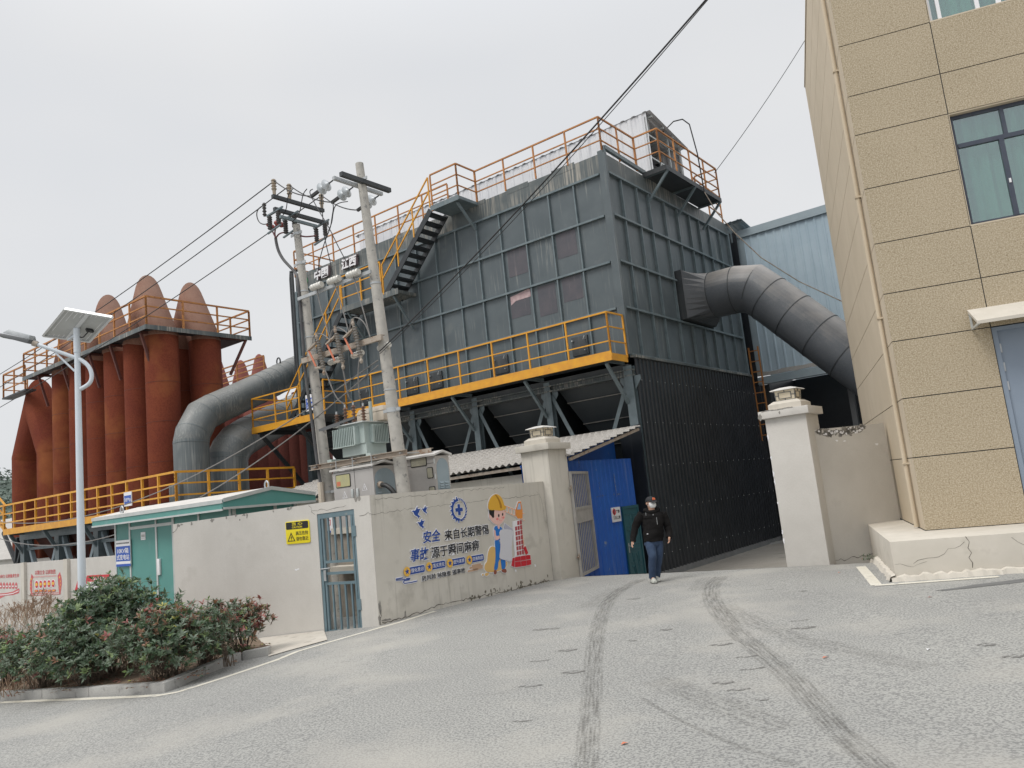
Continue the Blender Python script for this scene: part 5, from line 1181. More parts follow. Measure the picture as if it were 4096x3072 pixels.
for x in (-17.5, -19.9, -21.7, -24.2, -26.6):
    mb = MB(); mb.bar((x, -5.0, zp - .12), (x, -4.3, zp - .12), .09); mb.bar((x, -5.0, zp - .15), (x, -4.62, zp - 1.5), .09); mb.build('bracket', RUSTD, ck)
mb = MB(); mb.bar((-16.95, -.9, zp - .1), (-17.1, -1.6, zp - 1.6), .10); mb.bar((-16.95, -.9, zp - .10), (-17.2, -2.0, zp - .1), .10); mb.build('bracket', RUSTD, ck)
mb = MB(); mb.box(-30.6, -27.9, -5.05, -4.6, 7.15, 7.22); d2 = mb.build('end_deck', STEELD, ck); railing('railing', d2, [(-28, -5.02, 7.22), (-30.5, -5.02, 7.22), (-30.5, -4.0, 7.22)], 1.1, 1.2, ORAN, w=.06)
# lower walkway
zw = .88
mb = MB(); mb.box(-27.6, -13.55, -6.05, -4.6, zw - .06, zw); mb.box(-14.9, -13.55, -4.599, -1.4, zw - .06, zw); lw = mb.build('lower_walkway', STEELD, ck)
mb = MB(); mb.box(-27.6, -13.52, -6.08, -6.051, zw - .14, zw + .11); mb.box(-13.549, -13.52, -6.08, -1.4, zw - .14, zw + .11); mb.build('fascia', YEL, lw)
railing('railing', lw, [(-27.6, -6.03, zw), (-13.57, -6.03, zw), (-13.57, -1.45, zw)], 1.12, 1.12, YEL, w=.07)
railing('railing', lw, [(-28.6, -6.0, zw + .0), (-27.65, -6.03, zw)], 1.12, 1.0, YEL, w=.07)
mb = MB(); mb.bar((-29.6, -5.95, zw + 2.2), (-27.65, -5.95, zw + 1.1), .06); mb.bar((-29.6, -5.95, zw + 1.7), (-27.65, -5.95, zw + .6), .05); mb.bar((-29.6, -5.95, zw + 1.15), (-27.65, -5.95, zw + .05), .12); mb.build('stair_rail', YEL, lw)
# legs, beams, braces and hoppers under the cooler
CL = [-27.2, -23.8, -20.4, -17.0, -13.9]
for y in (-5.3, -1.6):
    for x in CL: mb = MB(); mb.box(x - .20, x + .20, y - .2, y - .17, -2.8, .45); mb.box(x - .2, x + .2, y + .17, y + .2, -2.8, .45); mb.box(x - .02, x + .02, y - .17, y + .17, -2.8, .45); mb.box(x - .19, x + .19, y - .165, y + .165, -2.8, .44); mb.build('leg', BLGR if False else STEELR, ck)
mb = MB(); mb.box(-27.6, -13.7, -5.45, -5.15, .45, .78); mb.box(-27.4, -13.7, -5.4, -5.2, .0, .12); mb.build('beam', STEELR, ck)
for x in CL[:-1]:
    mb = MB(); mb.bar((x + .2, -5.3, .4), (x + 1.6, -5.3, -2.0), .16); mb.bar((x + 3.2, -5.3, .4), (x + 1.8, -5.3, -2.0), .16); mb.build('brace', BLGR, ck)
    mb = MB(); mb.bar((x, -6.0, .75), (x, -5.3, .75), .12); mb.bar((x + .02, -5.95, .70), (x + .02, -5.3, -.35), .12); mb.build('walkway_bracket', STEELR, ck)
    h = MB(); h.hexa([(x + 1.2, -3.8, -2.2), (x + 2.2, -3.8, -2.2), (x + 2.2, -3.0, -2.2), (x + 1.2, -3.0, -2.2)], [(x + .1, -5.0, .44), (x + 3.3, -5.0, .44), (x + 3.3, -1.7, .44), (x + .1, -1.7, .44)]); h.build('hopper', RUSTD, ck)
mb = MB(); mb.box(-27.2, -14.4, -5.0, -1.3, .44, .80); mb.build('base_box', RUSTD, ck)
mb = MB(); mb.bar((-28.6, -5.4, -2.6), (-27.9, -5.4, .6), .14); mb.bar((-29.5, -5.4, .9), (-28.0, -5.4, -.6), .14); mb.bar((-27.5, -5.4, .1), (-29.2, -5.4, -2.5), .12); mb.build('brace', STEELD, ck)
# number plate on the lower rail
u0, u1 = M.front(493, 1971, -6.13), M.front(525, 2022, -6.13)
sg = thing('number_sign', 'small blue and white number sign hung on the lower yellow railing of the cooler', 'sign', M, ((u0.x + u1.x) / 2, -6.10, u1.z))
x0, x1, z0, z1 = u0.x, u1.x, u1.z, u0.z; H = z1 - z0
mb = MB(); mb.box(x0, x1, -6.115, -6.09, z0, z1); mb.build('board', SIGNW, sg); mb = MB(); mb.box(x0 + .03, x1 - .03, -6.119, -6.1151, z0 + .16 * H, z0 + .76 * H); mb.build('blue_field', SIGNB, sg)
mb = MB(); letters(mb, '冷却室2#', (x0 + .05, -6.1195, z0 + .30 * H), FX, FY, w=x1 - x0 - .1, h=.30 * H, depth=.003, bold=.008); mb.build('lettering', SIGNW, sg)
# second cooler standing farther back
c2 = thing('tube_cooler', 'distant red tube cooler with pointed tops seen between the near cooler and the inclined duct', 'cooler', M, (-18, 12, -2.6))
RED2 = mt('far_rust', (.19, .05, .04), (.24, .075, .055), .9, .8, fine=(.12, .035, .03), fine_scale=14, fine_amt=.3)
for i, (u, v) in enumerate(((1038, 1416), (964, 1440), (868, 1425))):
    a = M.at(u, v, 41 if i != 1 else 42); mb = MB(); mb.tube([(a.x, a.y, -2.6), (a.x, a.y, a.z - 3.3), (a.x - .05, a.y, a.z - .30), (a.x - .06, a.y, a.z - .1), (a.x - .06, a.y, a.z)], [1.0, 1.0, .26, .17, .06], 24); mb.build('tube', RED2, c2, smooth=True, ang=60)
for i in range(8):
    a = M.at(985 + 42 * i, 1850, 36); mb = MB(); mb.tube([(a.x, a.y, -2.6), (a.x, a.y, 3.0 + .5 * i)], .62, 20); mb.build('tube', RED2, c2, smooth=True)
a, b = M.at(860, 1490, 38.5), M.at(1075, 1505, 38.5)
dk2 = MB().box(a.x - .3, b.x + 2, a.y - .2, a.y + .5, a.z - 1.35, a.z - 1.25).build('deck', STEELD, c2); railing('railing', dk2, [(a.x - .3, a.y, a.z - 1.2), (b.x + 2, a.y, a.z - 1.2)], 1.25, 1.9, ORAN, 4, w=.06)

# ------------------------------------------------------------------ far wall with red posters
fw = thing('poster_wall', 'pale wall with piers and red slogan posters below the cooler', 'wall', M, (-19, -7.4, -2.4))
YF = -7.6
mb = MB(); mb.box(-33, -10.4, YF, YF + .2, -3.0, -.44); mb.build('plaster', PLAST, fw)
mb = MB()
for x in (-28.6, -24.9, -21.2, -17.7, -14.1): mb.box(x - .14, x + .14, YF - .10, YF - .001, -3.0, -.415)
mb.build('pier', PLASTG, fw)
zz5 = zoomed(0, 2250, 4.9156); fy = lambda x, y, o=0.0: M.front(*zz5(x, y), YF - o)
def fpl(mb, pts, o, d=.004): return mb.prism([(fy(*p).x, YF - o, fy(*p).z) for p in pts], (0, -d, 0))
def fel(mb, x, y, rx, ry, o):
    c = fy(x, y); k = fy(x + rx, y).x - c.x; h = c.z - fy(x, y + ry).z; mb.prism([(c.x + k * math.cos(2 * math.pi * i / 20), YF - o, c.z + h * math.sin(2 * math.pi * i / 20)) for i in range(20)], (0, -.004, 0))
def ftxt(mb, body, l, r_, t, o, bold=.02):
    a, b, c = fy(*l), fy(*r_), fy(*t); letters(mb, body, (a.x, YF - o, a.z), FX, FY, w=b.x - a.x, h=c.z - a.z, depth=.004, bold=bold)
ps = thing('slogan_poster', 'shield-shaped red slogan poster with five discs in the middle bay of the far wall', 'poster', M, (fy(900, 400).x, YF, fy(900, 640).z), 'red posters on the far wall')
mb = MB(); fpl(mb, [(622, 225), (665, 290), (640, 330), (632, 420), (648, 600), (1140, 590), (1150, 420), (1145, 330), (1132, 265), (1180, 185), (1212, 300), (1218, 420), (1190, 630), (622, 655), (590, 520), (592, 380)], .002); mb.build('frame', FADER, ps)
mb = MB(); fpl(mb, [(650, 350), (662, 340), (655, 590), (640, 595)], .007); fpl(mb, [(1130, 330), (1142, 325), (1165, 590), (1150, 592)], .007); fpl(mb, [(640, 618), (1170, 605), (1168, 620), (642, 634)], .007); mb.build('pale_trim', PLAST, ps)
mb = MB(); ftxt(mb, '以精立业 以质取胜', (690, 245), (1098, 215), (690, 158), .002, .012); mb.build('lettering', FADER, ps)
mb = MB()
for k in range(4): fpl(mb, [(672 + 112 * k, 270 - 6 * k), (774 + 112 * k, 264 - 6 * k), (774 + 112 * k, 292 - 6 * k), (672 + 112 * k, 298 - 6 * k)], .002)
mb.build('small_print', mt('faint_print', (.56, .30, .29), (.60, .42, .40), 40, .7), ps)
mb, mb2, mb3 = MB(), MB(), MB()
for k in range(5):
    x, y = 725 + 81 * k, 432 - 5 * k; fel(mb3, x, y, 38, 86, .002); fel(mb, x, y, 30, 72, .007); fpl(mb2, [(x - 22, y - 26), (x + 22, y - 29), (x + 22, y + 22), (x - 22, y + 25)], .012); x2 = 718 + 86 * k; fpl(mb, [(x2 - 34, 540 - 2 * k), (x2 + 34, 536 - 2 * k), (x2 + 34, 578 - 2 * k), (x2 - 34, 582 - 2 * k)], .007); fpl(mb2, [(x2 - 24, 553 - 2 * k), (x2 + 24, 550 - 2 * k), (x2 + 24, 566 - 2 * k), (x2 - 24, 569 - 2 * k)], .012)
for x, y, s in ((622, 325, 20), (610, 400, 13), (608, 470, 12), (613, 540, 10), (1178, 290, 22), (1192, 370, 14), (1192, 440, 13), (1188, 500, 11)): fpl(mb2, [(x + s * (1 if i % 2 == 0 else .42) * math.sin(math.pi * i / 5) * .75, y - s * (1 if i % 2 == 0 else .42) * 1.4 * math.cos(math.pi * i / 5)) for i in range(10)], .008)
mb3.build('disc_border', SIGNW, ps); mb.build('disc', SIGNR, ps); mb2.build('gold_mark', GOLD, ps)
ps = thing('slogan_poster', 'faded red slogan poster with ribbon and tag row in the leftmost far wall bay', 'poster', M, (fy(150, 400).x, YF, fy(150, 640).z), 'red posters on the far wall')
mb = MB(); ftxt(mb, '以科技为动力 以质量求生存', (-150, 318), (378, 300), (-150, 250), .002, .02); mb.build('lettering', FADER, ps)
mb = MB(); mb2 = MB()
for k in range(7): x = -40 + 60 * k; fpl(mb, [(x - 22, 425), (x, 385), (x + 22, 420), (x + 24, 500), (x, 520), (x - 22, 505)], .002); fpl(mb2, [(x - 12, 455), (x + 12, 453), (x + 12, 480), (x - 12, 482)], .007)
fpl(mb, [(-120, 620), (100, 600), (250, 575), (370, 505), (385, 540), (375, 600), (250, 640), (110, 650), (0, 710), (0, 670), (-120, 690)], .002); mb.build('tag_row', FADER, ps); mb2.build('tag_mark', SIGNW, ps)
mb = MB(); fpl(mb, [(-120, 640), (110, 625), (260, 600), (370, 550), (372, 562), (260, 614), (110, 640), (-120, 656)], .007); mb.build('ribbon_trim', SIGNW, ps)
ps = thing('slogan_poster', 'red and white slogan poster partly hidden by the lamp post and the green shrub', 'poster', M, (fy(1930, 350).x, YF, fy(1930, 500).z), 'red posters on the far wall')
mb = MB(); fpl(mb, [(1715, 255), (2165, 230), (2125, 330), (2030, 380), (1740, 385), (1705, 430), (1690, 320)], .002); fpl(mb, [(1535, 330), (1470, 560), (1540, 575)], .002); mb.build('band', SIGNR, ps)
mb = MB(); fpl(mb, [(1745, 380), (1925, 372), (1990, 415), (1980, 500), (1960, 560), (1690, 560), (1710, 430)], .007); ftxt(mb, '落实安全生产', (1805, 352), (2050, 338), (1805, 285), .007, .012); mb.build('white_field', SIGNW, ps)
mb = MB(); ftxt(mb, '推动安全发展', (1762, 470), (2000, 462), (1762, 415), .012, .02); mb.build('lettering', INK, ps)
hb = thing('roadside_house', 'low house with pale tiled roof glimpsed under the left end of the cooler', 'house', M, (-41, 2, -2.6))
mb = MB(); mb.hexa([(-60, 0, -.4), (-37, 0, -.4), (-37, .1, -.5), (-60, .1, -.5)], [(-60, 5, 2.6), (-37, 5, 2.6), (-37, 5.1, 2.5), (-60, 5.1, 2.5)]); mb.build('roof', TILE, hb)
mb = MB(); mb.box(-60, -37.2, .3, 9, -3, -.42); mb.build('wall', PLAST, hb)

# ------------------------------------------------------------------ green transformer kiosk
kx0, kx1, ky0, ky1, kz0, kz1 = -10.25, -4.98, -9.55, -7.85, -1.70, .50
kk = thing('substation_kiosk', 'teal panelled transformer kiosk with low white gabled roof', 'kiosk', M, ((kx0 + kx1) / 2, (ky0 + ky1) / 2, kz0 - .3))
mb = MB(); mb.box(kx0, kx1, ky0, ky1, kz0, kz1); mb.build('body', TEAL, kk)
mb = MB(); mb.box(kx0 - .05, kx1 + .05, ky0 - .05, ky1 + .05, kz0 - .9, kz0 - .002); mb.build('base', CREAM, kk)
zz = zoomed(0, 2100, 2.766); fx = lambda x, y: M.front(*zz(x, y), ky0).x
mb = MB(); w = .035
for x in (kx0 + .03, fx(1447, 300), fx(1740, 300), fx(1890, 300) + .15, kx1 - 2.4, kx1 - 1.3, kx1 - .04): mb.box(x - w, x + w, ky0 - .022, ky0 - .001, kz0, kz1 - .0)
mb.box(kx0, kx1, ky0 - .020, ky0 - .0015, kz0, kz0 + .07); mb.box(fx(1447, 300) + w, fx(1890, 300) + .15 - w, ky0 - .0205, ky0 - .002, .24, .31)
for y in (ky0 + .05, -8.45, ky1 - .05): mb.box(kx1 + .001, kx1 + .022, y - .04, y + .04, kz0, kz1)
mb.box(kx1 + .0012, kx1 + .021, ky0 + .1, ky1 - .1, .12, .19); mb.build('trim', ALU, kk)
ym = (ky0 + ky1) / 2; oh = .35; ez, rz_ = .57, .755
mb = MB(); mb.prism([(kx1 + .25, ky0 - oh, ez), (kx1 + .25, ym, rz_), (kx1 + .25, ky1 + oh, ez), (kx1 + .25, ky1 + oh, ez + .075), (kx1 + .25, ym, rz_ + .085), (kx1 + .25, ky0 - oh, ez + .075)], (kx0 - kx1 - .72, 0, 0)); mb.build('roof', ROOFW, kk)
mb = MB(); mb.prism([(kx1 + .255, ky0 - oh - .01, ez - .10), (kx1 + .255, ky0 - oh - .01, ez + .06), (kx1 + .255, ym, rz_ + .07), (kx1 + .255, ky1 + oh + .01, ez + .06), (kx1 + .255, ky1 + oh + .01, ez - .10), (kx1 + .255, ky1 + oh + .01, ez - .14)][:5], (-.03, 0, 0)); mb.box(kx0 - .46, kx1 + .22, ky0 - oh - .012, ky0 - oh + .02, ez - .15, ez - .002); mb.build('gable_board', TEAL, kk)
mb = MB(); mb.box(kx0 - .46, kx1 + .26, ky0 - oh - .03, ky0 - oh - .013, ez - .012, ez + .07); mb.box(kx0 - .46, kx1 + .26, ky0 - oh - .03, ky0 - oh - .0131, ez - .17, ez - .13); mb.box(kx1 + .256, kx1 + .28, ky0 - oh, ky1 + oh, ez - .15, ez - .10); mb.bar((kx1 + .27, ky0 - oh, ez + .05), (kx1 + .27, ym, rz_ + .06), .03, .08); mb.bar((kx1 + .27, ky1 + oh, ez + .05), (kx1 + .27, ym, rz_ + .06), .03, .08); mb.build('eaves_trim', ALU, kk)
for (x, y, z) in ((kx1 + .1, ym, rz_ + .14), (kx0 + .8, ky0 - .2, ez + .18)): mb = MB(); c_ = [(x + .07 * math.cos(2 * math.pi * i / 12), y, z + .09 * math.sin(2 * math.pi * i / 12)) for i in range(13)]; mb.tube(c_, .02, 6); mb.build('lifting_eye', GALV, kk)
mb = MB(); hx = fx(1772, 465); mb.box(hx - .06, hx + .06, ky0 - .05, ky0 - .001, -.90, -.52); mb.build('door_handle', SIGNW, kk, bevel=.01)
lx = fx(1590, 200); mb = MB(); mb.box(lx - .11, lx + .11, ky0 - .012, ky0 - .001, .06 - .10, .06 + .09); lab = mb.build('door_label', SIGNW, kk)
mb = MB(); mb.box(lx - .08, lx + .08, ky0 - .015, ky0 - .0121, .03, .09); mb.box(lx - .08, lx + .08, ky0 - .015, ky0 - .0121, -.005, .008); mb.build('print', mt('faded_print', (.42, .42, .40), (.55, .55, .53), 60, .7), lab)
a, b = M.front(*zz(1281, 222), ky0 - .05), M.front(*zz(1445, 440), ky0 - .05)
sg = thing('station_sign', 'blue and white kiosk sign reading 10KV on the left corner of the teal kiosk', 'sign', M, ((a.x + b.x) / 2, ky0 - .03, -.62))
x0, x1, z0, z1 = a.x, b.x, -.615, .005; H = z1 - z0; yy = ky0 - .05
mb = MB(); mb.box(x0, x1, yy, ky0 - .025, z0, z1); mb.build('board', SIGNW, sg); mb = MB(); mb.box(x0 + .005, x1 - .005, yy - .003, yy - .0002, z0 + .16 * H, z1 - .24 * H); mb.box(x0, x1, yy - .003, yy - .0002, z0 - .03, z0 + .05 * H); mb.build('blue_field', SIGNB, sg)
mb = MB(); letters(mb, '10KV箱', (x0 + .08, yy - .0035, z0 + .47 * H), FX, FY, w=x1 - x0 - .16, h=.22 * H, depth=.003, bold=.010); letters(mb, '式变电站', (x0 + .05, yy - .0035, z0 + .21 * H), FX, FY, w=x1 - x0 - .10, h=.22 * H, depth=.003, bold=.010); mb.build('lettering', SIGNW, sg)
mb = MB()
for k in range(16): xx = x0 + .03 + (x1 - x0 - .06) * k / 16; mb.box(xx, xx + .025, yy - .002, yy - .0001, z1 - .15 * H, z1 - .09 * H)
mb.build('small_print', INK, sg)

# ------------------------------------------------------------------ solar street lamp
lp = W.at(323, 2100, 13.3); bx_, by_ = lp.x, 13.3
lt = thing('solar_street_lamp', 'white solar street lamp with tilted panel and curved arm brace', 'street lamp', W, (bx_, by_, zg(bx_, by_)))
LF = lambda u, v, dy=0: (lambda p: Vector((p.x, p.y, p.z)))(W.at(u, v, 13.3 + dy))
z1x = zoomed(0, 1050, 3.016); T_ = lambda x, y, dy=0: LF(*z1x(x, y), dy)
top = T_(912, 810)
mb = MB(); mb.tube([(bx_, by_, zg(bx_, by_) - .2), (bx_, by_, top.z)], [.072, .045], 20); mb.tube([(bx_, by_, top.z - .42), (bx_, by_, top.z + .02)], .056, 16); mb.build('pole', LAMPW, lt, smooth=True)
mb = MB(); a, b = T_(905, 1145), T_(440, 985, -.12); mb.tube([a, b], .034, 12); mb.tube([T_(900, 1310), T_(672, 1092, -.06)], .018, 8); mb.build('arm', LAMPW, lt, smooth=True)
cv = [T_(945, 1160), T_(1010, 1195), T_(1075, 1255), T_(1108, 1340), T_(1105, 1420), T_(1065, 1475), T_(965, 1530)]; mb = MB(); mb.tube(smooth_pts(cv, 2), .035, 12); mb.build('curved_brace', LAMPW, lt, smooth=True)
mb = MB(); mb.tube([T_(455, 990, -.115), T_(395, 972, -.135)], .05, 12); mb.build('arm_socket', RUSTB, lt, smooth=True)
h0, h1 = T_(400, 970, -.14), T_(15, 878, -.25); dh = (h1 - h0); Lh = dh.length; dh.normalize(); sh_ = Vector((.25, 1, .0)).normalized(); nh = sh_.cross(dh).normalized(); nh = nh if nh.z > 0 else -nh
P3 = lambda s, t, n: h0 + dh * s + sh_ * t + nh * n
mb = MB(); mb.hexa([P3(0, -.11, -.03), P3(Lh, -.10, -.02), P3(Lh, .10, -.02), P3(0, .11, -.03)], [P3(.0, -.10, .05), P3(Lh - .03, -.08, .035), P3(Lh - .03, .08, .035), P3(0, .10, .05)]); hd = mb.build('lamp_head', DGREY, lt, bevel=.015)
mb = MB(); mb.hexa([P3(.42, -.085, -.034), P3(Lh - .05, -.075, -.03), P3(Lh - .05, .075, -.03), P3(.42, .085, -.034)], [P3(.42, -.085, -.024), P3(Lh - .05, -.075, -.02), P3(Lh - .05, .075, -.02), P3(.42, .085, -.024)]); mb.build('lens', LENS, hd)
mb = MB(); mb.hexa([P3(.02, -.08, .051), P3(.46, -.08, .047), P3(.46, .08, .047), P3(.02, .08, .051)], [P3(.04, -.06, .12), P3(.40, -.06, .13), P3(.40, .06, .13), P3(.04, .06, .12)]); mb.build('driver_box', GALV, hd, bevel=.01)
# tilted panel: quadrilateral seen from below
A_, B_, C_, D_ = T_(785, 560, -.42), T_(1355, 660, -.42), T_(1085, 950, .36), T_(522, 880, .36)
nn = (B_ - A_).cross(D_ - A_).normalized(); nn = nn if nn.z > 0 else -nn
pl_ = MB(); pl_.hexa([A_, B_, C_, D_], [p + nn * .035 for p in (A_, B_, C_, D_)]); pno = pl_.build('solar_panel', PANEL, lt)
mb = MB()
for a, b in ((A_, B_), (B_, C_), (C_, D_), (D_, A_)): mb.bar(a - nn * .003, b - nn * .003, .035, .045, up=nn)
mb.bar(A_.lerp(B_, .50) - nn * .02, D_.lerp(C_, .52) - nn * .02, .06, .035, up=nn); mb.build('panel_frame', PALU, pno)
mb = MB()
for k in range(1, 10):
    if k == 5: continue
    mb.bar(A_.lerp(B_, k / 10) - nn * .001, D_.lerp(C_, k / 10) - nn * .001, .008, .004, up=nn)
mb.build('cell_line', SIGNW, pno)
mb = MB(); c = B_.lerp(D_, .40) + (C_ - B_) * .12 - nn * .02; c = A_.lerp(B_, .80).lerp(D_.lerp(C_, .80), .55) - nn * .025; mb.bar(c - (B_ - A_).normalized() * .06, c + (B_ - A_).normalized() * .06, .07, .04, up=nn); jb = mb.build('junction_box', BLACK, pno)
mb = MB(); e = top + Vector((.05, 0, -.12)); mb.tube(smooth_pts([e, e.lerp(c, .35) - Vector((0, 0, .08)), e.lerp(c, .8) - Vector((0, 0, .02)), c], 2), .010, 6); mb.build('panel_cable', CABLE, lt)
mb = MB(); mid = A_.lerp(B_, .5).lerp(D_.lerp(C_, .5), .55); mb.bar(top, mid - nn * .03, .05, .05); mb.bar(top + Vector((0, 0, -.1)), D_.lerp(C_, .55) - nn * .03, .035, .035); mb.build('panel_bracket', LAMPW, lt)

# ------------------------------------------------------------------ twin utility poles with the transformer rack
zW = zoomed(1000, 700, 4.148); zR = zoomed(1000, 600, 2.0733); z6_ = zoomed(1100, 1000, 3.3175); zS1 = zoomed(1150, 1350, 3.686); zS2 = zoomed(1250, 1600, 3.687); z4_ = zoomed(900, 1300, 2.074)
YP = -8.75
class Pole:
    def __init__(s, b, t, rb, rt): s.b, s.t, s.rb, s.rt = Vector(b), Vector(t), rb, rt
    def at(s, z): k = (z - s.b.z) / (s.t.z - s.b.z); return s.b.lerp(s.t, k)
    def r(s, z): k = (z - s.b.z) / (s.t.z - s.b.z); return s.rb + (s.rt - s.rb) * k
PL = Pole((-2.50, YP, -1.9), (-3.168, YP, 6.52), .142, .079); PR = Pole((-.30, YP, -1.9), (-.99, YP, 7.18), .15, .083)
def mkpole(P, label):
    t = thing('utility_pole', label, 'utility pole', M, P.b, 'concrete utility poles'); mb = MB(); mb.tube([P.b - (P.t - P.b) * .03, P.t], [P.rb, P.rt], 24); mb.build('shaft', CONC, t, smooth=True)
    return t
pl_t = mkpole(PL, 'shorter left concrete utility pole with three pin insulators on its top arm'); pr_t = mkpole(PR, 'taller right concrete utility pole with white disc insulators')
def collar(t, P, z, h=.05, lug=True):
    mb = MB(); c = P.at(z); mb.tube([c - Vector((0, 0, h / 2)), c + Vector((0, 0, h / 2))], P.r(z) + .008, 20)
    if lug: mb.box(c.x + P.r(z), c.x + P.r(z) + .11, c.y - .04, c.y - .02, z - .03, z + .03); mb.box(c.x - P.r(z) - .11, c.x - P.r(z), c.y - .04, c.y - .02, z - .03, z + .03)
    return mb.build('clamp_band', GALV, t)
def shed_ins(mb, p, q_, r, n, core=.5):
    """ribbed insulator from p to q"""
    p, q_ = Vector(p), Vector(q_); ax = (q_ - p).normalized(); Ln = (q_ - p).length; prof = [(0, r * core)]
    for k in range(n): a = Ln * (k + .25) / n; b = Ln * (k + .5) / n; c = Ln * (k + .75) / n; prof += [(a, r * core), (b, r), (c, r * core)]
    prof.append((Ln, r * core)); return mb.lathe(prof, p, 14, ax)
def disc_ins(mb, p, ax, r=.125):
    return mb.lathe([(0, .03), (.05, .045), (.07, r * .55), (.085, r), (.10, r), (.115, r * .6), (.15, .03)], p, 18, ax)
# left pole arms (they run back from the road, along y)
def arm(t, P, pa, pb, s=.075, mat=STEELD, dx=0.0, name='crossarm'):
    xa = P.at(M.side(*pa, P.t.x).z).x + dx; a, b = M.side(*pa, xa), M.side(*pb, xa); a.z = b.z = (a.z + b.z) / 2
    mb = MB(); mb.box(xa - s / 2, xa + s / 2, a.y, b.y, a.z - s / 2, a.z + s / 2); return mb.build(name, mat, t), xa, a, b
dxL = -(.09)
a1, xa1, e0, e1 = arm(pl_t, PL, zW(370, 340), zW(1220, 605), .08, STEELD, -.10)
for t in (.04, .33, .97):
    y = e0.y + (e1.y - e0.y) * t; mb = MB(); mb.lathe([(0, .035), (.11, .04), (.12, .05)], (xa1, y, e0.z + .04), 10); shed_ins(mb, (xa1, y, e0.z + .15), (xa1, y, e0.z + .40), .062, 4, .7); mb.build('pin_insulator', PORC if False else mt('tan_porcelain', (.40, .34, .26), (.30, .24, .18), 12, .35) if 'tan_porcelain' not in MATS else MATS['tan_porcelain'], a1, smooth=True)
ins_pts = [Vector((xa1, e0.y + (e1.y - e0.y) * t, e0.z + .36)) for t in (.04, .33, .97)]
a2, xa2, f0, f1 = arm(pl_t, PL, zW(400, 575), zW(1290, 795), .08, STEELD, -.11); f_b, _, g0, g1 = arm(pl_t, PL, zW(500, 690), zW(1100, 850), .06, STEELR, .10, 'rear_crossarm')
for t in (.02, .30, .88):
    y = f0.y + (f1.y - f0.y) * t; mb = MB(); mb.bar((xa2 - .30, y, f0.z - .07), (xa2 + .22, y, f0.z - .04), .05, .035); mb.bar((xa2 - .32, y, f0.z - .47), (xa2 + .16, y, f0.z - .40), .04, .03); mb.bar((xa2 - .34, y + .05, f0.z - .03), (xa2 + .2, y + .05, f0.z + .01), .035, .03); sw = mb.build('isolator_switch', STEELR, a2)
    mb = MB(); shed_ins(mb, (xa2 - .22, y, f0.z - .40), (xa2 - .22, y, f0.z - .10), .06, 7, .75); shed_ins(mb, (xa2 + .10, y, f0.z - .36), (xa2 + .10, y, f0.z - .08), .06, 7, .75); mb.build('insulator', PORCD, sw, smooth=True)
mb = MB(); y = f0.y - .18; shed_ins(mb, (xa2 - .1, y, f0.z - .18), (xa2 - .1, y, f0.z + .12), .05, 4, .6); mb.build('arrester', PORCD, a2, smooth=True)
for z in (6.30, 5.60): collar(pl_t, PL, z, .06)
for z in (4.95, 3.9, 3.6): collar(pl_t, PL, z, .025, False)
collar(pl_t, PL, .55, .05); collar(pr_t, PR, 6.8, .04); collar(pr_t, PR, 4.55, .04, False); collar(pr_t, PR, 2.35, .02, False); collar(pr_t, PR, 1.95, .09)
# pole plate seen through the gate
c = PL.at(-.55); mb = MB(); mb.box(c.x - .17, c.x + .17, YP - .155, YP - .145, -.28, .20); pp = mb.build('pole_plate', SIGNW, pl_t)
mb = MB(); mb.box(c.x - .17, c.x + .17, YP - .158, YP - .1551, .15, .20); mb.box(c.x - .17, c.x + .17, YP - .158, YP - .1551, -.28, -.24); letters(mb, '10KV', (c.x - .14, YP - .1552, .03), FX, FY, w=.26, h=.08, depth=.003, bold=.02); mb.build('plate_band', SIGNB, pp)
mb = MB(); letters(mb, '上刀', (c.x - .14, YP - .1552, -.14), FX, FY, w=.26, h=.13, depth=.003, bold=.01); mb.build('plate_letters', SIGNR, pp)
# right pole arms and disc strings
b1, xb1, h0_, h1_ = arm(pr_t, PR, zR(752, 190), zR(1160, 345), .09, STEELD, .10); b2, xb2, i0, i1 = arm(pr_t, PR, zR(690, 222), zR(1095, 375), .07, GALV, -.13, 'rear_crossarm')
disc_pts = []
for t in (.02, .42, .96):
    y = i0.y + (i1.y - i0.y) * t; mb = MB(); p = Vector((xb2 - .05, y, i0.z - .03)); ax = Vector((-1, 0, -.16)).normalized(); mb.tube([p, p + ax * .14], .016, 6); mb.build('shackle', STEELD, b2)
    mb = MB(); disc_ins(mb, p + ax * .12, ax); disc_ins(mb, p + ax * .27, ax); mb.build('disc_insulator', PORCG, b2, smooth=True)
    mb = MB(); e = p + ax * .42; mb.bar(e, e + ax * .28, .05, .06); mb.build('strain_clamp', BLACK, b2); disc_pts.append(e + ax * .26)
# middle insulator bar and fuse bar between the poles
rk = thing('transformer_rack', 'steel rack of channels between the twin poles with insulator bar and fuse bar', 'rack', M, (-1.4, YP, 1.0))
zb1 = 4.77; yB = YP - .17
mb = MB(); mb.box(-3.05, -.72, yB - .02, yB + .02, zb1 - .05, zb1 + .02); ib = mb.build('insulator_bar', GALV, rk)
for px in ((605, 490), (835, 408), (1088, 325)):
    p = M.front(*z6_(*px), yB); mb = MB(); shed_ins(mb, (p.x - .17, yB - .10, p.z), (p.x + .17, yB - .10, p.z), .075, 4, .82); mb.build('post_insulator', PORC, ib, smooth=True)
zf = 3.36; yF_ = YP - .22
mb = MB(); mb.box(-2.98, -.50, yF_ - .03, yF_ + .03, zf - .05, zf + .06); mb.box(-2.98, -.50, yF_ + .03, yF_ + .09, zf + .05, zf + .0599); fb = mb.build('fuse_bar', RUSTB, rk)
fus = []
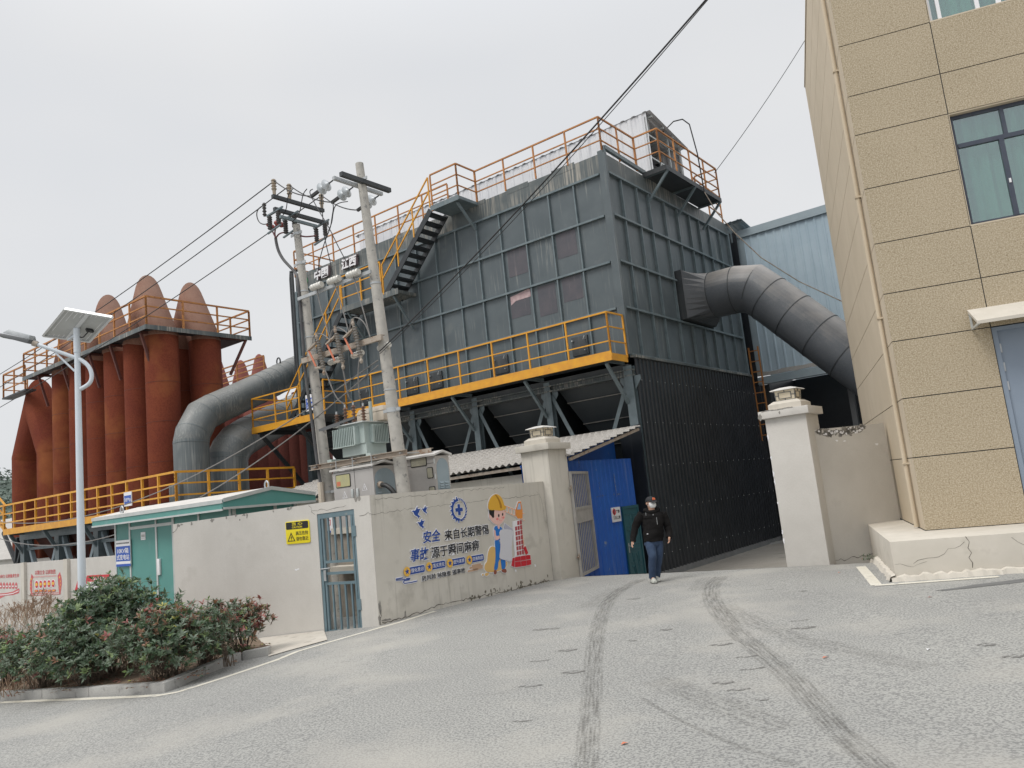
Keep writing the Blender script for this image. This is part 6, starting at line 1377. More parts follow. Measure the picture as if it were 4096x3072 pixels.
for px in ((600, 1375), (850, 1292), (1087, 1205)):
    p = M.front(*z6_(*px), yF_ - .12); x, z = p.x, p.z; y = yF_ - .12
    mb = MB(); a, b = Vector((x - .06, y, z + .30)), Vector((x + .07, y, z - .33)); shed_ins(mb, a, b, .062, 11, .55); fc = mb.build('fuse_cutout', mt('grey_porcelain', (.22, .20, .18), (.30, .28, .25), 14, .4) if 'grey_porcelain' not in MATS else MATS['grey_porcelain'], fb, smooth=True)
    mb = MB(); mb.tube([(x - .30, y - .05, z + .12), (x - .10, y - .05, z - .26)], .02, 8); mb.build('fuse_tube', FUSE, fc)
    mb = MB(); mb.bar((x - .32, y - .05, z + .12), (x - .04, y, z + .27), .07, .03); mb.bar((x - .12, y - .05, z - .28), (x + .05, y, z - .30), .06, .04); mb.bar((x - .02, y, z + .0), (x - .02, yF_, zf), .05, .05); mb.lathe([(0, .02), (.05, .035), (.1, .02), (.14, .03)], (x - .08, y, z + .32), 8); mb.lathe([(0, .02), (.05, .04), (.1, .02), (.15, .035)], (x + .08, y, z - .47), 8); mb.build('fuse_holder', RUSTB, fc)
    fus.append((Vector((x - .08, y, z + .45)), Vector((x + .08, y, z - .46))))
for x in (-2.35, -1.62, -.83):
    mb = MB(); shed_ins(mb, (x, yF_ + .20, zf - .14), (x + .32, yF_ + .20, zf - .12), .065, 5, .8); mb.build('line_insulator', PORC, fb, smooth=True)
def channel(mb, x0, x1, y, z0, z1, s): mb.box(x0, x1, y - .006, y + .006, z0, z1); mb.box(x0, x1, y + (.006 if s > 0 else -.06), y + (.06 if s > 0 else -.006), z1 - .012, z1); mb.box(x0, x1, y + (.006 if s > 0 else -.06), y + (.06 if s > 0 else -.006), z0, z0 + .012)
mb = MB(); channel(mb, -2.92, -.08, -8.97, 1.02, 1.125, -1); mb.build('channel', RUSTB, rk); mb = MB(); channel(mb, -2.9, .12, -8.53, 1.04, 1.125, 1); mb.build('channel', RUSTB, rk)
mb = MB()
for x in (-2.72, -2.2, -1.5, -.9, -.2): mb.tube([(x, -9.05, 1.07), (x, -8.45, 1.07)], .011, 6)
for x in (-2.05, -1.55, -1.0): mb.bar((x, -9.03, .9), (x, -9.03, 1.14), .014)
mb.build('tie_bolt', GALV, rk); mb = MB(); mb.box(-2.35, -2.22, -9.0, -8.45, 1.127, 1.18); mb.box(-1.18, -1.05, -9.0, -8.45, 1.127, 1.18); mb.build('bearer', TRAFO, rk)
# transformer on the rack
tx = thing('power_transformer', 'pale green finned power transformer resting on the rack between the twin poles', 'transformer', M, (-1.63, -8.7, 1.182))
X0, X1, Y0, Y1 = -2.08, -1.17, -9.03, -8.35
mb = MB(); mb.box(X0 + .14, X1 - .05, Y0 + .10, Y1 - .06, 1.182, 1.40); mb.box(X0 + .09, X1 - .06, Y0 + .08, Y1 - .05, 1.40, 1.80); mb.build('tank', TRAFO, tx)
mb = MB(); mb.box(X0, X1, Y0, Y1, 1.80, 1.825); mb.build('cover', ALU, tx, bevel=.004)
mb = MB()
for k in range(13): x = X0 + .02 + k * .052; mb.box(x, x + .016, Y0 - .03, Y0 + .079, 1.385, 1.745)
for k in range(9): y = Y0 + .26 + k * .045; mb.box(X1 - .059, X1 + .03, y, y + .016, 1.40, 1.76)
mb.box(X0 + .01, X0 + .67, Y0 - .035, Y0 + .07, 1.368, 1.384); mb.box(X1 - .059, X1 + .035, Y0 + .25, Y0 + .64, 1.384, 1.399); mb.build('cooling_fins', TRAFO, tx)
mb = MB(); mb.box(X0 + .665, X0 + .69, Y0 - .03, Y0 + .079, 1.385, 1.745); mb.box(X1 - .059, X1 + .03, Y0 + .225, Y0 + .255, 1.40, 1.76); mb.build('fin_end', TRAFO, tx)
bush = []
for x, y, hgt in ((-2.02, -8.95, .24), (-1.75, -8.95, .34), (-1.52, -8.93, .36), (-1.27, -8.90, .30)):
    mb = MB(); shed_ins(mb, (x, y, 1.83), (x, y, 1.83 + hgt), .062, 5, .45); mb.build('bushing', PORCB, tx, smooth=True); mb = MB(); mb.lathe([(0, .02), (.06, .02)], (x, y, 1.83 + hgt), 8); mb.build('terminal', GALV, tx); bush.append(Vector((x, y, 1.89 + hgt)))
mb = MB(); mb.box(-1.80, -1.0, -8.62, -8.30, 1.83, 2.02); mb.prism([(-1.81, -8.63, 2.021), (-.99, -8.63, 2.021), (-1.04, -8.60, 2.13), (-1.74, -8.60, 2.13)], (0, .30, 0)); mb.build('terminal_cover', BEIGEB, tx, bevel=.02)
mb = MB(); mb.tube([(-1.22, -8.75, 1.82), (-1.22, -8.75, 2.22)], .035, 10); mb.build('filler_pipe', TRAFO, tx, smooth=True)
mb = MB(); mb.bar((-2.42, -9.1, 1.80), (-1.45, -8.98, 1.93), .012, .05); mb.bar((-2.35, -9.1, 1.79), (-1.8, -9.06, 1.84), .012, .04); mb.build('busbar', DGREY, tx)
# metering cabinets on their pedestal
pd = thing('cabinet_pedestal', 'rough rendered pedestal with a cream slab behind the small barred gate', 'pedestal', M, (-1.3, -8.3, -2.0))
mb = MB(); mb.box(-2.3, -.12, -8.95, -7.7, -2.3, -.32); mb.box(-3.6, -2.305, -8.2, -8.0, -2.3, -.2); mb.build('render', ROUGHC, pd)
mb = MB(); mb.box(-2.36, -.09, -9.02, -7.66, -.318, -.20); mb.build('slab', CREAM, pd); mb = MB(); mb.box(-2.2, -.10, -9.28, -8.97, -1.02, -.93); mb.build('ledge', CREAM, pd)
FR = lambda x, y, yy: M.front(*zS2(x, y), yy)
def cabinet(label, x0, x1, y0, y1, z0, z1):
    t = thing('metering_cabinet', label, 'cabinet', M, ((x0 + x1) / 2, (y0 + y1) / 2, z0), 'steel metering cabinets'); mb = MB(); mb.box(x0, x1 - .003, y0, y1, z0, z1); mb.build('body', INOX, t)
    o = .05; rt = MB(); xm = (x0 + x1) / 2; rt.prism([(x1 + o, y0 - o, z1), (x1 + o, (y0 + y1) / 2, z1 + .07), (x1 + o, y1 + o, z1), (x1 + o, y1 + o, z1 + .035), (x1 + o, (y0 + y1) / 2, z1 + .11), (x1 + o, y0 - o, z1 + .035)], (x0 - x1 - 2 * o, 0, 0)); rt.build('roof', ROOFW, t)
    sp = MB(); pts = [(y0 + .03, z0), (y1 - .03, z0), (y1 - .03, z1 - .25)] + [((y0 + y1) / 2 + (y1 - y0 - .06) / 2 * math.cos(a), z1 - .25 + .2 * math.sin(a)) for a in [math.pi * k / 10 for k in range(11)]]
    sp.prism([(x1 - .0025, y, z) for y, z in pts], (.008, 0, 0)); sp.build('side_panel', BLGR, t)
    v = MB()
    for yy in (y0 + .13, y1 - .13):
        for k in range(7): v.prism([(x1 + .006, yy - .05, z1 - .52 - .05 * k), (x1 + .006, yy + .05, z1 - .52 - .05 * k), (x1 + .022, yy + .05, z1 - .545 - .05 * k), (x1 + .022, yy - .05, z1 - .545 - .05 * k)], (0, 0, .012))
    v.build('louvre', BLGR, t); return t
YEG = mt('yellow_window', (.46, .43, .20), (.38, .37, .22), 6, .12); GASK = BLACK
def cwin(t, x0, x1, z0, z1, y, mat, name='window'):
    mb = MB(); mb.prism([(x, y - .002, z) for x, z in rrect(x0 - .015, x1 + .015, z0 - .015, z1 + .015, .03)], (0, -.008, 0)); fr_ = mb.build('window_gasket', GASK, t); mb = MB(); mb.prism([(x, y - .0101, z) for x, z in rrect(x0, x1, z0, z1, .02)], (0, -.003, 0)); mb.build(name, mat, fr_); return fr_
lc = cabinet('wide grey metering cabinet with yellow window and twin doors under the transformer rack', -2.20, -1.01, -9.0, -8.42, -.198, .92); yl = -9.0
a, b = FR(350, 1120, yl), FR(560, 1250, yl); w_ = cwin(lc, a.x, b.x, b.z - .02, a.z, yl, YEG)
mb = MB(); mb.box(a.x + .02, a.x + .13, yl - .016, yl - .0132, b.z, b.z + .09); mb.build('meter_label', FUSE, w_)
mb = MB(); xc = FR(618, 1100, yl).x; mb.box(xc - .004, xc + .004, yl - .003, yl - .0005, -.198, .92); mb.box(-2.2, -1.013, yl - .003, yl - .0005, .885, .893); mb.build('door_gap', BLACK, lc)
for x, y in ((597, 1350), (672, 1340)): p = FR(x, y, yl); mb = MB(); mb.box(p.x - .03, p.x + .03, yl - .03, yl - .001, p.z - .12, p.z + .05); mb.build('door_latch', ALU, lc, bevel=.008)
for x, y in ((478, 1405), (770, 1290)):
    p = FR(x, y, yl); mb = MB(); s = .075; tr_ = [(p.x, p.z + s), (p.x + s * .9, p.z - s * .7), (p.x - s * .9, p.z - s * .7)]
    for i in range(3): mb.bar((tr_[i][0], yl - .002, tr_[i][1]), (tr_[(i + 1) % 3][0], yl - .002, tr_[(i + 1) % 3][1]), .008, .003, up=(0, 1, 0))
    mb.bar((p.x + .01, yl - .002, p.z + .03), (p.x - .01, yl - .002, p.z - .03), .012, .003, up=(0, 1, 0)); mb.build('hazard_mark', SIGNW, lc)
mb = MB(); mb.lathe([(0, .07), (.08, .06), (.10, .05)], (-1.0, -8.86, .55), 12, (1, -.3, -.1)); mb.build('cable_gland', RUSTB, lc)
tag(MB().tube(smooth_pts([Vector(p) for p in ((-.92, -8.89, .54), (-.78, -8.9, .52), (-.62, -8.88, .40), (-.5, -8.85, .15), (-.45, -8.8, -.3))], 2), .045, 10).build('power_cable', BLACK, F=M, o=(-.92, -8.89, .54), smooth=True), 'thick black cable curving from the wide cabinet to the right pole', 'cable')
rc = cabinet('narrow grey metering cabinet with display window just right of the taller pole', -1.0, -.155, -8.16, -7.76, -.198, 1.0); yr = -8.16
a, b = FR(1455, 895, yr), FR(1680, 935, yr); cwin(rc, a.x, b.x, a.z - .13, a.z + .02, yr, mt('display_window', (.40, .38, .29), (.30, .29, .24), 8, .12))
a, b = FR(1693, 1000, yr), FR(1780, 1140, yr); cwin(rc, a.x, b.x, b.z, a.z - .01, yr, MATS['display_window']); a, b = FR(1728, 1290, yr), FR(1808, 1330, yr); cwin(rc, a.x, b.x, b.z - .1, a.z, yr, MATS['display_window'])
mb = MB(); z = FR(1560, 960, yr).z; mb.box(-1.0, -.16, yr - .003, yr - .0005, z - .004, z + .004); mb.build('door_gap', BLACK, rc)
mb = MB()
for z in (.9, .6, .0): mb.tube([(-.165, yr - .012, z - .05), (-.165, yr - .012, z + .05)], .012, 8)
mb.build('hinge', ALU, rc)

# ------------------------------------------------------------------ conductors and cables
def sag(a, b, s, n=16): return [a.lerp(b, k / n) - Vector((0, 0, s * 4 * (k / n) * (1 - k / n))) for k in range(n + 1)]
def cable(name, label, pts, r, mat=CABLE, group=None, cat='cable'):
    return tag(MB().tube(pts, r, 8).build(name, mat, F=M, o=pts[0], smooth=True), label, cat, group)
ends = [M.at(-180, 1601, 30), M.at(-180, 1652, 30.5), M.at(-180, 1729, 31)]
for p, e, nm in zip(ins_pts, ends, ('upper', 'middle', 'lower')): cable('overhead_line', '%s of the three thin overhead lines running left from the shorter pole across the cooler' % nm, sag(p, e, .25), .012, CABLE, 'overhead lines off the left pole')
yj = YP - .25
J = lambda *pts: smooth_pts([M.front(*z6_(x, y), yj) for x, y in pts], 2)
JW = lambda *pts: smooth_pts([M.front(*zW(x, y), yj) for x, y in pts], 2)
for i, (d, p, q_) in enumerate(zip(disc_pts, ins_pts, ('nearest the road', 'in the middle', 'farthest from the road'))):
    cable('jumper_wire', 'black jumper wire slung between the tops of the twin poles, %s' % q_, sag(p + Vector((0, 0, .03)), d, .10, 10), .013, CABLE, 'jumper wires between the poles')
for lab, w in (('starting at the leftmost pin insulator', [(1040, 235), (990, 260), (1000, 330), (1100, 520), (1200, 690), (1310, 870), (1450, 1160), (1560, 1370), (1690, 1600)]), ('starting under the disc insulators', [(1240, 230), (1180, 300), (1180, 420), (1205, 650), (1215, 850), (1235, 1030), (1290, 1270), (1345, 1500), (1370, 1659)]), ('crossing leftwards below the right pole arm', [(1360, 445), (1390, 520), (1360, 700), (1340, 850), (1300, 960), (1250, 1080), (1190, 1270), (1150, 1440), (1115, 1659)])):
    cable('drop_wire', 'thin black drop wire hanging between the twin poles, %s' % lab, JW(*w), .010, CABLE, 'drop wires between the poles')
cable('jumper_wire', 'short looping wire from the top arm of the shorter pole to its left switch', JW((715, 225), (650, 290), (620, 400), (605, 560), (560, 660), (480, 720)), .010, CABLE, 'jumper wires at the switches'); cable('jumper_wire', 'looping wire from the disc string to the middle switch of the shorter pole', JW((945, 230), (880, 310), (850, 480), (825, 620), (770, 710), (700, 780)), .010, CABLE, 'jumper wires at the switches'); cable('jumper_wire', 'wide black wire loop out to the left of the shorter pole', JW((262, 510), (200, 510), (120, 580), (108, 680), (150, 790), (230, 825), (310, 800)), .012, CABLE, 'jumper wires at the switches'); cable('jumper_wire', 'looping wire from the right pole down to the right switch of the shorter pole', JW((1620, 440), (1500, 455), (1410, 500), (1375, 640), (1360, 790), (1300, 930)), .010, CABLE, 'jumper wires at the switches')
for i, (t, s) in enumerate((([(545, 410), (560, 560), (620, 820), (690, 1050), (745, 1215)], 'left'), ([(785, 420), (840, 600), (900, 790), (950, 980), (985, 1100)], 'middle'), ([(1035, 335), (1100, 560), (1180, 830), (1225, 1000), (1260, 1150)], 'right'))):
    cable('fuse_lead', 'grey lead running down from the %s white insulator to the fuse bar' % s, J(*t), .013, CABLEG, 'leads above the fuses')
for t, s in (([(500, 1235), (500, 1165), (545, 1115), (610, 1112), (680, 1145), (745, 1215)], 'left'), ([(742, 1150), (742, 1085), (800, 1030), (870, 1040), (940, 1085), (985, 1135)], 'middle'), ([(995, 1060), (1000, 950), (1050, 890), (1120, 905), (1190, 970), (1235, 1070), (1262, 1165)], 'right')): cable('fuse_loop', 'arched wire loop over the %s fuse' % s, J(*t), .012, CABLEG, 'wire loops over the fuses')
for t, s, b in (([(655, 1565), (690, 1659)], 'left', bush[1]), ([(880, 1490), (915, 1640)], 'middle', bush[2]), ([(1122, 1425), (1100, 1640)], 'right', bush[3])):
    p = [M.front(*z6_(x, y), YP - .33) for x, y in t]; cable('transformer_lead', 'grey lead from the %s fuse down to the transformer bushings' % s, smooth_pts(p + [p[-1].lerp(b, .6) + Vector((0, -.05, -.12)), b], 2), .014, CABLEG, 'leads below the fuses')
thick = [M.front(*zW(x, y), YP + .05) for x, y in ((425, 1040), (435, 1120), (470, 1260), (540, 1390), (640, 1500), (720, 1580), (765, 1640))] + [M.front(*z6_(300, 340), YP - .1), M.front(*z6_(330, 700), YP - .12), M.front(*z6_(370, 1200), YP - .15), M.front(*z4_(665, 400), YP - .17), M.front(*z4_(715, 750), YP - .2), M.front(*z4_(770, 1180), YP - .2), M.front(*z4_(792, 1310), YP - .2)]
cable('riser_cable', 'thick grey riser cable curving down along the shorter utility pole', smooth_pts(thick, 2), .034, mt('riser_sheath', (.055, .055, .06), (.10, .10, .10), 3, .6))
cable('riser_conduit', 'white plastic conduit at the foot of the shorter pole behind the wall', [M.front(*z4_(790, 1305), YP - .2), M.front(*z4_(803, 1465), YP - .2), M.front(*z4_(830, 1800), YP - .2)], .062, BEIGEB, cat='conduit')
mb = MB()
for pts in ([(425, 1040), (405, 1000), (375, 935), (300, 860), (305, 800)], [(420, 1030), (410, 960), (425, 870), (440, 750)], [(440, 1030), (480, 975), (560, 950), (640, 955), (740, 985), (900, 1025), (1000, 1020), (1100, 1005)]): mb.tube(smooth_pts([M.front(*zW(*p), YP + .02) for p in pts], 2), .017, 8)
hb_ = mb.build('cable_termination', mt('red_sheath', (.09, .02, .025), (.12, .03, .03), 5, .5), F=M, o=M.front(*zW(425, 1040), YP)); tag(hb_, 'three-fingered dark red cable end fanning out beside the shorter pole', 'cable end')
mb = MB()
for x, y in ((308, 872), (352, 905), (435, 840), (505, 865)): mb.lathe([(0, .02), (.03, .07), (.06, .08), (.10, .06), (.12, .02)], M.front(*zW(x, y), YP + .02), 12, (.3, .3, 1))
mb.build('stress_boot', REDF, hb_, smooth=True)
# heavy overhead pair crossing the yard
p0 = PR.at(3.12) + Vector((.02, -.16, 0)); far = M.at(2875, -60, 8.6)
cable('overhead_cable', 'heavy black overhead cable rising from the right pole over the yard to the upper right', sag(p0, far, .12, 20), .012, CABLE, 'heavy overhead cable pair'); cable('overhead_cable', 'thinner twin wire twisted beside the heavy overhead cable over the yard', sag(p0 + Vector((0, 0, -.05)), far + Vector((-.05, 0, -.05)), .16, 20), .006, CABLE, 'heavy overhead cable pair')
pl0 = PR.at(2.95) + Vector((-.05, -.17, 0)); mid_ = M.front(*zS1(560, 830), -8.98)
for k, (dz, nm, v1) in enumerate(((0, 'upper', 2062), (-.10, 'lower', 2105))):
    e = M.at(-120, v1, 30); cable('overhead_cable', '%s dusty cable of the pair sagging left from the right pole past the kiosk roof' % nm, sag(pl0 + Vector((0, 0, dz)), e, 1.35 + .5 * k, 24), .014, CABLEG, 'dusty cables to the left')
cable('overhead_line', 'thin wire stretched from the side platform rail up behind the tan building', sag(Vector((.8, 6.6, 10.75)), M.at(3275, 70, 27), .15), .012, CABLE)

# ------------------------------------------------------------------ shrubs, weeds, far hill
def leafmat(name, a, b):
    m = mt(name, a, b, 9, .42, spec=.35); t = m.node_tree; bs = t.nodes['Principled BSDF']
    tl = t.nodes.new('ShaderNodeBsdfTranslucent'); tl.inputs['Color'].default_value = (a[0] * 1.6, a[1] * 1.7, a[2] * 1.2, 1); x = t.nodes.new('ShaderNodeMixShader'); x.inputs[0].default_value = .22
    t.links.new(bs.outputs[0], x.inputs[1]); t.links.new(tl.outputs[0], x.inputs[2]); t.links.new(x.outputs[0], t.nodes['Material Output'].inputs['Surface']); return m
LG = [leafmat('leaf_dark_green', (.060, .100, .060), (.085, .130, .075)), leafmat('leaf_grey_green', (.125, .165, .125), (.17, .21, .155)), leafmat('leaf_light_green', (.16, .225, .10), (.21, .27, .125)), leafmat('leaf_red', (.25, .085, .085), (.33, .14, .12)), leafmat('leaf_brown', (.20, .105, .07), (.28, .165, .11)), leafmat('leaf_yellow', (.38, .36, .08), (.44, .42, .13))]
TWIG = mt('twig_bark', (.10, .075, .055), (.16, .125, .095), 12, .9)
def leaf(mb, p, d, up, L_, w, mi):
    d = d.normalized(); s = d.cross(up)
    s = s.normalized() if s.length > 1e-3 else d.orthogonal().normalized(); n_ = s.cross(d); b = len(mb.v)
    tip = p + d * L_ - n_ * L_ * .14; m1 = p + d * L_ * .5
    mb.v += [p, m1 + s * w + n_ * w * .25, m1 - s * w + n_ * w * .25, m1, tip]
    mb.f += [[b, b + 1, b + 3], [b, b + 3, b + 2], [b + 3, b + 1, b + 4], [b + 3, b + 4, b + 2]]; mb.m += [mi] * 4
def shrub(label, x, y, lumps, n, wts, group=None, size=.085, top=None, name='shrub', cat='shrub', seed=1, per=7, stems=26, leafless=0):
    """lumps: (dx, dy, dz, r, squash); wts/top: weights of leaf colours, low and near the crown top"""
    rr = random.Random(seed); z0 = bedheight(x, y) - .03; t = thing(name, label, cat, W, (x, y, z0), group); mb = MB(); st = MB(); base = Vector((x, y, z0))
    zt = max(l[2] + l[3] * l[4] for l in lumps); ws = [l[3] ** 2 for l in lumps]
    for k in range(n):
        l = rr.choices(lumps, ws)[0]; v = Vector((rr.gauss(0, 1), rr.gauss(0, 1), rr.gauss(0, 1))).normalized()
        if v.z < -.35: v.z *= -.6
        rad = l[3] * (rr.random() ** .45) * (1 + .22 * noise.noise(v * 2.3 + Vector((x, y, seed)))); c = base + Vector((l[0], l[1], l[2])) + Vector((v.x * rad, v.y * rad, v.z * rad * l[4]))
        if c.z < z0 + .03: continue
        hfrac = (c.z - z0) / zt; ax = (v * .7 + Vector((0, 0, .75)) + Vector((rr.uniform(-.5, .5), rr.uniform(-.5, .5), rr.uniform(-.3, .3)))).normalized()
        wv = top if top and hfrac + rr.uniform(-.15, .15) > .72 and rad > l[3] * .6 else wts
        if k < stems * 4 and k % 4 == 0: st.tube([base + Vector((l[0] * .25 + rr.uniform(-.06, .06), l[1] * .25, 0)), base.lerp(c, .55) + Vector((rr.uniform(-.05, .05), rr.uniform(-.05, .05), .03)), c], [.007, .005, .003], 5, False)
        col = rr.choices(range(len(LG)), wv)[0]
        m_ = per + rr.randint(-2, 2); e1 = ax.orthogonal().normalized(); e2 = ax.cross(e1); a0 = rr.random() * 6.28
        st.tube([c - ax * .09, c], [.004, .003], 3, False)
        for j in range(m_):
            a = a0 + 2.4 * j; sp = .55 + .45 * rr.random(); d = e1 * math.cos(a) * sp + e2 * math.sin(a) * sp + ax * (.35 + .75 * rr.random()) + Vector((0, 0, -.22 * rr.random()))
            s = size * (.65 + .6 * rr.random()); leaf(mb, c - ax * .03 * rr.random(), d, ax, s, s * .18, col if rr.random() < .8 else rr.choices(range(len(LG)), wts)[0])
    mb.build('foliage', LG, t); st.build('stems', TWIG, t); return t
def kerb_at(u):
    """kerb line point in the photo column u"""
    best = None
    for a in kpd:
        d = a.x / a.y - ray(u, 2700).x; 
        if best is None or abs(d) < best[0]: best = (abs(d), a)
    return best[1]
grn = [6, 3, 1, 0, .05, 0]; mixd = [4, 4, .8, .25, .25, .02]; redt = [1.5, 2.6, .4, 1.7, 1.0, .1]; rust = [1, 2.4, .3, 1.2, 1.8, .05]
def hedge(u, back, label, lumps, n, wts, top, seed, **kw):
    k = kerb_at(u); d = Vector((k.x, k.y, 0)).normalized(); p = k + d * back; return shrub(label, p.x, p.y, lumps, n, wts, 'shrubs in the planting bed', top=top, seed=seed, **kw)
H = lambda w, h, s=0: (lambda h: [(-w * .45, 0, h * .42, h * .50, 1.0), (w * .4, .05, h * .40, h * .50, 1.0), (0, .12, h * .55, h * .50, .9), (w * .05, -.15, h * .33, h * .42, .9), (-w * .2, .3, h * .5, h * .45, 1)])(h * 1.12)
hedge(-60, .58, 'dense grey green hedge shrub cut off by the left photo edge, above the kerb', H(.9, .95), 700, mixd, [3, 4, 1.2, .8, .3, .05], 11)
hedge(110, .55, 'grey green hedge shrub second from the left along the kerb', H(.85, .95), 700, mixd, [3, 4, 1.2, .6, .3, .05], 12)
hedge(285, .56, 'dark green hedge shrub in front of the lamp post, above the kerb', H(.85, .98), 700, [5, 4, .7, .1, .3, 0], mixd, 13)
hedge(450, .56, 'green hedge shrub with a few red tips below the big round shrub', H(.8, .95), 680, mixd, [2, 3, .5, 1.2, .8, .05], 14)
hedge(600, .58, 'red-tipped hedge shrub at the bend of the kerb', H(.8, .95), 680, mixd, redt, 15)
hedge(735, .62, 'red and green hedge shrub with a yellow crown, right of the kerb bend', H(.7, .95), 600, mixd, [1, 2, .6, 1.6, .9, 1.2], 16)
hedge(850, .60, 'hedge shrub with loose upright shoots beside the wall end', H(.6, .88), 400, mixd, rust, 17)
hedge(965, .45, 'sparse russet shrub at the right end of the hedge', [(-.2, 0, .42, .36, 1.1), (.18, 0, .38, .36, 1.1), (0, .1, .55, .34, 1.1), (.3, .05, .62, .2, 1.2)], 260, rust, [.6, 1.4, .2, 1.9, 2.6, 0], 18)
hedge(1020, .34, 'low bright green creeping plant at the right tip of the planting bed', [(-.25, 0, .05, .20, .6), (.05, 0, .04, .16, .6), (-.45, .05, .05, .18, .6)], 110, [1, .5, 4, 0, 0, 0], None, 19, size=.05, name='creeping_plant', cat='plant')
pb = W.at(455, 2560, 12.6); shrub('big round dark green shrub standing above the hedge beside the lamp post', pb.x, 12.6, [(-.45, 0, .75, .68, .95), (.4, 0, .72, .70, .95), (0, .1, 1.05, .66, .85), (-.75, .1, .55, .45, .9), (.72, .1, .62, .45, .9), (0, -.35, .6, .55, .9), (-.1, -.2, .95, .6, .8)], 1500, grn, 'shrubs in the planting bed', top=[5, 4, 2, 0, 0, .05], seed=20, size=.10, stems=40)
for u, v, yy, lab, sd in ((40, 2560, 13.6, 'reddish shrub at the left edge behind the hedge', 31), (230, 2530, 14.2, 'pale leggy shrub in the dry weeds behind the hedge', 32), (820, 2560, 11.9, 'thin green sapling standing against the wall end behind the hedge', 33), (905, 2560, 11.4, 'thin shoot with a few dark leaves in front of the pale wall', 34)):
    p = W.at(u, v, yy); k = sd == 31; shrub(lab, p.x, yy, [(0, 0, .55, .42, 1), (.3, 0, .45, .36, 1), (-.3, 0, .42, .36, 1)] if sd < 33 else [(0, 0, .62, .24, 1.4), (.16, 0, .8, .15, 1.5)], (170, 120, 75, 34)[sd - 31], ([1, 1, .3, 3, 1, 0], [1, 4, 2, .1, .8, 0], [3, 3, 1, .2, .3, 0], [2, 2, .3, .6, 1, 0])[sd - 31], 'shrubs in the planting bed', seed=sd, size=.08)
LITTER = MB(); rr = random.Random(55)
for k in range(900):
    a_ = rr.choice(kpd[:-1]); d = Vector((a_.x, a_.y, 0)).normalized(); p = Vector((a_.x + rr.uniform(-.5, .5), a_.y, 0)) + d * rr.uniform(.16, 1.1); p.z = bedheight(p.x, p.y) + .015
    leaf(LITTER, p, Vector((rr.gauss(0, 1), rr.gauss(0, 1), .1)), Vector((rr.gauss(0, .3), rr.gauss(0, .3), 1)), rr.uniform(.05, .09), .016, rr.choices([4, 3, 0, 5], [6, 1.5, 1, .3])[0])
tag(LITTER.build('leaf_litter', LG, F=W, o=kp[2]), 'fallen brown leaves under the hedge', 'leaf litter', kind='stuff')
# dry weeds over the mound
STRAW = mt('dry_straw', (.33, .23, .16), (.24, .165, .115), 8, .9); STRAW2 = mt('pale_straw', (.42, .35, .27), None, rough=.9)
mb = MB(); rr = random.Random(77)
for k in range(5200):
    u = rr.uniform(-180, 620); yy = 12.4 + 15 * rr.random() ** 1.2; d = ray(u, 2500); x = d.x * yy
    if M.l((x, yy, 0)).y > -7.9: continue
    z = bedheight(x, yy); h = rr.uniform(.10, .42) * (1.5 if rr.random() < .1 else 1); b = Vector((x, yy, z - .02)); l_ = Vector((rr.gauss(0, .45), rr.gauss(0, .35), 1)).normalized(); s = Vector((rr.uniform(-1, 1), rr.uniform(-1, 1), 0)).normalized() * .007
    m_ = b + l_ * h * .55; e = m_ + (l_ + Vector((rr.gauss(0, .5), rr.gauss(0, .4), -.15))).normalized() * h * .45; mb.mat(0 if rr.random() < .65 else 1); mb.add([b - s, b + s, m_ + s, m_ - s, e], [(0, 1, 2, 3), (3, 2, 4)])
tag(mb.build('dry_weeds', [STRAW, STRAW2], F=W, o=(-9, 14, -2.3)), 'dry straw-coloured weeds over the mound', 'weeds', kind='stuff')
def tallweed(label, x, yy, hh, n, sd):
    rr = random.Random(sd); z = bedheight(x, yy); t = thing('dry_weed_clump', label, 'weed', W, (x, yy, z - .03), 'tall dry weeds by the far wall'); mb = MB()
    for k in range(n):
        b = Vector((x + rr.gauss(0, .16), yy + rr.gauss(0, .12), z - .03)); e = b + Vector((rr.gauss(0, .3), rr.gauss(0, .2), hh * rr.uniform(.5, 1.05))); m_ = b.lerp(e, .5) + Vector((rr.gauss(0, .06), 0, .04)); mb.tube([b, m_, e], [.010, .007, .003], 4, False)
        for j in range(6): c = m_.lerp(e, rr.random()); mb.tube([c, c + Vector((rr.gauss(0, .12), rr.gauss(0, .1), rr.uniform(.02, .16)))], [.005, .003], 3, False); mb.add([c, c + Vector((.05, 0, .03)), c + Vector((.02, 0, .09))], [(0, 1, 2)])
    mb.build('stalks', STRAW, t)
for u, yy, hh, n, lab in ((165, 24.5, .75, 22, 'tall dry weed clump against the far wall pier'), (95, 24, .5, 16, 'shorter dry weed clump left of the far wall pier'), (290, 22.5, .5, 14, 'leaning dry weed clump below the shield poster'), (30, 17, .4, 20, 'pale brushy dry weed clump at the left edge of the mound')):
    tallweed(lab, ray(u, 2450).x * yy, yy, hh, n, int(u))
